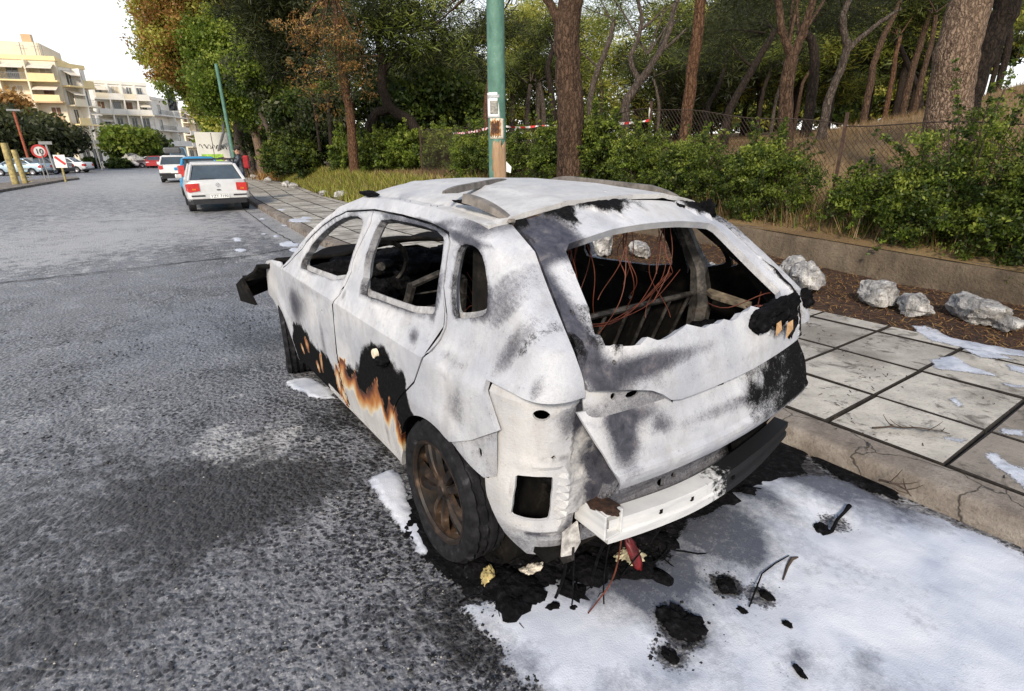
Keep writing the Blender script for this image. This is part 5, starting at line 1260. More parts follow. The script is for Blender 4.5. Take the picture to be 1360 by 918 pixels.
def reg_tail(r, N):
    k = r.random(N) < .55; x = np.where(k, -.62 + r.normal(size=N) * .22, .1 + r.normal(size=N) * .5); y = np.where(k, .55 + r.normal(size=N) * .35, .95 + np.abs(r.normal(size=N)) * .16); z = np.where(k, .016, .006)
    return np.stack([x, y, z], 1)
grit('burnt_crumbs', 2600, reg_tail, (.002, .011), simple('burnt_crumb', (.009, .009, .010), .8, .5, 40), seed=8)
def reg_fm(r, N):
    x = -1.5 + r.random(N) * 1.0; y = -1.1 + r.random(N) * 2.0; k = fbm(x * 4, y * 4, 0, 4, 15) > .55; return np.stack([x, y, 0 * x + .020], 1)[k]
grit('specks_on_foam', 1500, reg_fm, (.001, .0035), simple('burnt_crumb', (.009, .009, .010)), seed=9)

r9 = random.Random(21); m = MB()
for k in range(34):
    x, y = r9.uniform(-.66, -.1), r9.uniform(.0, .85); a = r9.uniform(0, 6.28); L = r9.uniform(.06, .22); m.tube([(x + cos(a + .9 * t) * L * t, y + sin(a + .9 * t) * L * t, .012 + .03 * sin(pi * t) * r9.random()) for t in (0, .25, .5, .75, 1)], r9.choice([.0015, .002, .004]), 4)
tag(m.build('burnt_wire_scraps', M_CHAR), kind='stuff')
# ================================================================== TREES, SHRUBS, FENCE, POLE
def leaf_mat(name, lo, mid, hi, trans=.45, rough=.5):
    n = NT(name, rough, 0, .35)
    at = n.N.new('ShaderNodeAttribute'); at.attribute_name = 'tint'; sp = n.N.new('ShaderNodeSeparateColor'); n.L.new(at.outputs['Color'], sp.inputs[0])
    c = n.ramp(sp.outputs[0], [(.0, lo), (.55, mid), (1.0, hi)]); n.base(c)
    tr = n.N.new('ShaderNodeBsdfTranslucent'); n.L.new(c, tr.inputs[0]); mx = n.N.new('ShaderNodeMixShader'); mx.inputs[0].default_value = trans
    out = n.N['Material Output']; n.L.new(n.b.outputs[0], mx.inputs[1]); n.L.new(tr.outputs[0], mx.inputs[2]); n.L.new(mx.outputs[0], out.inputs[0])
    return n.m
L_PINE = leaf_mat('dark_pine_needles', (.007, .010, .004), (.028, .036, .010), (.12, .125, .032))
L_PINE2 = leaf_mat('light_pine_needles', (.04, .065, .012), (.17, .21, .035), (.40, .42, .10))
L_BRIGHT = leaf_mat('bright_green_leaves', (.04, .07, .008), (.15, .22, .022), (.36, .40, .07))
L_SHRUB = leaf_mat('hedge_leaves', (.018, .034, .006), (.080, .120, .016), (.32, .36, .055))
L_SHRUB2 = leaf_mat('deep_green_shrub_leaves', (.010, .021, .005), (.045, .075, .012), (.19, .23, .04))
L_OLIVE = leaf_mat('olive_leaves', (.02, .028, .010), (.05, .060, .024), (.11, .12, .05))
L_ORANGE = leaf_mat('dry_orange_leaves', (.10, .05, .012), (.33, .17, .045), (.60, .38, .14))
L_YELLOW = leaf_mat('yellow_green_leaves', (.14, .15, .02), (.38, .38, .06), (.62, .56, .15))
def bark(name, lo, hi, sc_=1.0):
    n = NT(name, .93, 0, .2)
    wv_ = n.mix(.12, n.mapv((1, 1, .33)), n.noise(9, 4, .6, col=True), 'ADD'); v = n.voro(15 * sc_, wv_, 'DISTANCE_TO_EDGE'); v2 = n.voro(38 * sc_, wv_, 'DISTANCE_TO_EDGE'); f = n.noise(16, 7, .7, n.mapv((1, 1, .35))); g = n.noise(70, 4, .6); b = n.noise(1.4, 4, .6)
    c = n.ramp(n.math('ADD', n.math('ADD', v, n.math('MULTIPLY', v2, .5)), n.math('MULTIPLY', n.math('SUBTRACT', f, .5), .35)), [(.0, tuple(t * .3 for t in lo)), (.10, lo), (.26, tuple((a + b_) / 2 for a, b_ in zip(lo, hi))), (.55, hi)])
    c = n.mix(n.ramp(f, [(.34, .6), (.44, 0)]), c, tuple(t * .25 for t in lo)); c = n.mix(n.ramp(b, [(.4, 0), (.7, .35)]), c, tuple(t * .6 for t in hi))
    n.base(c); n.bump(n.math('ADD', n.math('MULTIPLY', v, 1.0), n.math('MULTIPLY', f, 1.2)), 1.0, .04); return n.m
B_PINE = bark('brown_pine_bark', (.040, .024, .015), (.145, .090, .058))
B_PALE = bark('pale_plated_bark', (.085, .055, .036), (.36, .26, .185), 1.5)
B_DARK = bark('dark_trunk_bark', (.012, .009, .007), (.050, .036, .027))
B_GREY = bark('grey_branch_bark', (.045, .035, .028), (.17, .135, .11))
B_RED = bark('reddish_stripped_bark', (.055, .026, .013), (.19, .105, .06))

def leaves_np(C, r, size, aspect=.5, up=.25, fold=False):
    """one quad per centre, random facing"""
    N = len(C); d = r.normal(size=(N, 3)); d[:, 2] = d[:, 2] * .7 + up; d /= np.linalg.norm(d, axis=1)[:, None]
    e = np.cross(d, r.normal(size=(N, 3))); e /= np.linalg.norm(e, axis=1)[:, None]
    s_ = (size * (.55 + .9 * r.random(N)))[:, None]
    a = e * s_ * .5; b = np.cross(d, e) * s_ * aspect * .5
    V = np.stack([C - a, C + b - a * .1, C + a, C - b - a * .1], 1).reshape(-1, 3)
    return V
def crown_mesh(name, blobs, size, r, aspect=.5, clump=.0, density=1.0, tuft=False, mats=(L_PINE,), matw=None, hang=0.0):
    """blobs: (centre, radii(3), n_clumps, leaves per clump, clump radius)"""
    Vs = []; Ts = []; Ms = []
    for (c, rad, nc, nl, cr) in blobs:
        nc = max(1, int(nc * density))
        u = r.normal(size=(nc, 3)); u /= np.linalg.norm(u, axis=1)[:, None]; rr = r.random(nc) ** .42
        cc = np.array(c) + u * rr[:, None] * np.array(rad)
        # uneven outline: push whole sectors in or out
        k = .68 + .62 * vnoise(u[:, 0] * 2.2 + c[0], u[:, 1] * 2.2 + c[1], u[:, 2] * 2.2 + c[2], 5); cc = np.array(c) + (cc - np.array(c)) * k[:, None]
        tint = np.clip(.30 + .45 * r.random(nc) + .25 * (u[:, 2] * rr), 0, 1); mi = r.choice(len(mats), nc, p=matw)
        off = r.normal(size=(nc, nl, 3)); off /= np.linalg.norm(off, axis=2)[..., None] + 1e-9; lr = r.random((nc, nl, 1)) ** .5 * cr * (.6 + .8 * r.random((nc, 1, 1)))
        off = off * lr * np.array([1, 1, .62]); off[..., 2] -= hang * lr[..., 0]
        L = (cc[:, None] + off).reshape(-1, 3)
        if tuft:     # needles radiate outwards
            d = off.reshape(-1, 3); d = d / (np.linalg.norm(d, axis=1)[:, None] + 1e-9) + r.normal(size=d.shape) * .35; d /= np.linalg.norm(d, axis=1)[:, None]
            e = np.cross(d, r.normal(size=d.shape)); e /= np.linalg.norm(e, axis=1)[:, None]; s_ = (size * (.6 + .8 * r.random(len(d))))[:, None]
            V = np.stack([L - e * s_ * aspect * .5, L + e * s_ * aspect * .5, L + d * s_ + e * s_ * aspect * .2, L + d * s_ - e * s_ * aspect * .2], 1).reshape(-1, 3)
        else: V = leaves_np(L, r, size, aspect)
        Vs.append(V); Ts.append(np.repeat(np.clip(np.repeat(tint, nl) + r.normal(size=nc * nl) * .13, 0, 1), 4)); Ms.append(np.repeat(mi, nl))
    V = np.concatenate(Vs); T = np.concatenate(Ts); M = np.concatenate(Ms)
    F = np.arange(len(V)).reshape(-1, 4)
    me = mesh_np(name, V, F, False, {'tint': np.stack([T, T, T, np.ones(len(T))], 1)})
    for mm in mats: me.materials.append(mm)
    me.polygons.foreach_set('material_index', M.astype(np.int32)); return me
def limb(m, pts, r0, r1, n=8, seed=0, wob=.04):
    r = random.Random(seed); P = []
    for a, b in zip(pts, pts[1:]):
        for k in range(4): P.append(Vector(a).lerp(Vector(b), k / 4))
    P.append(Vector(pts[-1])); 
    # smooth + wobble
    Q = [P[0]] + [(P[i - 1] + P[i] * 2 + P[i + 1]) / 4 + Vector([r.uniform(-wob, wob) * r0 for _ in range(3)]) for i in range(1, len(P) - 1)] + [P[-1]]
    rad = [(r0 + (r1 - r0) * i / (len(Q) - 1)) * (1 + r.uniform(-.06, .06)) for i in range(len(Q))]
    m.tube(Q, rad, n)
def tree(name, label, D, trunk, r0, r1, mat, limbs=(), crown=(), size=.1, mats=(L_PINE,), matw=None, tuft=False, aspect=.5, seed=1, group=None, hang=0.0, cat='tree', foot=True, nseg=12):
    """trunk / limbs: photo pixels at depth D (+dD); crown: (px, py, rx_px, ry_px, dD, depth_radius_m, clumps, leaves, clump_r)"""
    r = np.random.default_rng(seed)
    tp = [dep(p[0], p[1], D + (p[2] if len(p) > 2 else 0)) for p in trunk]
    if foot:
        b = tp[0].copy(); zt = float(terrain(b[0], b[1])) if b[1] < WY(b[0]) else .1
        if b[2] > zt: tp = [np.array([b[0], b[1], zt - .15])] + tp
    base = tp[0]
    t = thing(name, label, cat, tuple(base), 0, group)
    off = np.array(base)
    m = MB(); P = [tuple(p - off) for p in tp]
    limb(m, P, r0, r1, nseg, seed, .10)
    # root flare
    m.tube([(0, 0, -.05), (P[1][0] * .06, P[1][1] * .06, .25 + r0)], [r0 * 1.45, r0 * .95], nseg)
    tr = m.build('trunk', mat, t, True)
    for i, (lp, a, b_) in enumerate(limbs):
        m = MB(); lpt = [tuple(dep(p[0], p[1], D + (p[2] if len(p) > 2 else 0)) - off) for p in lp]; limb(m, lpt, a, b_, 8, seed + i, .15); m.build('limb', mat, t, True)
    if crown:
        bl = []
        for (px, py, rx, ry, dD, dr, nc, nl, cr) in crown:
            c = dep(px, py, D + dD); s_ = (D + dD) / FPX
            bl.append((c - off, (max(rx * s_, dr * .6) if False else (rx * s_ + dr) / 2, (rx * s_ + dr) / 2, ry * s_), nc, nl, cr))
            if rx * s_ > 0: bl[-1] = (c - off, (rx * s_, rx * s_, ry * s_), nc, nl, cr)
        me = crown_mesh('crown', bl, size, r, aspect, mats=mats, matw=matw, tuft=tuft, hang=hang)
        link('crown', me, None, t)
        if not tuft or True:    # a few twigs through the crown so it hangs together
            m = MB(); q = random.Random(seed)
            top = Vector(P[-1])
            for (c, rad, nc, nl, cr) in bl:
                for k in range(3):
                    e = Vector(c) + Vector([q.uniform(-.8, .8) * rad[0], q.uniform(-.8, .8) * rad[1], q.uniform(-.7, .7) * rad[2]]); s0 = top.lerp(Vector(c), .15)
                    mid_ = s0.lerp(e, .5) + Vector((q.uniform(-.2, .2), q.uniform(-.2, .2), q.uniform(0, .3))); m.tube([s0, mid_, e], [r1 * .3, r1 * .2, r1 * .06], 5)
            m.build('branches', mat, t, True)
    return t
PT = dict(tuft=True, aspect=.10, size=.15)
GT = 'trees of the park behind the fence'
# -------- main trunks in the park, each placed where it stands
tree('pine_tree', 'thick brown pine trunk straight behind the tape, just right of the green pole', 12, [(757, 250), (757, 180), (756, 120), (753, 60), (757, 10), (765, -60)], .30, .22, B_PINE,
     [([(750, 45), (738, 20), (722, -10), (700, -50)], .10, .07), ([(748, 38), (741, 34)], .09, .07)],
     [(730, -75, 75, 45, 2, 2, 40, 60, .5), (650, -35, 60, 38, 3, 2, 30, 60, .45), (600, 20, 40, 28, 6, 2, 14, 60, .42), (830, -45, 60, 35, 1, 2, 30, 60, .5)], seed=1, group=GT, mats=(L_PINE, L_PINE2), matw=(.75, .25), **PT)
tree('pine_tree', 'slim straight reddish brown trunk rising through the fence right of the forked pale tree', 12.5, [(906, 215), (911, 160), (919, 100), (926, 50), (933, -20), (938, -60)], .135, .10, B_RED,
     [], [(930, -65, 80, 38, 2, 2, 50, 60, .5)], seed=2, group=GT, mats=(L_PINE,), **PT)
tree('pine_tree', 'brown trunk forking into a Y above the middle of the fence', 12, [(1044, 210), (1042, 150), (1046, 105), (1052, 74)], .15, .12, B_PINE,
     [([(1052, 76), (1044, 58), (1036, 35), (1034, -15)], .085, .06), ([(1052, 76), (1064, 50), (1074, 22), (1084, -15)], .09, .06)],
     [(1030, -35, 80, 38, 2, 2, 60, 60, .5), (1110, -50, 60, 40, 2, 2, 40, 60, .5)], seed=3, group=GT, mats=(L_PINE,), **PT)
tree('pine_tree', 'twisting pale grey tree whose bare boughs spread into a wide fork', 19, [(829, 165), (831, 135), (845, 115), (862, 92)], .17, .12, B_GREY,
     [([(848, 108), (838, 86), (838, 72), (849, 50), (853, 25), (846, -5)], .09, .05), ([(862, 92), (878, 68), (889, 42), (896, 8), (905, -10)], .10, .05), ([(878, 68), (895, 55), (912, 38)], .05, .03), ([(853, 38), (868, 26), (885, 8)], .05, .02)],
     [(850, -30, 70, 32, 2, 2, 60, 60, .55), (905, 15, 30, 18, 3, 2, 24, 50, .45)], seed=4, group=GT, mats=(L_PINE2, L_PINE), matw=(.5, .5), **PT)
tree('pine_tree', 'thin bent grey trunk between the thick pine and the pale forked tree', 20, [(783, 165), (784, 130), (790, 105), (803, 70), (812, 48), (814, 30)], .12, .07, B_GREY,
     [([(792, 88), (780, 76), (765, 66)], .035, .02)], [(812, 20, 34, 22, 2, 2, 40, 60, .45), (790, -10, 50, 25, 3, 2, 40, 60, .5)], seed=5, group=GT, mats=(L_PINE2, L_BRIGHT), matw=(.7, .3), **PT)
tree('pine_tree', 'massive pale plated trunk near the right edge, leaning slightly right', 9, [(1256, 215), (1255, 165), (1264, 110), (1276, 50), (1290, -10), (1300, -60)], .30, .26, B_PALE,
     [], [(1290, -85, 130, 50, 1, 2, 60, 70, .5)], seed=6, group=GT, mats=(L_PINE,), nseg=18, **PT)
tree('pine_tree', 'dark trunk leaning far right behind the massive pale one', 11, [(1276, 170), (1286, 120), (1305, 75), (1325, 40), (1340, 0), (1350, -40)], .24, .19, B_DARK,
     [], [(1360, -70, 90, 45, 1, 2, 50, 60, .5)], seed=7, group=GT, mats=(L_PINE,), nseg=14, **PT)
tree('pine_tree', 'slender grey trunk curving right with a kink near its top', 16, [(1094, 165), (1100, 130), (1118, 90), (1126, 62), (1120, 42), (1119, 20), (1130, -5)], .12, .07, B_GREY,
     [([(1122, 72), (1140, 52), (1168, 30), (1196, 12)], .07, .04)], [(1150, -10, 60, 22, 2, 2, 50, 60, .5)], seed=8, group=GT, mats=(L_PINE,), **PT)
tree('pine_tree', 'dark leaning trunk left of the Y shaped tree, behind the dry grass', 22, [(966, 152), (980, 125), (1000, 90), (1015, 65), (1030, 40)], .16, .10, B_DARK,
     [([(1000, 90), (985, 78), (972, 60)], .05, .03)], [(1000, 20, 60, 40, 2, 2, 90, 60, .6), (950, 60, 40, 40, 3, 2, 60, 60, .6)], seed=9, group=GT, mats=(L_PINE,), **PT)
tree('pine_tree', 'dark curved trunk just right of the Y shaped tree', 18, [(1076, 140), (1082, 100), (1082, 70), (1076, 48), (1060, 40)], .16, .10, B_DARK,
     [], [(1110, 18, 50, 22, 2, 2, 60, 60, .5)], seed=10, group=GT, mats=(L_PINE,), **PT)
for i, (D, tr_, rr_, mt, lb) in enumerate([
    (24, [(1156, 112), (1160, 85), (1170, 55), (1190, 15), (1200, -10)], .14, B_PINE, 'slanting brown trunk upslope, furthest left of the cluster near the massive pale trunk'),
    (25, [(1186, 100), (1190, 70), (1196, 48)], .11, B_RED, 'short reddish trunk in the upslope cluster'),
    (26, [(1210, 98), (1222, 62), (1232, 25), (1240, -10)], .15, B_PINE, 'slanted trunk of the upslope cluster beside the green ribbon'),
    (24, [(1226, 95), (1238, 55), (1243, 20)], .12, B_PINE, 'rightmost slanting trunk of the upslope cluster'),
    (30, [(1340, 62), (1341, 40), (1343, 10), (1345, -20)], .17, B_DARK, 'upright dark trunk on the skyline at the right edge'),
    (27, [(1030, 132), (1040, 105), (1044, 88)], .08, B_GREY, 'small pale broken trunk behind the Y shaped tree'),
    (28, [(940, 140), (955, 115), (962, 90)], .12, B_DARK, 'thin dark leaning trunk deep in the wood'),
    (30, [(700, 152), (702, 132), (704, 112)], .15, B_GREY, 'stubby pale trunk, left of a pair beside the thick pine'),
    (30, [(722, 150), (720, 130), (716, 110)], .16, B_GREY, 'stubby pale trunk, right of a pair beside the thick pine'),
    (24, [(645, 158), (646, 130), (650, 105), (655, 60)], .12, B_RED, 'thin reddish trunk close to the left side of the green pole'),
    (32, [(1225, 130), (1195, 60), (1165, 30), (1110, 0)], .14, B_DARK, 'dark arching trunk crossing behind the massive pale one'),
    (34, [(876, 140), (872, 120), (868, 105)], .1, B_GREY, 'short pale trunk behind the forked pale tree'),
    (36, [(1010, 138), (1016, 112), (1024, 92), (1020, 60)], .14, B_DARK, 'far dark trunk in the shade left of the fork'),
    (26, [(735, 160), (732, 120), (726, 90), (736, 60)], .17, B_DARK, 'gnarled dark trunk directly left of the thick pine'),
    (35, [(1060, 140), (1066, 110), (1078, 90)], .12, B_PINE, 'far leaning trunk glimpsed through the fork')]):
    top = tr_[-1]
    tree('pine_tree', lb, D, tr_, rr_, rr_ * .6, mt, [], [(top[0] + 4, top[1] - 22, 36, 20, 2, 2, 60, 50, .6), (top[0] - 25, top[1] - 12, 26, 16, 4, 2, 36, 50, .6)], seed=20 + i, group=GT, mats=(L_PINE, L_PINE2), matw=(.7, .3), tuft=True, aspect=.12, size=.22)
# fallen pale branch
m = MB(); limb(m, [tuple(dep(1037, 118, 26)), tuple(dep(1043, 103, 26)), tuple(dep(1040, 92, 26)), tuple(dep(1050, 84, 26))], .06, .03, 6, 3)
tag(m.build('broken_branch', simple('bleached_wood', (.55, .50, .42), .8, .3, 10), None, True), 'small bleached white broken branch in the shaded wood', 'branch')
# -------- background trees closing the wood
GB = 'far trees closing the view through the park'
r_ = random.Random(77)
far = [(620, 110, 40, 55, 38, 'dark'), (585, 120, 40, 45, 34, 'dark'), (545, 130, 45, 45, 32, 'dark'), (680, 70, 45, 50, 44, 'lite'), (715, 60, 35, 50, 46, 'lite'), (655, 120, 35, 38, 42, 'mid'), (800, 80, 40, 50, 48, 'lite'), (770, 110, 30, 45, 44, 'mid'), (845, 110, 40, 45, 46, 'mid'), (880, 60, 45, 50, 42, 'mid'),
       (935, 95, 50, 50, 38, 'dark'), (970, 60, 55, 55, 38, 'dark'), (1010, 90, 45, 45, 42, 'mid'), (1060, 60, 60, 50, 40, 'dark'), (1110, 60, 50, 45, 36, 'mid'), (1160, 50, 45, 40, 38, 'dark'), (1205, 40, 40, 38, 36, 'mid'), (1100, 110, 45, 25, 44, 'mid'), (1330, 30, 60, 35, 48, 'mid'), (1220, 70, 40, 30, 44, 'dark'), (700, 115, 40, 30, 50, 'dark'), (900, 125, 60, 25, 46, 'dark'), (990, 125, 60, 20, 46, 'mid'), (1160, 92, 60, 22, 50, 'mid')]
FL = ['shadowy pine', 'pale sunlit pine', 'mid green pine']
names_far = {'dark': 'dark', 'lite': 'sunlit pale', 'mid': 'mid green'}
places = ['left of the green pole', 'behind the shrubs left of the pole', 'above the middle of the left hedge', 'between pole and thick pine', 'close behind the thick pine', 'just behind the green pole low down', 'right of the thick pine', 'hugging the right side of the thick pine', 'behind the forked pale tree', 'above the forked pale tree', 'right of the slim reddish trunk', 'high above the leaning trunk', 'left of the Y shaped tree', 'behind the Y shaped tree', 'right of the kinked grey trunk', 'above the upslope cluster', 'left of the massive pale trunk', 'low behind the curved dark trunk', 'on the skyline at the right edge', 'behind the arching trunk', 'low between pole and thick pine', 'low behind the slim reddish trunk', 'low left of the Y shaped tree', 'low behind the upslope cluster']
for i, (px, py, rx, ry, D, kd) in enumerate(far):
    mats = {'dark': (L_PINE,), 'lite': (L_YELLOW, L_PINE2), 'mid': (L_PINE, L_PINE2, L_YELLOW)}[kd]; mw = {'dark': None, 'lite': (.62, .38), 'mid': (.4, .4, .2)}[kd]  # sunlit crowns: the light is put into yellower, paler leaf colours
    tree('background_tree', 'distant %s tree crown %s' % (names_far[kd], places[i]), D, [(px, py + ry * .9), (px + r_.uniform(-6, 6), py + ry * .3), (px + r_.uniform(-8, 8), py)], .2, .1, B_DARK if kd != 'lite' else B_GREY, [],
         [(px, py, rx * 1.1, ry, 0, 2, ({'dark': 130, 'mid': 85, 'lite': 50}[kd] if px > 880 or px < 600 else {'dark': 60, 'mid': 45, 'lite': 45}[kd]), 56, .8), (px + r_.uniform(-25, 25), py - ry * .6, rx * .8, ry * .6, 2, 2, 70, 56, .8)], seed=50 + i, group=GB, mats=mats, matw=mw, tuft=True, aspect=.16, size=.34)
# understorey and the far mass of the wood, which reads as one dark bank
def wood_band(name, pts, mats, mw, seed, size, nl=50):
    r = np.random.default_rng(seed); bl = []
    for (px, py, rx, ry, D, nc) in pts:
        c = dep(px, py, D); s_ = D / FPX; bl.append((c, (rx * s_, rx * s_, ry * s_), nc, nl, 1.0))
    me = crown_mesh(name, bl, size, r, .45, mats=mats, matw=mw); return tag(link(name, me), kind='stuff')
wood_band('far_undergrowth', [(560 + 42 * k, 150 + (k % 3) * 6 - (0 if k < 9 else 4 * (k - 9)), 34, 24, 52 + (k * 7) % 9, 90 if k < 2 or k > 8 else 38) for k in range(17)] + [(570 + 70 * k, 108, 36, 30, 66, 50) for k in range(4)], (L_SHRUB2, L_PINE, L_YELLOW), (.35, .15, .50), 300, .40)
wood_band('roadside_undergrowth', [(350 + 36 * k, 190 - 5 * (k % 2), 26, 20, 40 + 2 * (k % 4), 80) for k in range(7)] + [(300, 196, 16, 12, 66, 50), (322, 194, 16, 12, 60, 50)], (L_SHRUB2, L_SHRUB, L_OLIVE), (.5, .2, .3), 302, .26)
wood_band('far_wood', [(900 + 55 * k, 95 - 9 * max(0, k - 3), 46, 40, 68, 120) for k in range(9)] + [(930 + 60 * k, 40 - 5 * k, 50, 40, 60, 70) for k in range(7)], (L_PINE, L_SHRUB2, L_YELLOW), (.55, .25, .2), 301, .50)
# -------- roadside trees at the left (tall mixed mass)
GR = 'tall trees along the pavement beyond the silver car'
tree('roadside_tree', 'pale whitewashed trunk beside the far pavement under bright green leaves', 36, [(345, 205), (340, 180), (330, 160), (318, 140)], .30, .18, B_PALE, [([(340, 178), (352, 160), (348, 130)], .16, .1)],
     [(300, 115, 42, 38, 0, 2, 200, 90, .75), (335, 70, 45, 40, 1, 2, 190, 90, .75), (285, 60, 40, 40, 2, 2, 170, 90, .75), (330, 150, 26, 22, 0, 2, 60, 80, .6)], seed=101, group=GR, mats=(L_BRIGHT, L_SHRUB), matw=(.7, .3), size=.17, aspect=.6)
tree('roadside_tree', 'leaning double trunk with pale bark right of the whitewashed one', 33, [(385, 200), (377, 170), (368, 145), (352, 120)], .22, .14, B_GREY, [([(362, 200), (356, 170), (345, 150)], .16, .1)],
     [(355, 95, 45, 35, 0, 2, 170, 90, .65), (395, 130, 40, 30, 1, 2, 100, 80, .65), (370, 150, 25, 20, 1, 2, 50, 80, .5)], seed=102, group=GR, mats=(L_BRIGHT, L_SHRUB2, L_OLIVE), matw=(.45, .3, .25), size=.16, aspect=.6)
tree('roadside_tree', 'tall eucalyptus like tree with orange brown drying leaves at the upper left', 39, [(318, 195), (312, 120), (290, 60), (270, 10)], .35, .2, B_GREY, [],
     [(235, 25, 40, 45, 0, 2, 170, 100, .9), (225, 75, 35, 30, 0, 2, 90, 80, .8), (250, -30, 60, 40, 0, 2, 110, 90, 1.0)], seed=103, group=GR, mats=(L_ORANGE, L_YELLOW), matw=(.45, .55), size=.20, aspect=.5)
tree('roadside_tree', 'loose yellowish green tree behind the orange tinted one', 42, [(330, 195), (325, 120), (310, 60), (300, 0)], .3, .2, B_GREY, [],
     [(285, 20, 35, 40, 0, 2, 150, 100, .8), (210, 5, 34, 40, 0, 2, 60, 60, .7), (200, 50, 20, 42, 0, 2, 40, 50, .6), (255, 110, 35, 30, 0, 2, 80, 80, .7), (232, 95, 34, 34, 0, 2, 40, 60, .6), (320, -20, 60, 40, 0, 2, 80, 50, 1.0)], seed=104, group=GR, mats=(L_YELLOW, L_BRIGHT), matw=(.45, .55), size=.20, aspect=.5)
tree('roadside_tree', 'big black green cypress like tree towering over the silver car', 30, [(420, 190), (412, 140), (400, 80), (385, 20)], .26, .2, B_DARK, [],
     [(370, 45, 48, 45, 0, 2, 150, 60, .8), (420, 60, 50, 50, 0, 2, 140, 60, .8), (350, 0, 60, 40, 0, 2, 90, 60, .8), (440, 0, 60, 40, 0, 2, 90, 60, .8), (410, 120, 40, 30, 2, 2, 60, 60, .7)], seed=105, group=GR, mats=(L_PINE,), tuft=True, size=.26, aspect=.16)
tree('roadside_tree', 'reddish trunk wrapped in hanging dry orange vines at the left hedge', 23, [(468, 190), (466, 160), (459, 120), (452, 80), (446, 30), (440, -20)], .20, .12, B_RED, [([(455, 95), (475, 75), (502, 74)], .05, .03), ([(452, 80), (430, 50), (400, 30)], .06, .03)],
     [(415, 45, 44, 26, -1, 2, 60, 44, .35), (455, 70, 34, 40, -1, 2, 60, 44, .35), (410, 95, 30, 24, -1, 2, 34, 36, .3), (440, 20, 44, 24, -1, 2, 40, 36, .35), (480, 95, 16, 50, -1, 2, 24, 36, .3), (440, 130, 40, 40, 0, 2, 30, 30, .3)], seed=106, group=GR, mats=(L_ORANGE, L_PINE, L_OLIVE), matw=(.42, .36, .22), size=.10, aspect=.25, hang=.6)
tree('roadside_tree', 'dark twisted double trunk leaning over the left hedge', 25, [(560, 190), (545, 160), (518, 145), (508, 118), (508, 80), (500, 40), (512, 0)], .26, .15, B_DARK, [([(518, 145), (498, 150), (488, 175)], .18, .2), ([(508, 100), (520, 80), (545, 60)], .1, .06)],
     [(490, 20, 55, 45, 0, 2, 130, 60, .7), (550, 40, 50, 40, 0, 2, 110, 60, .7), (600, 60, 30, 26, 0, 2, 16, 60, .6), (560, 0, 50, 35, 0, 2, 45, 60, .7), (470, 90, 35, 25, 1, 2, 50, 60, .6)], seed=107, group=GR, mats=(L_PINE, L_PINE2), matw=(.75, .25), tuft=True, size=.22, aspect=.15)
tree('roadside_tree', 'glossy dark green broadleaf tree between hedge and dark pines', 27, [(590, 170), (590, 150), (588, 130)], .14, .08, B_DARK, [],
     [(590, 125, 42, 28, 0, 2, 120, 60, .6), (545, 140, 35, 25, 0, 2, 60, 60, .6), (625, 140, 28, 22, 0, 2, 50, 60, .6)], seed=108, group=GR, mats=(L_SHRUB2,), size=.2, aspect=.6)
tree('roadside_tree', 'shaded bushy tree filling the gap under the cypress', 27, [(440, 195), (438, 160), (436, 130)], .12, .07, B_DARK, [([(425, 200), (420, 160), (415, 130)], .07, .04), ([(500, 195), (496, 160), (505, 130)], .07, .04)],
     [(430, 145, 45, 30, 2, 2, 90, 60, .7), (500, 130, 40, 35, 3, 2, 80, 60, .7), (390, 150, 32, 26, 3, 2, 50, 60, .6)], seed=109, group=GR, mats=(L_SHRUB2, L_OLIVE), matw=(.7, .3), size=.22, aspect=.5)
tree('roadside_tree', 'distant yellow green tree beyond the green street pole', 60, [(300, 200), (300, 170), (298, 150)], .3, .2, B_GREY, [],
     [(300, 165, 26, 26, 0, 2, 90, 46, 1.0), (285, 180, 18, 14, 6, 2, 40, 46, .8), (270, 140, 18, 22, 0, 2, 40, 40, .9)], seed=110, group=GR, mats=(L_YELLOW, L_BRIGHT), matw=(.5, .5), size=.4, aspect=.5)
# -------- street trees across the road
GL = 'street trees in front of the apartment blocks'
tree('street_tree', 'large dark olive tree at the left edge, its top touched by orange light', 62, [(30, 225), (28, 205), (30, 190)], .3, .2, B_DARK, [], [(20, 180, 60, 34, 0, 2, 260, 50, 1.3), (70, 190, 34, 22, 0, 2, 120, 50, 1.1), (-30, 175, 60, 36, 0, 2, 120, 50, 1.3)], seed=111, group=GL, mats=(L_OLIVE, L_PINE), matw=(.6, .4), size=.5, aspect=.5)
tree('street_tree', 'orange-lit top of the dark olive tree, made as an added small crown of orange leaves', 66, [(8, 222), (8, 180), (10, 150)], .2, .1, B_DARK, [], [(10, 142, 22, 16, 0, 2, 60, 46, 1.0), (-12, 150, 20, 16, 0, 2, 40, 46, 1.0)], seed=112, group=GL, mats=(L_ORANGE,), size=.45, aspect=.5)  # orange light on the olive tree's top, added as an orange crown
tree('street_tree', 'round fresh green tree in front of the apartment blocks', 78, [(172, 216), (171, 205), (170, 195)], .3, .2, B_DARK, [], [(170, 190, 27, 20, 0, 2, 200, 50, 1.1), (185, 196, 20, 14, 0, 2, 70, 50, 1.0)], seed=113, group=GL, mats=(L_BRIGHT, L_SHRUB), matw=(.35, .65), size=.5, aspect=.6)
tree('street_tree', 'darker tree just right of the round fresh green one', 84, [(206, 214), (206, 205), (205, 198)], .3, .2, B_DARK, [], [(204, 194, 15, 16, 0, 2, 110, 50, 1.1)], seed=114, group=GL, mats=(L_SHRUB2, L_OLIVE), matw=(.7, .3), size=.5, aspect=.6)

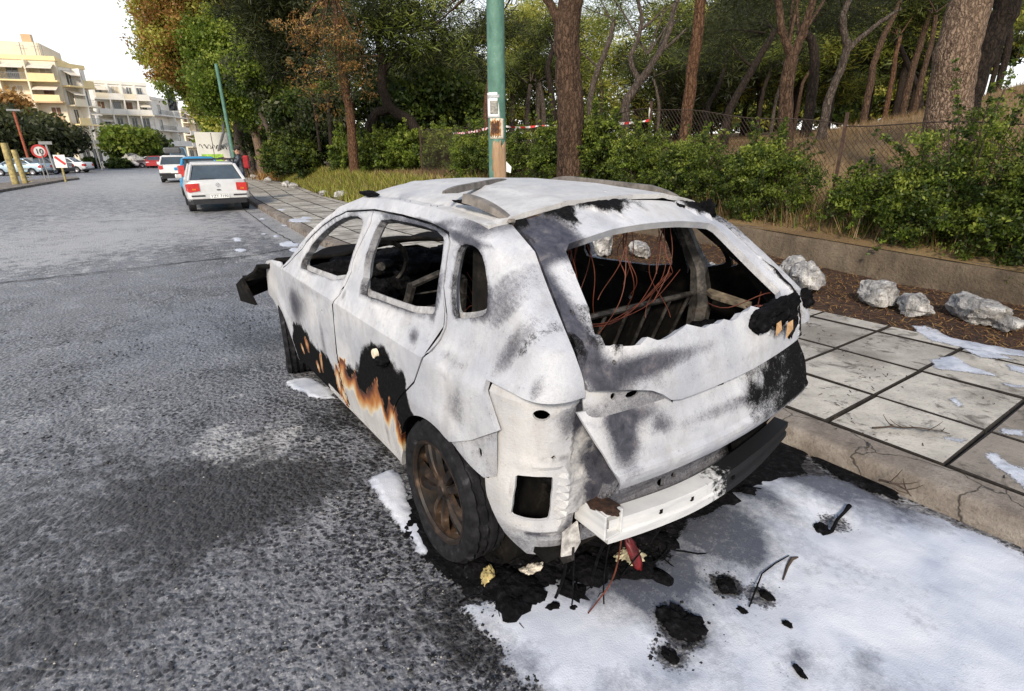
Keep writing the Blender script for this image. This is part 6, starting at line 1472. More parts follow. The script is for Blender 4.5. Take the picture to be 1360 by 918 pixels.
# -------- shrubs and hedges
def shrub(label, c, rad, seed, mats=(L_SHRUB,), matw=None, n=150, nl=60, size=.055, group=None, cr=.16, extra=(), shoots=26):
    r = np.random.default_rng(seed); t = thing('shrub', label, 'shrub', (c[0], c[1], c[2] - rad[2] * .9), 0, group); q = random.Random(seed)
    o0 = (0, 0, rad[2] * .9); bl = [(o0, rad, n, nl, cr)]
    for (dx, dy, dz, s_) in extra: bl.append(((dx, dy, rad[2] * .9 + dz), tuple(a * s_ for a in rad), int(n * s_ * .6), nl, cr))
    sh_ = []
    for k in range(shoots):
        a = q.uniform(0, 6.28); el = q.uniform(-.5, 1.4); dv = Vector((cos(a) * cos(el), sin(a) * cos(el), sin(el))); L0 = q.uniform(.75, .95); L1 = q.uniform(1.15, 1.6); P0 = Vector((dv.x * rad[0], dv.y * rad[1], dv.z * rad[2] + rad[2] * .9))
        p0, p1 = Vector((P0.x * L0, P0.y * L0, rad[2] * .9 + dv.z * rad[2] * L0)), Vector((P0.x * L1, P0.y * L1, rad[2] * .9 + dv.z * rad[2] * L1 - (.12 if el < .2 else 0))); sh_.append((p0, p1))
        for s5 in range(7): bl.append((tuple(p0.lerp(p1, s5 / 6)), (.03, .03, .03), 1, 16, cr * .42 * (1.1 - s5 * .1)))
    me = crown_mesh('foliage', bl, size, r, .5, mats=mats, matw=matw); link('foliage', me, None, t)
    m = MB()
    for k in range(9):
        a = q.uniform(0, 6.28); e = Vector((cos(a) * rad[0] * q.uniform(.3, .8), sin(a) * rad[1] * q.uniform(.3, .8), rad[2] * q.uniform(.9, 1.8))); m.tube([(q.uniform(-.1, .1), q.uniform(-.1, .1), -.1), e * .5 + Vector((0, 0, .1)), e], [.02, .014, .006], 5)
    for p0, p1 in sh_: m.tube([p0 * .6, p0, p1], [.008, .005, .002], 4)
    m.build('stems', M_TWIG, t); return t
GS = 'shrubs growing along the chain-link fence'
SH = [(-2.2, -6.1, 1.0, (1.1, .75, .95), 'huge dense shrub cut by the right edge of the view', 300), (-.75, -6.25, 1.15, (.95, .7, 1.05), 'tallest dense shrub spilling over the wall below the massive pale trunk', 330), (.55, -6.4, 1.05, (.85, .6, .80), 'shrub with bright sprays just right of the rusty fence post', 250),
      (1.55, -6.55, .80, (.55, .45, .45), 'low sparse shrub at the foot of the rusty fence post', 80), (3.15, -6.55, 1.05, (.75, .5, .62), 'leafy green shrub left of the rusty fence post', 200), (4.5, -6.6, 1.15, (.75, .5, .62), 'shrub below the Y shaped tree along the fence', 200), (5.8, -6.65, 1.25, (.7, .5, .66), 'shrub beneath the slim reddish trunk', 200),
      (7.1, -6.7, 1.45, (.75, .55, .85), 'tall shrub between the thick pine and the taped fence post', 240), (8.6, -6.9, 1.35, (.75, .5, .75), 'shrub at the foot of the thick pine, behind the car roof', 200), (10.4, -7.0, 1.30, (.9, .6, .72), 'dark mixed shrub just right of the green pole', 180), (12.4, -7.0, 1.35, (1.0, .6, .80), 'shrub hidden partly by the green pole', 200)]
for i, (x, y, z, rad, lb, n_) in enumerate(SH):
    z += .16; rad = (rad[0], rad[1], rad[2] * (1.2 if i in (0, 1, 2, 8, 9) else 1.0))
    ex = [(-rad[0] * .5, .25, -rad[2] * .5, .55), (rad[0] * .5, .2, -.2, .5)] if i < 3 else [(rad[0] * .3, .1, rad[2] * .35, .5)]
    shrub(lb, (x, y, z), rad, 200 + i, (L_SHRUB, L_SHRUB2, L_BRIGHT), (.5, .35, .15), int(n_ * 1.15), 80, .042 if x < 6 else .055, GS, .15, ex)
GH = 'clipped hedge bushes above the grass verge'
for i, (px, py, rx, ry, D, lb) in enumerate([(632, 205, 26, 28, 21, 'hedge bush touching the left side of the green pole'), (590, 205, 30, 30, 23, 'hedge bush second to the left of the green pole'), (545, 200, 32, 27, 24, 'yellowish hedge bush in the middle of the left hedge'), (500, 203, 32, 28, 25, 'rounded hedge bush below the twisted dark trunk'),
                                            (464, 205, 24, 25, 26, 'bright end bush of the left hedge by a bare gap'), (398, 205, 25, 24, 29, 'darker bush left of the bare gap, behind the pavement'), (368, 208, 22, 22, 32, 'small dark bush nearest to the pale trunks')]):
    c = dep(px, py, D); s_ = D / FPX
    shrub(lb, tuple(c), (rx * s_ * 1.1, rx * s_ * .9, ry * s_), 230 + i, (L_SHRUB, L_BRIGHT) if i not in (5, 6) else (L_SHRUB2, L_SHRUB), (.7, .3), 240, 60, .11, GH, .24)
for i, (px, py, rx, ry, D, lb) in enumerate([(122, 217, 14, 5, 74, 'low clipped bush left of the boulder across the road'), (158, 218, 22, 5, 74, 'long low clipped hedge under the round green tree')]):
    c = dep(px, py, D); s_ = D / FPX; shrub(lb, tuple(c), (rx * s_, rx * s_ * .5, ry * s_), 240 + i, (L_SHRUB2,), None, 120, 46, .3, None, .5)

# -------- grass
def blades(name, N, region, h, wd, mats, seed=1, lean=.35):
    r = np.random.default_rng(seed); C, hh = region(r, N); N = len(C); hh = hh * (h[0] + (h[1] - h[0]) * r.random(N)); a = r.uniform(0, 6.28, N)
    s_ = np.stack([np.cos(a), np.sin(a), 0 * a], 1) * wd / 2; l = np.stack([r.normal(size=N) * lean, r.normal(size=N) * lean, np.ones(N)], 1) * hh[:, None]
    V = np.stack([C - s_, C + s_, C + l], 1).reshape(-1, 3); F = np.arange(3 * N).reshape(-1, 3); T = np.repeat(r.random(N), 3)
    me = mesh_np(name, V, F, False, {'tint': np.stack([T, T, T, T * 0 + 1], 1)}); me.polygons
    for mm in mats: me.materials.append(mm)
    me.polygons.foreach_set('material_index', (r.random(N) * len(mats)).astype(np.int32)); return tag(link(name, me), kind='stuff')
L_DRY = leaf_mat('dry_grass_blades', (.07, .04, .016), (.17, .105, .045), (.33, .23, .11), .2)
def reg_slope(r, N):
    x = -6 + r.random(N) * 32; d = .8 + r.random(N) ** 1.4 * 26; y = WY(x) - d; return np.stack([x, y, terrain(x, y) - .02], 1), 1 + d * .03
blades('dry_park_grass', 90000, reg_slope, (.05, .20), .013, (L_DRY,), 4)
def reg_vg(r, N):
    x = 9 + r.random(N) * 30; t = r.random(N) ** .8; y0 = K(x) - 2.62; y1 = WY(x) - .25; y = y0 + (y1 - y0) * t; k = fbm(x * .8, y * .8, 0, 3, 12) > .42; x, y, t = x[k], y[k], t[k]
    z = .112 + .05 * sstep(0, .2, t) * fbm(x * 3, y * 3, 0, 4, 6) + .10 * t ** 2 + sstep(8, 12, x) * .60 * t ** 1.3
    return np.stack([x, y, z], 1), 1 + 0 * x
blades('green_verge_grass', 30000, reg_vg, (.10, .35), .03, (L_YELLOW, L_BRIGHT, L_YELLOW, L_DRY), 6)
def reg_th(r, N):
    x = -4 + r.random(N) * 18; y = WY(x) - .2 - r.random(N) * 1.2; return np.stack([x, y, terrain(x, y) - .02], 1), 1 + 0 * x
blades('fence_line_weeds', 9000, reg_th, (.1, .5), .014, (L_DRY, L_SHRUB, L_DRY), 8, .3)
o = blades('orange_dry_weeds', 2500, lambda r, N: ((lambda c: (np.stack([c[0] + r.normal(size=N) * .8, c[1] + r.normal(size=N) * .5, np.full(N, .2)], 1), np.ones(N)))(on(372, 238, .2))), (.2, .7), .03, (L_ORANGE,), 9)

# -------- fence
M_RUST = simple('rusty_brown_fence_steel', (.075, .045, .032), .85, .45, 25, .2, .4)
M_WIRE = simple('rusty_chain_link_wire', (.055, .038, .028), .8, .3, 20, .3)
fence = thing('chain_link_fence', 'rusty chain-link fence on brown posts standing among shrubs behind the low wall', 'fence', (0, 0, 0))
posts = [(-1.6, -6.85), (2.28, -6.95), (5.95, -7.0), (9.35, -7.05), (12.9, -7.1), (16.5, -7.3)]
ztop = [2.0, 2.12, 2.56, 2.30, 2.45, 2.5]
def zb(x): return float(np.interp(x, [-3, 2.28, 6, 9.3, 13, 17], [.55, .58, .85, .95, 1.0, .9]))
for i, (x, y) in enumerate(posts):
    m = MB(); zt = ztop[i] + (.04 if i == 1 else 0)
    m.box((x, y, (zb(x) - .1 + zt) / 2), (.035, .008, zt - zb(x) + .1)); m.box((x - .014, y - .018, (zb(x) - .1 + zt) / 2), (.008, .035, zt - zb(x) + .1)); m.build('fence_post', M_RUST, fence)
for (x, y, dx) in ((2.28, -6.95, -.55), (9.35, -7.05, -.75)):
    m = MB(); m.tube([(x, y, zb(x) + .65), (x + dx, y + .25, zb(x) - .05)], .022, 4); m.build('brace_bar', M_RUST, fence)
def wires(p, q, zt0, zt1):
    m = MB(); L = math.hypot(q[0] - p[0], q[1] - p[1]); st = .075
    V = []; F = []
    def P(s_, t): 
        x = p[0] + (q[0] - p[0]) * s_ / L; y = p[1] + (q[1] - p[1]) * s_ / L; z0 = zb(x); z1 = zt0 + (zt1 - zt0) * s_ / L - .12 + .025 * sin(s_ * 3) ; return (x, y + .012 * sin(s_ * 5 + t * 4), z0 + (z1 - z0) * t)
    H = 1.35; n = int((L + H) / st)
    for sgn in (1, -1):
        for k in range(n):
            s0 = k * st - (H if sgn > 0 else 0); pts = []
            for q_ in range(9):
                t = q_ / 8; s_ = s0 + sgn * t * H + (0 if sgn > 0 else 0)
                if 0 <= s_ <= L: pts.append(P(s_, t))
            if len(pts) > 1:
                for a, b in zip(pts, pts[1:]):
                    i0 = len(V); w_ = .0028
                    V += [(a[0] - w_ * .6, a[1] + sgn * .003, a[2] + w_), (a[0] + w_ * .6, a[1] + sgn * .003, a[2] - w_), (b[0] + w_ * .6, b[1] + sgn * .003, b[2] - w_), (b[0] - w_ * .6, b[1] + sgn * .003, b[2] + w_),
                          ]; F.append((i0, i0 + 1, i0 + 2, i0 + 3))
    m.add(V, F); m.tube([P(L * i / 12, 1.0) for i in range(13)], .004, 4); o = m.build('wire_mesh', M_WIRE, fence)
    s_ = o.modifiers.new('t', 'SOLIDIFY'); s_.thickness = .004; o['kind'] = 'stuff'
for i in range(len(posts) - 1): wires(posts[i], posts[i + 1], ztop[i], ztop[i + 1])

# -------- green pole with posters
n = NT('chipped_green_paint', .6, 0, .4)
f = n.noise(7, 8, .7, n.mapv((1, 1, .6))); g = n.noise(50, 5, .6); c = n.ramp(f, [(.3, (.045, .115, .085)), (.55, (.095, .205, .155)), (.75, (.18, .29, .235))])
c = n.mix(n.ramp(n.noise(4, 9, .75, dist=.4), [(.60, 0), (.64, .85)]), c, (.05, .06, .045)); c = n.mix(n.ramp(g, [(.66, 0), (.70, .7)]), c, (.33, .38, .33)); n.base(c); n.bump(f, .4, .006); M_GREEN = n.m
PX, PY = 4.22, -2.30
pole = thing('street_pole', 'thick chipped green pole with two taped notices standing on the pavement behind the car', 'pole', (PX, PY, .13), 0)
m = MB(); m.tube([(0, 0, -.02), (0, 0, .9), (-.01, 0, 2.5), (-.05, .01, 5.2)], [.112, .110, .106, .098], 28); m.build('shaft', M_GREEN, pole, True)
def wrap(name, a0, a1, z0, z1, r, mat, ragged=0, seed=1, n_=14):
    q = random.Random(seed); V = []; F = []; nz_ = 8
    for j in range(nz_ + 1):
        for i in range(n_ + 1):
            t = j / nz_; s_ = i / n_; jr = (q.uniform(-ragged, ragged) if i in (0, n_) or j in (0, nz_) else 0)
            a = radians(a0 + (a1 - a0) * s_) + jr; V.append((r * cos(a), r * sin(a), z0 + (z1 - z0) * t + jr * .3))
    for j in range(nz_):
        for i in range(n_): F.append((j * (n_ + 1) + i, j * (n_ + 1) + i + 1, (j + 1) * (n_ + 1) + i + 1, (j + 1) * (n_ + 1) + i))
    o = link(name, mesh_np(name, V, F, True), mat, pole); s_ = o.modifiers.new('t', 'SOLIDIFY'); s_.thickness = .002; s_.offset = 1; return o
def zp(py): return float((CAM + ray(660, py) * ((PX - CAM[0]) / ray(660, py)[0]))[2]) - .13
ca = 180 - math.degrees(atan2(CAM[1] - PY, PX - CAM[0]))   # direction towards the camera
wood = NT('bare_weathered_wood', .9); wf = wood.noise(9, 7, .7, wood.mapv((1, 1, .12))); wood.base(wood.ramp(wf, [(.3, (.16, .09, .05)), (.5, (.33, .215, .125)), (.7, (.44, .31, .19))])); wood.bump(wf, .8, .01)
wrap('bare_wood_patch', ca - 30, ca + 75, zp(252), zp(190), .1135, wood.m, .12, 3)
wrap('notice', ca - 70, ca + 28, zp(157), zp(124), .1115, simple('white_paper', (.74, .75, .74), .8, .08, 20), .01, 4)
wrap('notice', ca - 45, ca + 48, zp(185), zp(158), .1125, simple('stained_paper', (.62, .56, .44), .8, .2, 20), .01, 5)
wrap('printed_picture', ca - 40, ca + 8, zp(152), zp(135), .1150, simple('grey_print', (.26, .25, .22), .8, .6, 40), .01, 6)
wrap('printed_heading', ca - 62, ca + 20, zp(131), zp(127), .1150, simple('pale_grey_print', (.42, .43, .44), .8, .4, 60), .005, 7)
wrap('scorched_patch', ca - 35, ca + 18, zp(178), zp(163), .1160, simple('burnt_paper_brown', (.07, .03, .015), .8, .7, 30), .08, 8)
wrap('scorch_rim', ca - 42, ca + 26, zp(181), zp(160), .1150, simple('rust_paper', (.35, .17, .06), .8, .5, 25), .08, 9)
m = MB(); a = radians(ca + 80); m.add([(.11 * cos(a), .11 * sin(a), zp(228)), (.11 * cos(a), .11 * sin(a), zp(214)), (.18 * cos(a), .18 * sin(a), zp(222)), (.17 * cos(a), .17 * sin(a), zp(230))], [(0, 1, 2, 3)]); o = m.build('torn_paper_flap', simple('white_paper', (.74, .75, .74)), pole); o.modifiers.new('t', 'SOLIDIFY').thickness = .002
# -------- red and white barrier tape
tape_w = simple('tape_white', (.72, .70, .68), .45, .1, 10); tape_r = simple('tape_red', (.50, .035, .03), .45, .2, 10)
def tape(label, pts, wd=.05, stripe=.10, sag=.03):
    V = []; F = []; MI = []; acc = 0; q = random.Random(4); k = 0
    P = []
    for a, b in zip(pts, pts[1:]):
        a, b = Vector(a), Vector(b); n_ = max(2, int((b - a).length / .05))
        for i in range(n_): t = i / n_; p = a.lerp(b, t); p.z -= sag * 4 * t * (1 - t); P.append(p)
    P.append(Vector(pts[-1]))
    for i, p in enumerate(P):
        tw = .9 * sin(i * .21) + .3 * sin(i * .57); d = Vector((0, sin(tw), cos(tw))) * wd / 2; V += [p - d, p + d]
    F = [(2 * i, 2 * i + 1, 2 * i + 3, 2 * i + 2) for i in range(len(P) - 1)]
    me = mesh_np('barrier_tape', V, F, False); me.materials.append(tape_w); me.materials.append(tape_r)
    for i, p in enumerate(me.polygons): p.material_index = (i // 3) % 2
    o = link('barrier_tape', me); s_ = o.modifiers.new('t', 'SOLIDIFY'); s_.thickness = .0008; return tag(o, label, 'tape')
def dpt(px, py, x): d = ray(px, py); return tuple(CAM + d * (x - CAM[0]) / d[0])
tape('red and white barrier tape strung from fence post to fence post right of the pole', [dpt(672, 168, 10.4), dpt(718, 167, 9.35), dpt(790, 164, 7.6), dpt(862, 160, 5.95), (5.93, -6.95, 2.36), (5.90, -6.93, 2.43)])
tape('faded barrier tape end trailing left of the green pole', [dpt(602, 177, 11.5), dpt(650, 170, 7.5)])
# ================================================================== BUILDINGS ACROSS THE JUNCTION
def wallmat(name, col, v=.12):
    n = NT(name, .85); f = n.noise(.35, 6, .65); s_ = n.noise(1.4, 5, .6, n.mapv((1, 1, .2)))
    c = n.ramp(f, [(.3, tuple(a * (1 - v) for a in col)), (.7, tuple(min(1, a * (1 + v)) for a in col))]); c = n.mix(n.ramp(s_, [(.55, 0), (.75, .3)]), c, tuple(a * .6 for a in col)); n.base(c); return n.m
W_CREAM = wallmat('cream_render', (.74, .66, .50)); W_YEL = wallmat('sunlit_yellow_render', (.80, .64, .34)); W_WHITE = wallmat('white_render', (.78, .75, .68)); W_GREY = wallmat('grey_concrete', (.40, .37, .33)); W_TAN = wallmat('tan_balcony_render', (.55, .38, .22))  # warm facade colours hold the golden sun on the blocks
M_GLASS = simple('dark_window_glass', (.10, .115, .12), .12, .4, .6, 0, 0, None, .8)
M_SHUT = simple('brown_shutter', (.20, .11, .06), .7, .3, 2); M_SHUT2 = simple('pale_shutter', (.50, .44, .34), .7, .2, 2)
M_AWN = simple('pale_awning_cloth', (.62, .56, .46), .8, .12, 2); M_RAIL = simple('grey_balcony_rail', (.25, .25, .25), .6, .3, 3)
def building(label, A, B, depth, floors, fh, bays, seed, mats, base_z=0.0, parapet=.6, penthouse=True, ground=3.4, open_rail=.4, awn=.3, side_steps=0):
    """facade from ground point A to B (both (x, y)); everything in the local frame: X along the facade, -Y out towards the street"""
    A = np.array(A); B = np.array(B); Lw = np.linalg.norm(B - A); ang = atan2(B[1] - A[1], B[0] - A[0]); q = random.Random(seed)
    t = thing('apartment_building', label, 'building', (A[0], A[1], base_z), ang)
    W, BAL, ACC = mats; H = ground + floors * fh
    m = MB(); m.span((0, 0, -1), (Lw, depth, H)); 
    if penthouse: m.span((Lw * .12, 2.4, H), (Lw * .9, depth - 1, H + 2.7))
    m.build('wall', W, t)
    if parapet: m = MB(); m.span((-.15, -.15, H), (Lw + .15, .12, H + parapet)); m.span((-.15, .12, H + .01), (.12, depth, H + parapet - .02)); m.span((Lw - .12, .12, H + .01), (Lw + .15, depth, H + parapet - .02)); m.build('parapet', BAL, t)
    bw = Lw / bays
    def window(x, z, w_, h_, sh, y=-.0):
        m = MB(); m.span((x - w_ / 2 - .08, y - .06, z - .08), (x - w_ / 2, y + .02, z + h_ + .08)); m.span((x + w_ / 2, y - .06, z - .08), (x + w_ / 2 + .08, y + .02, z + h_ + .08)); m.span((x - w_ / 2, y - .055, z + h_), (x + w_ / 2, y + .02, z + h_ + .08)); m.span((x - w_ / 2, y - .055, z - .08), (x + w_ / 2, y + .02, z)); m.span((x - .03, y - .05, z), (x + .03, y + .02, z + h_))
        f = m.build('window', W_WHITE if q.random() < .6 else M_RAIL, t); m = MB(); m.span((x - w_ / 2, y - .025, z), (x + w_ / 2, y - .005, z + h_)); m.build('pane', M_GLASS if sh < .6 else (M_SHUT if sh < .8 else M_SHUT2), f)
    for fl in range(floors):
        z = ground + fl * fh
        m = MB(); m.span((-.1, -1.55, z - .12), (Lw + .1, -.002, z + .1)); m.build('balcony_slab', BAL if fl % 2 else ACC, t)
        b = 0
        while b < bays:
            x0, x1 = b * bw + .12, (b + 1) * bw - .12; k = q.random()
            if k < 1 - open_rail:
                m = MB(); m.span((x0, -1.54, z + .102), (x1, -1.42, z + 1.0)); m.build('balcony_front', BAL if q.random() < .7 else ACC, t)
            else:
                m = MB(); m.span((x0, -1.50, z + .95), (x1, -1.45, z + 1.0)); m.span((x0, -1.50, z + .2), (x1, -1.45, z + .24))
                for i in range(int((x1 - x0) / .22)): m.span((x0 + i * .22, -1.49, z + .24), (x0 + i * .22 + .03, -1.46, z + .95))
                m.build('balcony_rail', M_RAIL, t)
            ww = min(bw * .55, 2.2); window((x0 + x1) / 2 + q.uniform(-.15, .15) * bw, z + .15, ww * q.uniform(.6, 1), 2.1, q.random())
            if q.random() < awn:
                m = MB(); a, c = x0 + .1, x1 - .1; m.add([(a, -.1, z + fh - .45), (c, -.1, z + fh - .45), (c, -1.9, z + fh - 1.25), (a, -1.9, z + fh - 1.25), (a, -.1, z + fh - .50), (c, -.1, z + fh - .50), (c, -1.9, z + fh - 1.30), (a, -1.9, z + fh - 1.30)], [(0, 1, 2, 3), (7, 6, 5, 4), (3, 2, 6, 7), (0, 3, 7, 4), (1, 5, 6, 2)]); m.build('awning', M_AWN, t)
            if b: m = MB(); m.span((b * bw - .1, -1.53, z + .102), (b * bw + .1, -.003, z + fh - .122)); m.build('divider', W, t)
            b += 1
    for b in range(bays):
        window((b + .5) * bw, .6, bw * .6, 2.0, q.random() * .6)
    if penthouse:
        for i in range(3):
            m = MB(); x = Lw * (.2 + .3 * i); m.span((x, 3, H + 2.7), (x + 1.2, 4, H + 3.5 + q.random())); m.build('roof_unit', ACC, t)
        m = MB()
        for i in range(7): x = q.uniform(0, Lw); m.tube([(x, 2, H), (x, 2, H + 2.2 + q.random() * 1.5)], .05, 4); m.box((x, 2, H + 2.1), (.9, .04, .04))
        m.build('aerial', M_RAIL, t)
    return t
def gp(px, D, z=0): p = dep(px, 220, D); return (p[0], p[1])
building('largest cream apartment block in sunlit yellow tones with awnings at the left edge', gp(-120, 84), gp(108, 92), 14, 4, 2.9, 6, 3, (W_CREAM, W_YEL, W_TAN), penthouse=True, awn=.35)
building('narrow stepped cream block joined to the right of the large yellow one', gp(110.5, 93), gp(142, 97), 12, 4, 2.75, 2, 5, (W_WHITE, W_YEL, W_CREAM), penthouse=False, open_rail=.7, awn=.3)
building('white apartment block with a regular grid of deep balconies behind the round green tree', gp(147, 112), gp(216, 118), 14, 4, 2.7, 4, 7, (W_WHITE, W_WHITE, W_CREAM), penthouse=False, open_rail=.45, awn=.15)
building('narrow white block with stacked balconies right of the balcony grid block', gp(218, 125), gp(252, 138), 12, 3, 3.0, 2, 9, (W_WHITE, W_WHITE, W_WHITE), penthouse=False, open_rail=.3, awn=.25)
building('hazy pale block far down the street, left of the street pole', gp(254, 160), gp(284, 172), 14, 3, 3.1, 4, 11, (W_CREAM, W_WHITE, W_CREAM), penthouse=False)
building('furthest pale block closing the street beneath the yellow green tree', gp(280, 210), gp(320, 215), 14, 3, 3.1, 4, 13, (W_WHITE, W_CREAM, W_WHITE), penthouse=False)
# far pavement and boulder
m = MB(); a, b = gp(-200, 70), gp(210, 88); c, d = gp(210, 130), gp(-200, 95)
m.prism([a, b, c, d], -.1, .12, 'Z'); tag(m.build('opposite_pavement', PMS[1]), kind='structure')
p = dep(178, 219, 76); rock((p[0], p[1], .8), (1.9, 1.5, 1.5), 71, 'big tan boulder on the opposite pavement beside the red car', None, 24)

# ================================================================== VEHICLES
def paint(name, col, rough=.3, metal=.0): 
    n = NT(name, rough, metal, .5); f = n.noise(3, 4, .6); n.base(n.ramp(f, [(.3, tuple(c * .85 for c in col)), (.7, col)])); n.b.inputs['Coat Weight'].default_value = .5; n.rough(n.ramp(n.noise(9, 5, .6), [(.4, rough), (.7, rough + .15)])); return n.m
M_CGLASS = simple('car_glass', (.05, .065, .075), .08, .3, 2, 0, 0, None, .9); M_TYRE = simple('black_tyre', (.018, .018, .02), .8, .3, 20); M_ALLOY = simple('grey_wheel', (.30, .30, .32), .4, .2, 8, .5); M_TRIM = simple('black_plastic_trim', (.018, .018, .02), .6, .3, 10)
M_REDL = simple('red_lamp_glass', (.50, .025, .02), .2, .2, 9, 0, 0, None, .8); M_AMB = simple('orange_lamp_glass', (.60, .16, .03), .25, .2, 9); M_PLATE = simple('white_plate', (.74, .74, .72), .5, .06, 9); M_CHROME = simple('chrome_badge', (.55, .55, .57), .2, .1, 9, .9); M_SEAT = simple('grey_seat_cloth', (.09, .09, .10), .9, .2, 9)
def vehicle(name, label, cat, mat, L=4.15, W=1.73, H=1.44, belt=.93, hood=.95, nose=.72, wb=(.80, 3.32), r=.30, kind='hatch', group=None, rack=False, box=False, plate=None, clad=False, detail=1):
    """origin at the middle of the rear end on the ground; +X to the nose"""
    t = thing(name, label, cat, (0, 0, 0), 0, group); hw = W / 2
    rb, rt, ft, fb = {'hatch': (.06, .62, L * .56, L * .73), 'suv': (.04, .42, L * .58, L * .74), 'sedan': (.78, 1.45, L * .56, L * .73), 'mini': (.03, .28, L * .60, L * .80)}[kind]
    deck = belt + .06 if kind == 'sedan' else belt
    def top(x): return float(np.interp(x, [0, .05, rb, fb, L - .55, L - .05, L], [deck - .12, deck - .02, deck + .01, hood, hood - .10, nose, nose - .06])) if kind == 'sedan' else float(np.interp(x, [0, .04, rb, fb, L - .55, L - .05, L], [belt - .10, belt, belt, hood, hood - .10, nose, nose - .06]))
    def wd(x): return hw * float(np.interp(x, [0, .10, .4, L * .5, L - .7, L - .2, L], [.90, .955, 1.0, 1.0, .98, .90, .76]))
    xs_ = sorted(set([0, .03, .10, .2, rb + .01] + [wb[0] + dx for dx in (-.40, -.36, -.25, 0, .25, .36, .40)] + [wb[1] + dx for dx in (-.40, -.36, -.25, 0, .25, .36, .40)] + [1.5, 2.0, 2.5, fb, L - .3, L - .12, L - .04, L]))
    V = []; n_ = 0
    for x in xs_:
        w_ = wd(x); zt = top(x); zb_ = .30 if .15 < x < L - .15 else .36
        dw = min(abs(x - wb[0]), abs(x - wb[1])); ar = .365; za = .30 + sqrt(max(0, ar * ar - dw * dw)) if dw < ar else zb_
        half = [(0, zb_ - .05), (w_ * .80, zb_ - .05), (w_ * .97, max(zb_, za) if dw < ar else zb_ + .02), (w_ * 1.005, max(.52, za + .01)), (w_ * 1.0, max(.70, za + .03)), (w_ * .965, zt - .06), (w_ * .93, zt), (w_ * .5, zt + .025), (0, zt + .03)]
        if dw < ar: half[1] = (w_ * .72, za)
        ring = [(x, y, z) for y, z in half] + [(x, -y, z) for y, z in half[-2:0:-1]]
        n_ = len(ring); V += ring
    F = [(i * n_ + k, i * n_ + (k + 1) % n_, (i + 1) * n_ + (k + 1) % n_, (i + 1) * n_ + k) for i in range(len(xs_) - 1) for k in range(n_)]; F += [tuple(range(n_))[::-1], tuple(range((len(xs_) - 1) * n_, len(xs_) * n_))]
    me = mesh_np('body', V, F, True); me.set_sharp_from_angle(angle=radians(32)); body = link('body', me, mat, t)
    # cabin
    gw, rw_ = hw * .925, hw * .72; zr = H
    def ring2(x, z, w_): return [(x, w_, z), (x, -w_, z)]
    CB = [(rb, belt - .01, gw * .97), (rt, zr - .06, rw_ * .98), (rt + .25, zr, rw_), ((rt + ft) / 2, zr + .015, rw_ * 1.01), (ft, zr - .04, rw_ * .98), (fb, hood - .01, gw * .97)]
    V = []; 
    for x, z, w_ in CB[1:5]: V += [(x, w_, z - .05), (x, w_ * .88, z), (x, 0, z + .02), (x, -w_ * .88, z), (x, -w_, z - .05)]
    F = [(i * 5 + k, i * 5 + k + 1, i * 5 + k + 6, i * 5 + k + 5) for i in range(3) for k in range(4)]
    o = link('roof', mesh_np('roof', V, F, True), mat, t); s_ = o.modifiers.new('t', 'SOLIDIFY'); s_.thickness = .03
    def quad(nm, P, mt, th=.012, par=None):
        o = link(nm, mesh_np(nm, P, [tuple(range(len(P)))]), mt, par or t); s_ = o.modifiers.new('t', 'SOLIDIFY'); s_.thickness = th; s_.offset = 0; return o
    for s_ in (1, -1):
        xm = (rt + ft) / 2
        bl = (rb + .16, s_ * gw * .975, belt); tl = (rt + .10, s_ * rw_ * 1.0, zr - .09); tm = (xm, s_ * rw_ * 1.01, zr - .06); tr_ = (ft - .02, s_ * rw_ * .98, zr - .09); br = (fb - .14, s_ * gw * .985, hood); bm = (xm, s_ * gw * .99, belt + .005)
        quad('side_window', [bl, tl, tm, bm], M_CGLASS); quad('side_window', [bm, tm, tr_, br], M_CGLASS)
        m = MB(); m.tube([(rb, s_ * gw * .96, belt - .02), (rt - .01, s_ * rw_ * .96, zr - .07)], .05, 6); m.tube([(fb, s_ * gw * .96, hood - .02), (ft, s_ * rw_ * .97, zr - .06)], .035, 6); m.tube([(xm, s_ * gw * .985, belt), (xm, s_ * rw_ * 1.0, zr - .05)], .04, 6); m.build('pillar', mat, t, True)
        m = MB(); m.box((fb - .28, s_ * (hw + .07), belt + .06), (.12, .20, .13)); m.build('mirror', mat, t, bevel=.03)
    rp = lambda a, y: (rb + (rt - rb) * a, y, belt + (zr - .06 - belt) * a)
    rw2 = quad('rear_window', [rp(.03, gw * .86), rp(.93, rw_ * .86), rp(.93, -rw_ * .86), rp(.03, -gw * .86)], M_CGLASS)
    m = MB(); e = .05
    m.tube([rp(-.02, gw * .92), rp(.0, -gw * .92)], .03, 6); m.tube([rp(1.0, rw_ * .9), rp(1.0, -rw_ * .9)], .045, 6); m.build('window_surround', mat, t, True)
    quad('windscreen', [(fb - .03, gw * .88, hood + .01), (ft + .03, rw_ * .88, zr - .07), (ft + .03, -rw_ * .88, zr - .07), (fb - .03, -gw * .88, hood + .01)], M_CGLASS)
    if detail:
        m = MB(); 
        for y in (.36, -.36): m.box((1.35, y, 1.02), (.12, .26, .24)); m.box((1.32, y, .85), (.14, .46, .35))
        m.build('front_seats', M_SEAT, t, bevel=.03)
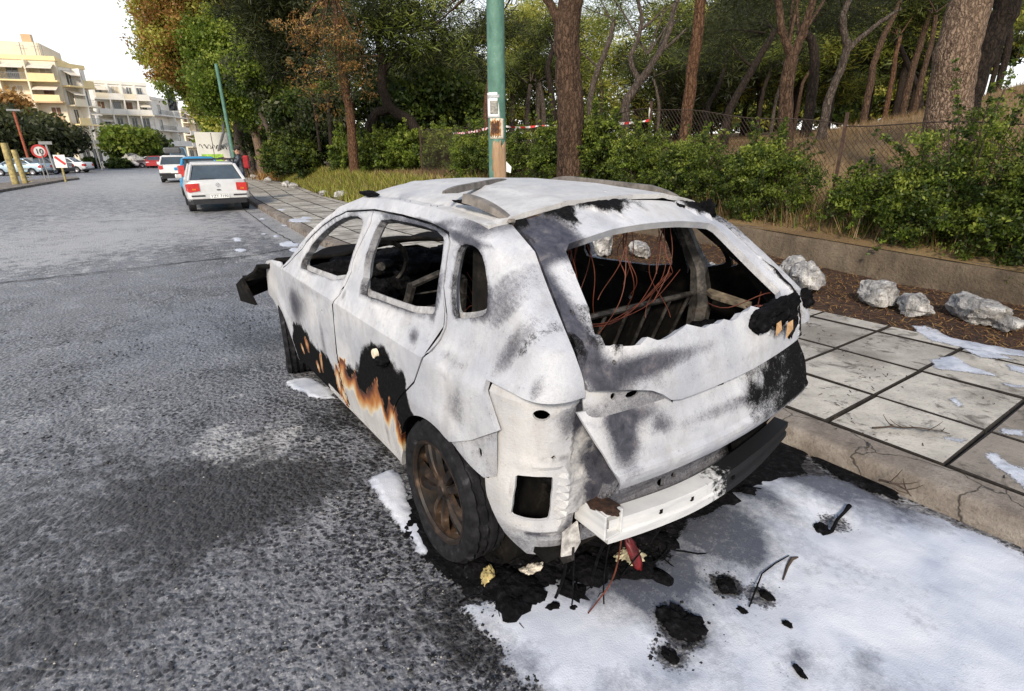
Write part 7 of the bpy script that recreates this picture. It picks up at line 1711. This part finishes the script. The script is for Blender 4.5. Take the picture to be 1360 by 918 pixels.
    # lamps
    for s_ in (1, -1):
        z0, z1 = (.60, .86) if kind != 'suv' else (.78, 1.02)
        if kind == 'mini': z0, z1 = (.80, 1.25)
        yo = s_ * hw * .93; yi = s_ * hw * (.58 if kind in ('hatch', 'sedan') else .70)
        m = MB(); m.add([(-.012, yi, z0 + .04), (-.012, yi, z1), (-.006, yo * .985, z1 - .01), (-.006, yo * .975, z0), (.22, s_ * wd(.22) * 1.012, z1 - .03), (.20, s_ * wd(.2) * 1.012, z0 + .04)], [(0, 1, 2, 3), (3, 2, 4, 5)])
        o = m.build('tail_lamp', M_REDL, t); sm = o.modifiers.new('t', 'SOLIDIFY'); sm.thickness = .02; sm.offset = 0
        if detail: m = MB(); m.span((-.026, min(yi, yo) + .07 * 0 + .10, z0 + .06), (-.014, max(yi, yo) - .10, z0 + .11)); m.build('reverse_lamp', M_AMB, o)
        m = MB(); m.box((L - .10, s_ * hw * .66, nose - .02), (.16, .36, .13)); m.build('headlamp', M_PLATE, t, bevel=.03)
    # bumpers, plate
    m = MB()
    m.prism([(-.05, -hw * .88), (-.05, hw * .88), (.02, hw * .97), (.30, hw * 1.01), (.30, hw * .93), (.0, hw * .8), (.0, -hw * .8), (.30, -hw * .93), (.30, -hw * 1.01), (.02, -hw * .97)], .40, .58, 'Z'); m.build('rear_bumper', mat if not clad else M_TRIM, t, bevel=.02)
    m = MB(); m.prism([(-.04, -hw * .84), (-.04, hw * .84), (.25, hw * .97), (.25, -hw * .97)], .25, .398, 'Z'); m.build('rear_valance', M_TRIM, t)
    for s_ in (1, -1): m = MB(); m.box((-.056, s_ * hw * .66, .50), (.02, hw * .42, .04)); m.build('bumper_strip', M_TRIM, t)
    m = MB(); m.prism([(L + .03, -hw * .75), (L + .03, hw * .75), (L - .15, hw * .94), (L - .15, -hw * .94)], .28, .52, 'Z'); m.build('front_bumper', mat if not clad else M_TRIM, t, bevel=.02)
    pz = .47 if kind == 'hatch' else .62
    m = MB(); m.box((-.072, 0, pz), (.012, .52, .115)); pl = m.build('number_plate', M_PLATE, t)
    if plate:
        cu = bpy.data.curves.new('t', 'FONT'); cu.body = plate; cu.size = .115; cu.align_x = 'CENTER'; cu.align_y = 'CENTER'; cu.extrude = .001; cu.resolution_u = 2
        tmp = bpy.data.objects.new('t', cu); COL.objects.link(tmp); dg = bpy.context.evaluated_depsgraph_get(); me = bpy.data.meshes.new_from_object(tmp.evaluated_get(dg)); bpy.data.objects.remove(tmp)
        link('plate_lettering', me, M_TRIM, pl, loc=(-.0795, 0, pz), rot=(pi / 2, 0, -pi / 2))
    for wx in wb:
        for s_ in (1, -1):
            m = MB(); m.lathe([(r * .62, .09), (r * .9, .105), (r, .08), (r, -.08), (r * .9, -.1), (r * .62, -.09)], 24); ty = m.build('wheel', M_TYRE, t, True, loc=(wx, s_ * (hw - .11), r))
            m = MB(); m.lathe([(.001, .06), (r * .2, .065), (r * .25, .04), (r * .55, .06), (r * .64, .09)], 20); o = m.build('rim', M_ALLOY, ty, True)
            if s_ < 0: o.rotation_euler = (0, 0, pi)
    m = MB(); m.box((L / 2, 0, .30), (L - .5, W * .80, .12)); m.build('underbody', M_TRIM, t)
    if kind == 'hatch' and detail:
        m = MB(); m.lathe([(.046, 0), (.052, -.006), (.058, 0)], 20, 'X', (-.028, 0, .80), True); 
        for a, b in (((-.03, .825), (-.012, .79)), ((-.012, .79), (0, .81)), ((0, .81), (.012, .79)), ((.012, .79), (.03, .825))): m.tube([(-.03, a[0], a[1]), (-.03, b[0], b[1])], .005, 4)
        m.build('round_badge', M_CHROME, t); m = MB(); m.box((-.02, 0, .66), (.02, .10, .025)); m.build('gate_handle', M_TRIM, t)
        m = MB(); m.tube([(rp(.08, .02)[0] - .03, .05, belt + .04), (rp(.1, .3)[0] - .03, .45, belt + .05)], .012, 5); m.build('wiper', M_TRIM, t)
    if rack:
        m = MB()
        for x in (rt + .35, ft - .3): m.tube([(x, -hw * .86, H + .09), (x, hw * .86, H + .09)], .022, 6)
        for s_ in (1, -1):
            for x in (rt + .35, ft - .3): m.tube([(x, s_ * hw * .74, H - .03), (x, s_ * hw * .74, H + .09)], .025, 5)
        m.build('roof_rack', M_TRIM, t)
    return t
def park(t, px=None, py=None, pos=None, rz=0.0):
    p = on(px, py) if pos is None else pos; t.location = (p[0], p[1], 0); t.rotation_euler = (0, 0, rz); return t
SILVER = paint('silver_paint', (.62, .62, .61), .32, .15); WHITEP = paint('white_car_paint', (.72, .73, .74), .3); BLUEP = paint('bright_blue_paint', (.02, .24, .48), .3); REDP = paint('red_car_paint', (.45, .03, .03), .35); LBLUE = paint('pale_blue_paint', (.36, .48, .56), .3, .3); BLACKP = paint('black_car_paint', (.02, .02, .022), .25)
gc = (17.45, -.92)
g1 = park(vehicle('parked_car', 'silver hatchback with red tail lamps and a roof rack, parked ahead of the burnt car', 'car', SILVER, rack=True, plate='YZT 7190'), pos=gc, rz=radians(-4))
b1 = park(vehicle('parked_car', 'bright blue small car mostly hidden ahead of the silver hatchback', 'car', BLUEP, L=3.7, W=1.66, H=1.56, belt=1.0, hood=1.0, nose=.75, wb=(.6, 2.9), kind='mini'), pos=(25.2, -1.45), rz=radians(-6))
s1 = park(vehicle('parked_car', 'white off-roader with a grey roof box, parked third in the row', 'car', WHITEP, L=4.3, W=1.80, H=1.60, belt=1.05, hood=1.05, nose=.85, wb=(.85, 3.4), r=.34, kind='suv', clad=True), pos=(39.5, -1.75), rz=radians(-7))
m = MB(); m.box((1.7, 0, 1.90), (1.7, .95, .36)); o = m.build('roof_box', simple('grey_roof_box', (.09, .095, .10), .5, .2), s1, bevel=.10)
def far_car(label, mat, px, py, rz, **k): return park(vehicle('parked_car', label, 'car', mat, detail=0, group=None, **k), px, py, rz=rz)
va = atan2(CAM[1] - 0, 0)
# row by the kerb far along
far_car('small red car parked far across the junction beside the tan boulder', REDP, 210, 222.5, radians(170), kind='hatch')
far_car('white car parked just right of the small red car', WHITEP, 216, 222, radians(120), kind='sedan', L=4.4)
far_car('second white car further right in the distant row', WHITEP, 228, 220.5, radians(100), kind='hatch')
def side_on(px, D): p = dep(px, 225, D); return p
AW = radians(-35 + 90)     # across the view, nose to the left
p = dep(66, 235, 52); park(vehicle('parked_car', 'pale blue saloon parked on the far side left of the black car', 'car', LBLUE, L=4.5, kind='sedan', detail=0), pos=p, rz=AW + .15)
p = dep(95, 233, 54.5); park(vehicle('parked_car', 'black saloon half hidden between the pale blue and white saloons', 'car', BLACKP, L=4.5, kind='sedan', detail=0), pos=p, rz=AW + .15)
p = dep(121, 230, 58); park(vehicle('parked_car', 'white saloon parked right of the black one below the apartment block', 'car', WHITEP, L=4.6, kind='sedan', detail=0), pos=p, rz=AW + .15)

# lorry with graffiti
t = thing('box_lorry', 'white box lorry covered with graffiti scrawl and a green panel, beyond the parked row', 'lorry', (float(dep(284, 205, 47)[0]), float(dep(284, 205, 47)[1]), 0), radians(-12))
WB = wallmat('scuffed_white_box', (.62, .61, .56))
m = MB(); m.box((3.2, 0, 2.05), (5.6, 2.35, 2.5)); m.build('cargo_box', WB, t, bevel=.04)
m = MB(); m.box((6.9, 0, 1.5), (1.6, 2.1, 1.9)); m.build('cab', WHITEP, t, bevel=.12); m = MB(); m.box((3.6, 0, .6), (7.4, .9, .25)); m.build('chassis', M_TRIM, t)
for wx in (1.6, 6.8):
    for s_ in (1, -1): m = MB(); m.lathe([(.001, .12), (.3, .13), (.44, .12), (.46, .09), (.46, -.12)], 20); m.build('wheel', M_TYRE, t, True, loc=(wx, s_ * 1.0, .46))
m = MB(); m.box((.385, .15, 1.33), (.02, 1.55, .62)); m.build('green_graffiti_panel', simple('green_graffiti', (.28, .48, .06), .7, .5, 3), t)
gm = simple('black_graffiti_paint', (.03, .03, .035), .7, .3); q = random.Random(5)
for k in range(7):
    y = .85 - k * .29; m = MB(); m.tube([(.392, y + .12 * cos(a * 1.3 + k), 2.25 + .16 * sin(a * 1.9 + k * 2) - .02 * k) for a in np.linspace(0, 3.6, 12)], .018, 4); m.build('graffiti_stroke', gm, t)
m = MB(); m.tube([(.392, -.7 + .1 * a, 2.9 - .5 * a) for a in np.linspace(0, 1, 5)], .02, 4); m.build('graffiti_stroke', gm, t)
m = MB(); m.box((.378, 0, 2.05), (.01, .03, 2.4)); m.build('door_seam', M_TRIM, t)
# blue van / lorry beyond
park(vehicle('parked_van', 'blue and white van far ahead, just right of the roof box', 'van', paint('van_blue', (.12, .28, .42)), L=5.2, W=2.0, H=2.4, belt=1.3, hood=1.3, nose=1.0, wb=(1.0, 4.2), r=.36, kind='mini', detail=0), pos=tuple(dep(239, 216, 75)[:2]), rz=radians(175))

# ================================================================== STREET FURNITURE
M_ISL = M_KERB
isl = [on(-60, 272), on(0, 281), on(20, 276), on(60, 263), on(100, 246), on(106, 240), on(100, 237), on(40, 244), on(0, 250), on(-60, 256)]
isl = [on(-90, 292), on(0, 256), on(40, 249), on(80, 242), on(106, 238.5), on(100, 236.5), on(60, 239), on(0, 246), on(-90, 262)]
m = MB(); m.prism([(p[0], p[1]) for p in isl], -.1, .13, 'Z'); o = m.build('traffic_island', M_KERB, bevel=.03); tag(o, kind='structure')
def lean_post(name, label, cat, pb, pt, D, r, mat, n_=10):
    a = dep(pb[0], pb[1], D); b = dep(pt[0], pt[1], D); m = MB(); v = np.array(b) - a; m.tube([(0, 0, 0), tuple(v * .5), tuple(v)], r, n_)
    t = thing(name, label, cat, tuple(a)); m.build('shaft', mat, t, True); return t, a, v
M_OCH = simple('peeling_ochre_paint', (.36, .29, .12), .8, .5, 6); M_RED = simple('rusty_red_paint', (.28, .07, .03), .7, .4, 4); M_GALV = simple('galvanised_grey', (.30, .30, .29), .5, .2, 6, .3)
t, a, v = lean_post('bollard_post', 'taller of two leaning ochre posts on the traffic island', 'post', (22, 247), (5, 190), 33, .17, M_OCH); 
m = MB(); m.box((0, 0, .02), (.6, .6, .06)); m.build('base_plate', M_GALV, t)
t, a, v = lean_post('bollard_post', 'shorter leaning ochre post with a ladder rung side on the traffic island', 'post', (35, 246), (18, 199), 34, .14, M_OCH)
m = MB()
for k in range(6): m.box(tuple(v * (.1 + .12 * k) + np.array([.1, -.15, 0])), (.10, .35, .05))
m.build('rung', M_OCH, t)
t, a, v = lean_post('lamp_column', 'tall thin rusty red column in front of the dark olive tree', 'pole', (41, 222), (18, 148), 52, .10, M_RED); m = MB(); m.box(tuple(v + np.array([0, 0, .1])), (.3, .9, .15)); m.build('lamp_head', M_GALV, t); m = MB(); m.box(tuple(v * .12), (.35, .6, .5)); m.build('control_box', M_GALV, t)
t, a, v = lean_post('signal_pole', 'thin grey pole with a small head right of the round sign', 'pole', (73, 226), (60, 190), 50, .08, M_GALV); m = MB(); m.box(tuple(v), (.25, .9, .25)); m.build('head', M_GALV, t)
t, a, v = lean_post('direction_sign', 'small red and white sign on a pale pole at the island tip', 'sign', (88, 243), (77, 203), 38, .06, M_OCH); m = MB(); m.box(tuple(v * .72 + np.array([-.06, .0, 0])), (.03, .75, .8), rz=-.6); sg = m.build('sign_plate', simple('white_sign', (.70, .68, .64), .5, .1), t)
m = MB(); m.box(tuple(v * .72 + np.array([-.085, .0, .05])), (.02, .75, .16), rz=-.6, rx=.7); m.build('red_bar', M_REDL, sg)
# round sign with red ring
c = dep(52, 201, 38); t = thing('round_road_sign', 'round white sign with red rim on two thin legs on the island', 'sign', tuple(dep(58, 246, 38)))
rel = np.array(c) - np.array(t.location)
hd = Vector((CAM[0] - c[0], CAM[1] - c[1], 0)).normalized(); ax = Vector((-hd.y, hd.x, 0))
def disc(name, r0, r1, off, mat, par):
    n_ = 28; V = []; F = []
    for k in range(n_):
        a = 2 * pi * k / n_
        for r_ in (r0, r1): p = Vector(rel) + ax * (r_ * cos(a)) + Vector((0, 0, r_ * sin(a))) + hd * off; V.append(tuple(p))
    F = [(2 * k, 2 * k + 1, (2 * k + 3) % (2 * n_), (2 * k + 2) % (2 * n_)) for k in range(n_)]; o = link(name, mesh_np(name, V, F), mat, par); s_ = o.modifiers.new('t', 'SOLIDIFY'); s_.thickness = .01; return o
d_ = disc('sign_disc', .001, .34, .02, simple('white_sign', (.70, .68, .64)), t); disc('red_rim', .30, .42, .035, M_REDL, t)
for (u0, u1) in ((-.13, -.03), (.04, .17)):
    m = MB(); 
    pts = [Vector(rel) + ax * u + Vector((0, 0, z)) + hd * .05 for u, z in (((u0 + u1) / 2 * 1.3 - .02, .15), ((u0 + u1) / 2 * 1.3, -.15))] if u0 < 0 else [Vector(rel) + ax * (.10 + .08 * cos(a)) + Vector((0, 0, .15 * sin(a))) + hd * .05 for a in np.linspace(0, 2 * pi, 12)]
    m.tube(pts, .022, 5); m.build('numeral', M_TRIM, d_)
for (bx, by, tx, ty_) in ((62, 243, 51, 208), (67, 242, 55, 205)):
    m = MB(); m.tube([tuple(np.array(dep(bx, by, 38)) - np.array(t.location)), tuple(np.array(dep(tx, ty_, 38)) - np.array(t.location))], .03, 6); m.build('leg', M_GALV, t)
# other poles across the road
t, a, v = lean_post('street_pole', 'thin pale pole with a small board in front of the narrow stepped block', 'pole', (131, 224), (121, 190), 66, .08, M_GALV); m = MB(); m.box(tuple(v + np.array([0, 0, .1])), (.3, 1.5, .35)); m.build('board', M_AWN, t)
lean_post('street_pole', 'very thin leaning pole near the corner of the stepped block', 'pole', (136, 226), (118, 166), 62, .05, M_GALV)
# green street column with traffic signal arm
t, a, v = lean_post('street_pole', 'slim green tapering street column under the bright green leaves', 'pole', (311, 212), (287, 85), 34, .10, M_GREEN, 14)
t = thing('traffic_signal', 'black traffic signal head hanging on a thin arm over the road', 'traffic light', tuple(dep(284, 215, 48)))
o_ = np.array(t.location); h0 = np.array(dep(228, 134, 46)) - o_; h1 = np.array(dep(290, 133, 47)) - o_; 
m = MB(); m.tube([tuple(h0), tuple(h1), tuple(h1 * np.array([1, 1, .5])), (0, 0, -.2)], [.05, .07, .10, .12], 6); m.build('arm', M_GALV, t)
m = MB(); m.box(tuple(h0 + np.array([0, 0, -.02])), (.30, .55, 1.35), rz=radians(-35)); hb = m.build('signal_head', M_TRIM, t, bevel=.05)
for k in range(3): m = MB(); m.lathe([(.001, 0), (.15, 0), (.17, -.1)], 14, 'X', tuple(h0 + np.array([-.20, .10, .38 - .42 * k]))); m.build('lens', M_CGLASS, hb)

# ================================================================== PERSON
def person(loc, rz, H=1.74):
    t = thing('person', 'man in dark jacket and jeans raising a camera beside the silver car', 'person', loc, rz)
    s_ = H / 1.74
    J = {'pel': (0, 0, .95), 'sp': (.01, 0, 1.15), 'ch': (.02, 0, 1.36), 'nk': (.02, 0, 1.50), 'hd0': (.03, 0, 1.58), 'hd': (.035, 0, 1.67),
         'hl': (0, .09, .92), 'kl': (.04, .11, .50), 'al': (-.02, .11, .09), 'tl': (.14, .12, .04), 'hr': (0, -.09, .92), 'kr': (.0, -.11, .50), 'ar': (-.08, -.12, .09), 'tr': (.08, -.13, .04),
         'shl': (.02, .18, 1.43), 'el': (.16, .24, 1.20), 'wl': (.36, .12, 1.36), 'ml': (.42, .08, 1.40), 'shr': (.02, -.18, 1.43), 'er': (.17, -.23, 1.19), 'wr': (.36, -.08, 1.35), 'mr': (.42, -.05, 1.39)}
    R = {'pel': .15, 'sp': .14, 'ch': .165, 'nk': .062, 'hd0': .085, 'hd': .10, 'hl': .095, 'kl': .062, 'al': .045, 'tl': .04, 'hr': .095, 'kr': .062, 'ar': .045, 'tr': .04, 'shl': .075, 'el': .05, 'wl': .032, 'ml': .03, 'shr': .075, 'er': .05, 'wr': .032, 'mr': .03}
    E = [('pel', 'sp'), ('sp', 'ch'), ('ch', 'nk'), ('nk', 'hd0'), ('hd0', 'hd'), ('pel', 'hl'), ('hl', 'kl'), ('kl', 'al'), ('al', 'tl'), ('pel', 'hr'), ('hr', 'kr'), ('kr', 'ar'), ('ar', 'tr'), ('ch', 'shl'), ('shl', 'el'), ('el', 'wl'), ('wl', 'ml'), ('ch', 'shr'), ('shr', 'er'), ('er', 'wr'), ('wr', 'mr')]
    for h, sg in (('ml', 1), ('mr', -1)):     # five fingers each, closed round the camera
        x, y, z = J[h]
        for f in range(5):
            k1, k2 = f'{h}{f}a', f'{h}{f}b'
            if f == 0: J[k1] = (x + .02, y - sg * .01, z + .035); J[k2] = (x + .045, y - sg * .02, z + .05)
            else: J[k1] = (x + .05, y + sg * .01, z + .03 - .022 * f); J[k2] = (x + .075, y - sg * .03, z + .03 - .022 * f)
            R[k1] = .009; R[k2] = .0085; E += [(h, k1), (k1, k2)]
    ks = list(J); V = [tuple(c * s_ for c in J[k]) for k in ks]; me = bpy.data.meshes.new('body'); me.from_pydata(V, [(ks.index(a), ks.index(b)) for a, b in E], [])
    o = link('body', me, None, t); sk = o.modifiers.new('skin', 'SKIN'); sv = me.skin_vertices[0].data
    for i, k in enumerate(ks): sv[i].radius = (R[k], R[k] * (.78 if k in ('ch', 'sp', 'pel') else 1)); sv[i].use_root = k == 'pel'
    sub = o.modifiers.new('s', 'SUBSURF'); sub.levels = 1; sub.render_levels = 2
    n = NT('clothed_figure', .85); sx = n.N.new('ShaderNodeSeparateXYZ'); n.L.new(n.obj(), sx.inputs[0]); z = sx.outputs[2]
    jac = n.ramp(n.noise(14, 4), [(.4, (.06, .07, .09)), (.7, (.13, .145, .17))]); jea = n.ramp(n.noise(20, 4), [(.4, (.03, .045, .085)), (.7, (.07, .095, .15))])
    c = n.mix(n.ramp(n.math('DIVIDE', z, 2.0), [(.474, 1), (.476, 0)]), jac, jea); c = n.mix(n.ramp(n.math('DIVIDE', z, 2.0), [(.755, 0), (.757, 1)]), c, (.42, .24, .16)); c = n.mix(n.ramp(n.math('DIVIDE', z, 2.0), [(.05, 1), (.055, 0)]), c, (.03, .028, .026))
    hands = n.ramp(sx.outputs[0], [(.385, 0), (.39, 1)]); c = n.mix(hands, c, (.42, .24, .16)); n.base(c); o.data.materials.append(n.m)
    crust('hair', (.025, 0, 1.715), (.105, .09, .075), .10, 3, simple('dark_hair', (.02, .015, .012), .8, .4, 60), parent=t, n=20)
    for y in (.035, -.035): m = MB(); m.lathe([(.001, .0), (.008, .0), (.009, -.008)], 8, 'X', (.13, y, 1.665)); m.build('eye', M_TRIM, t)
    m = MB(); m.add([(.128, .014, 1.625), (.128, -.014, 1.625), (.155, 0, 1.63), (.13, 0, 1.67)], [(0, 1, 2), (0, 2, 3), (1, 3, 2)]); m.build('nose', simple('skin', (.42, .24, .16), .7), t)
    for y in (.098, -.098): m = MB(); m.box((.03, y, 1.655), (.035, .018, .055)); m.build('ear', simple('skin', (.42, .24, .16), .7), t, bevel=.006)
    b = thing('backpack', 'red and black backpack worn by the man beside the silver car', 'bag', loc, rz)
    m = MB(); m.box((-.20, 0, 1.27), (.19, .30, .44)); m.build('bag_body', simple('red_bag_cloth', (.32, .02, .025), .8, .3, 9), b, bevel=.06, seg=4); m = MB(); m.box((-.31, 0, 1.20), (.06, .24, .22)); m.build('pocket', M_TRIM, b, bevel=.025)
    for s2 in (1, -1): m = MB(); m.tube([(-.12, s2 * .10, 1.46), (.02, s2 * .12, 1.53), (.17, s2 * .12, 1.40), (.13, s2 * .13, 1.15), (-.12, s2 * .13, 1.10)], .02, 6); m.build('strap', M_TRIM, b, True)
    cthing = thing('camera_held', 'black camera held up at chest height by the man with the red backpack', 'camera', loc, rz)
    m = MB(); m.box((.50, .01, 1.40), (.07, .13, .09)); m.build('camera_body', M_TRIM, cthing, bevel=.01); m = MB(); m.lathe([(.001, .12), (.035, .12), (.04, .0)], 14, 'X', (.52, .01, 1.40)); m.build('lens', M_TRIM, cthing, True)
    return t
_pp = dep(321, 230, 19.9); print('PERSON', _pp); person((_pp[0], _pp[1], .135), radians(75))

# air above the street: thin haze
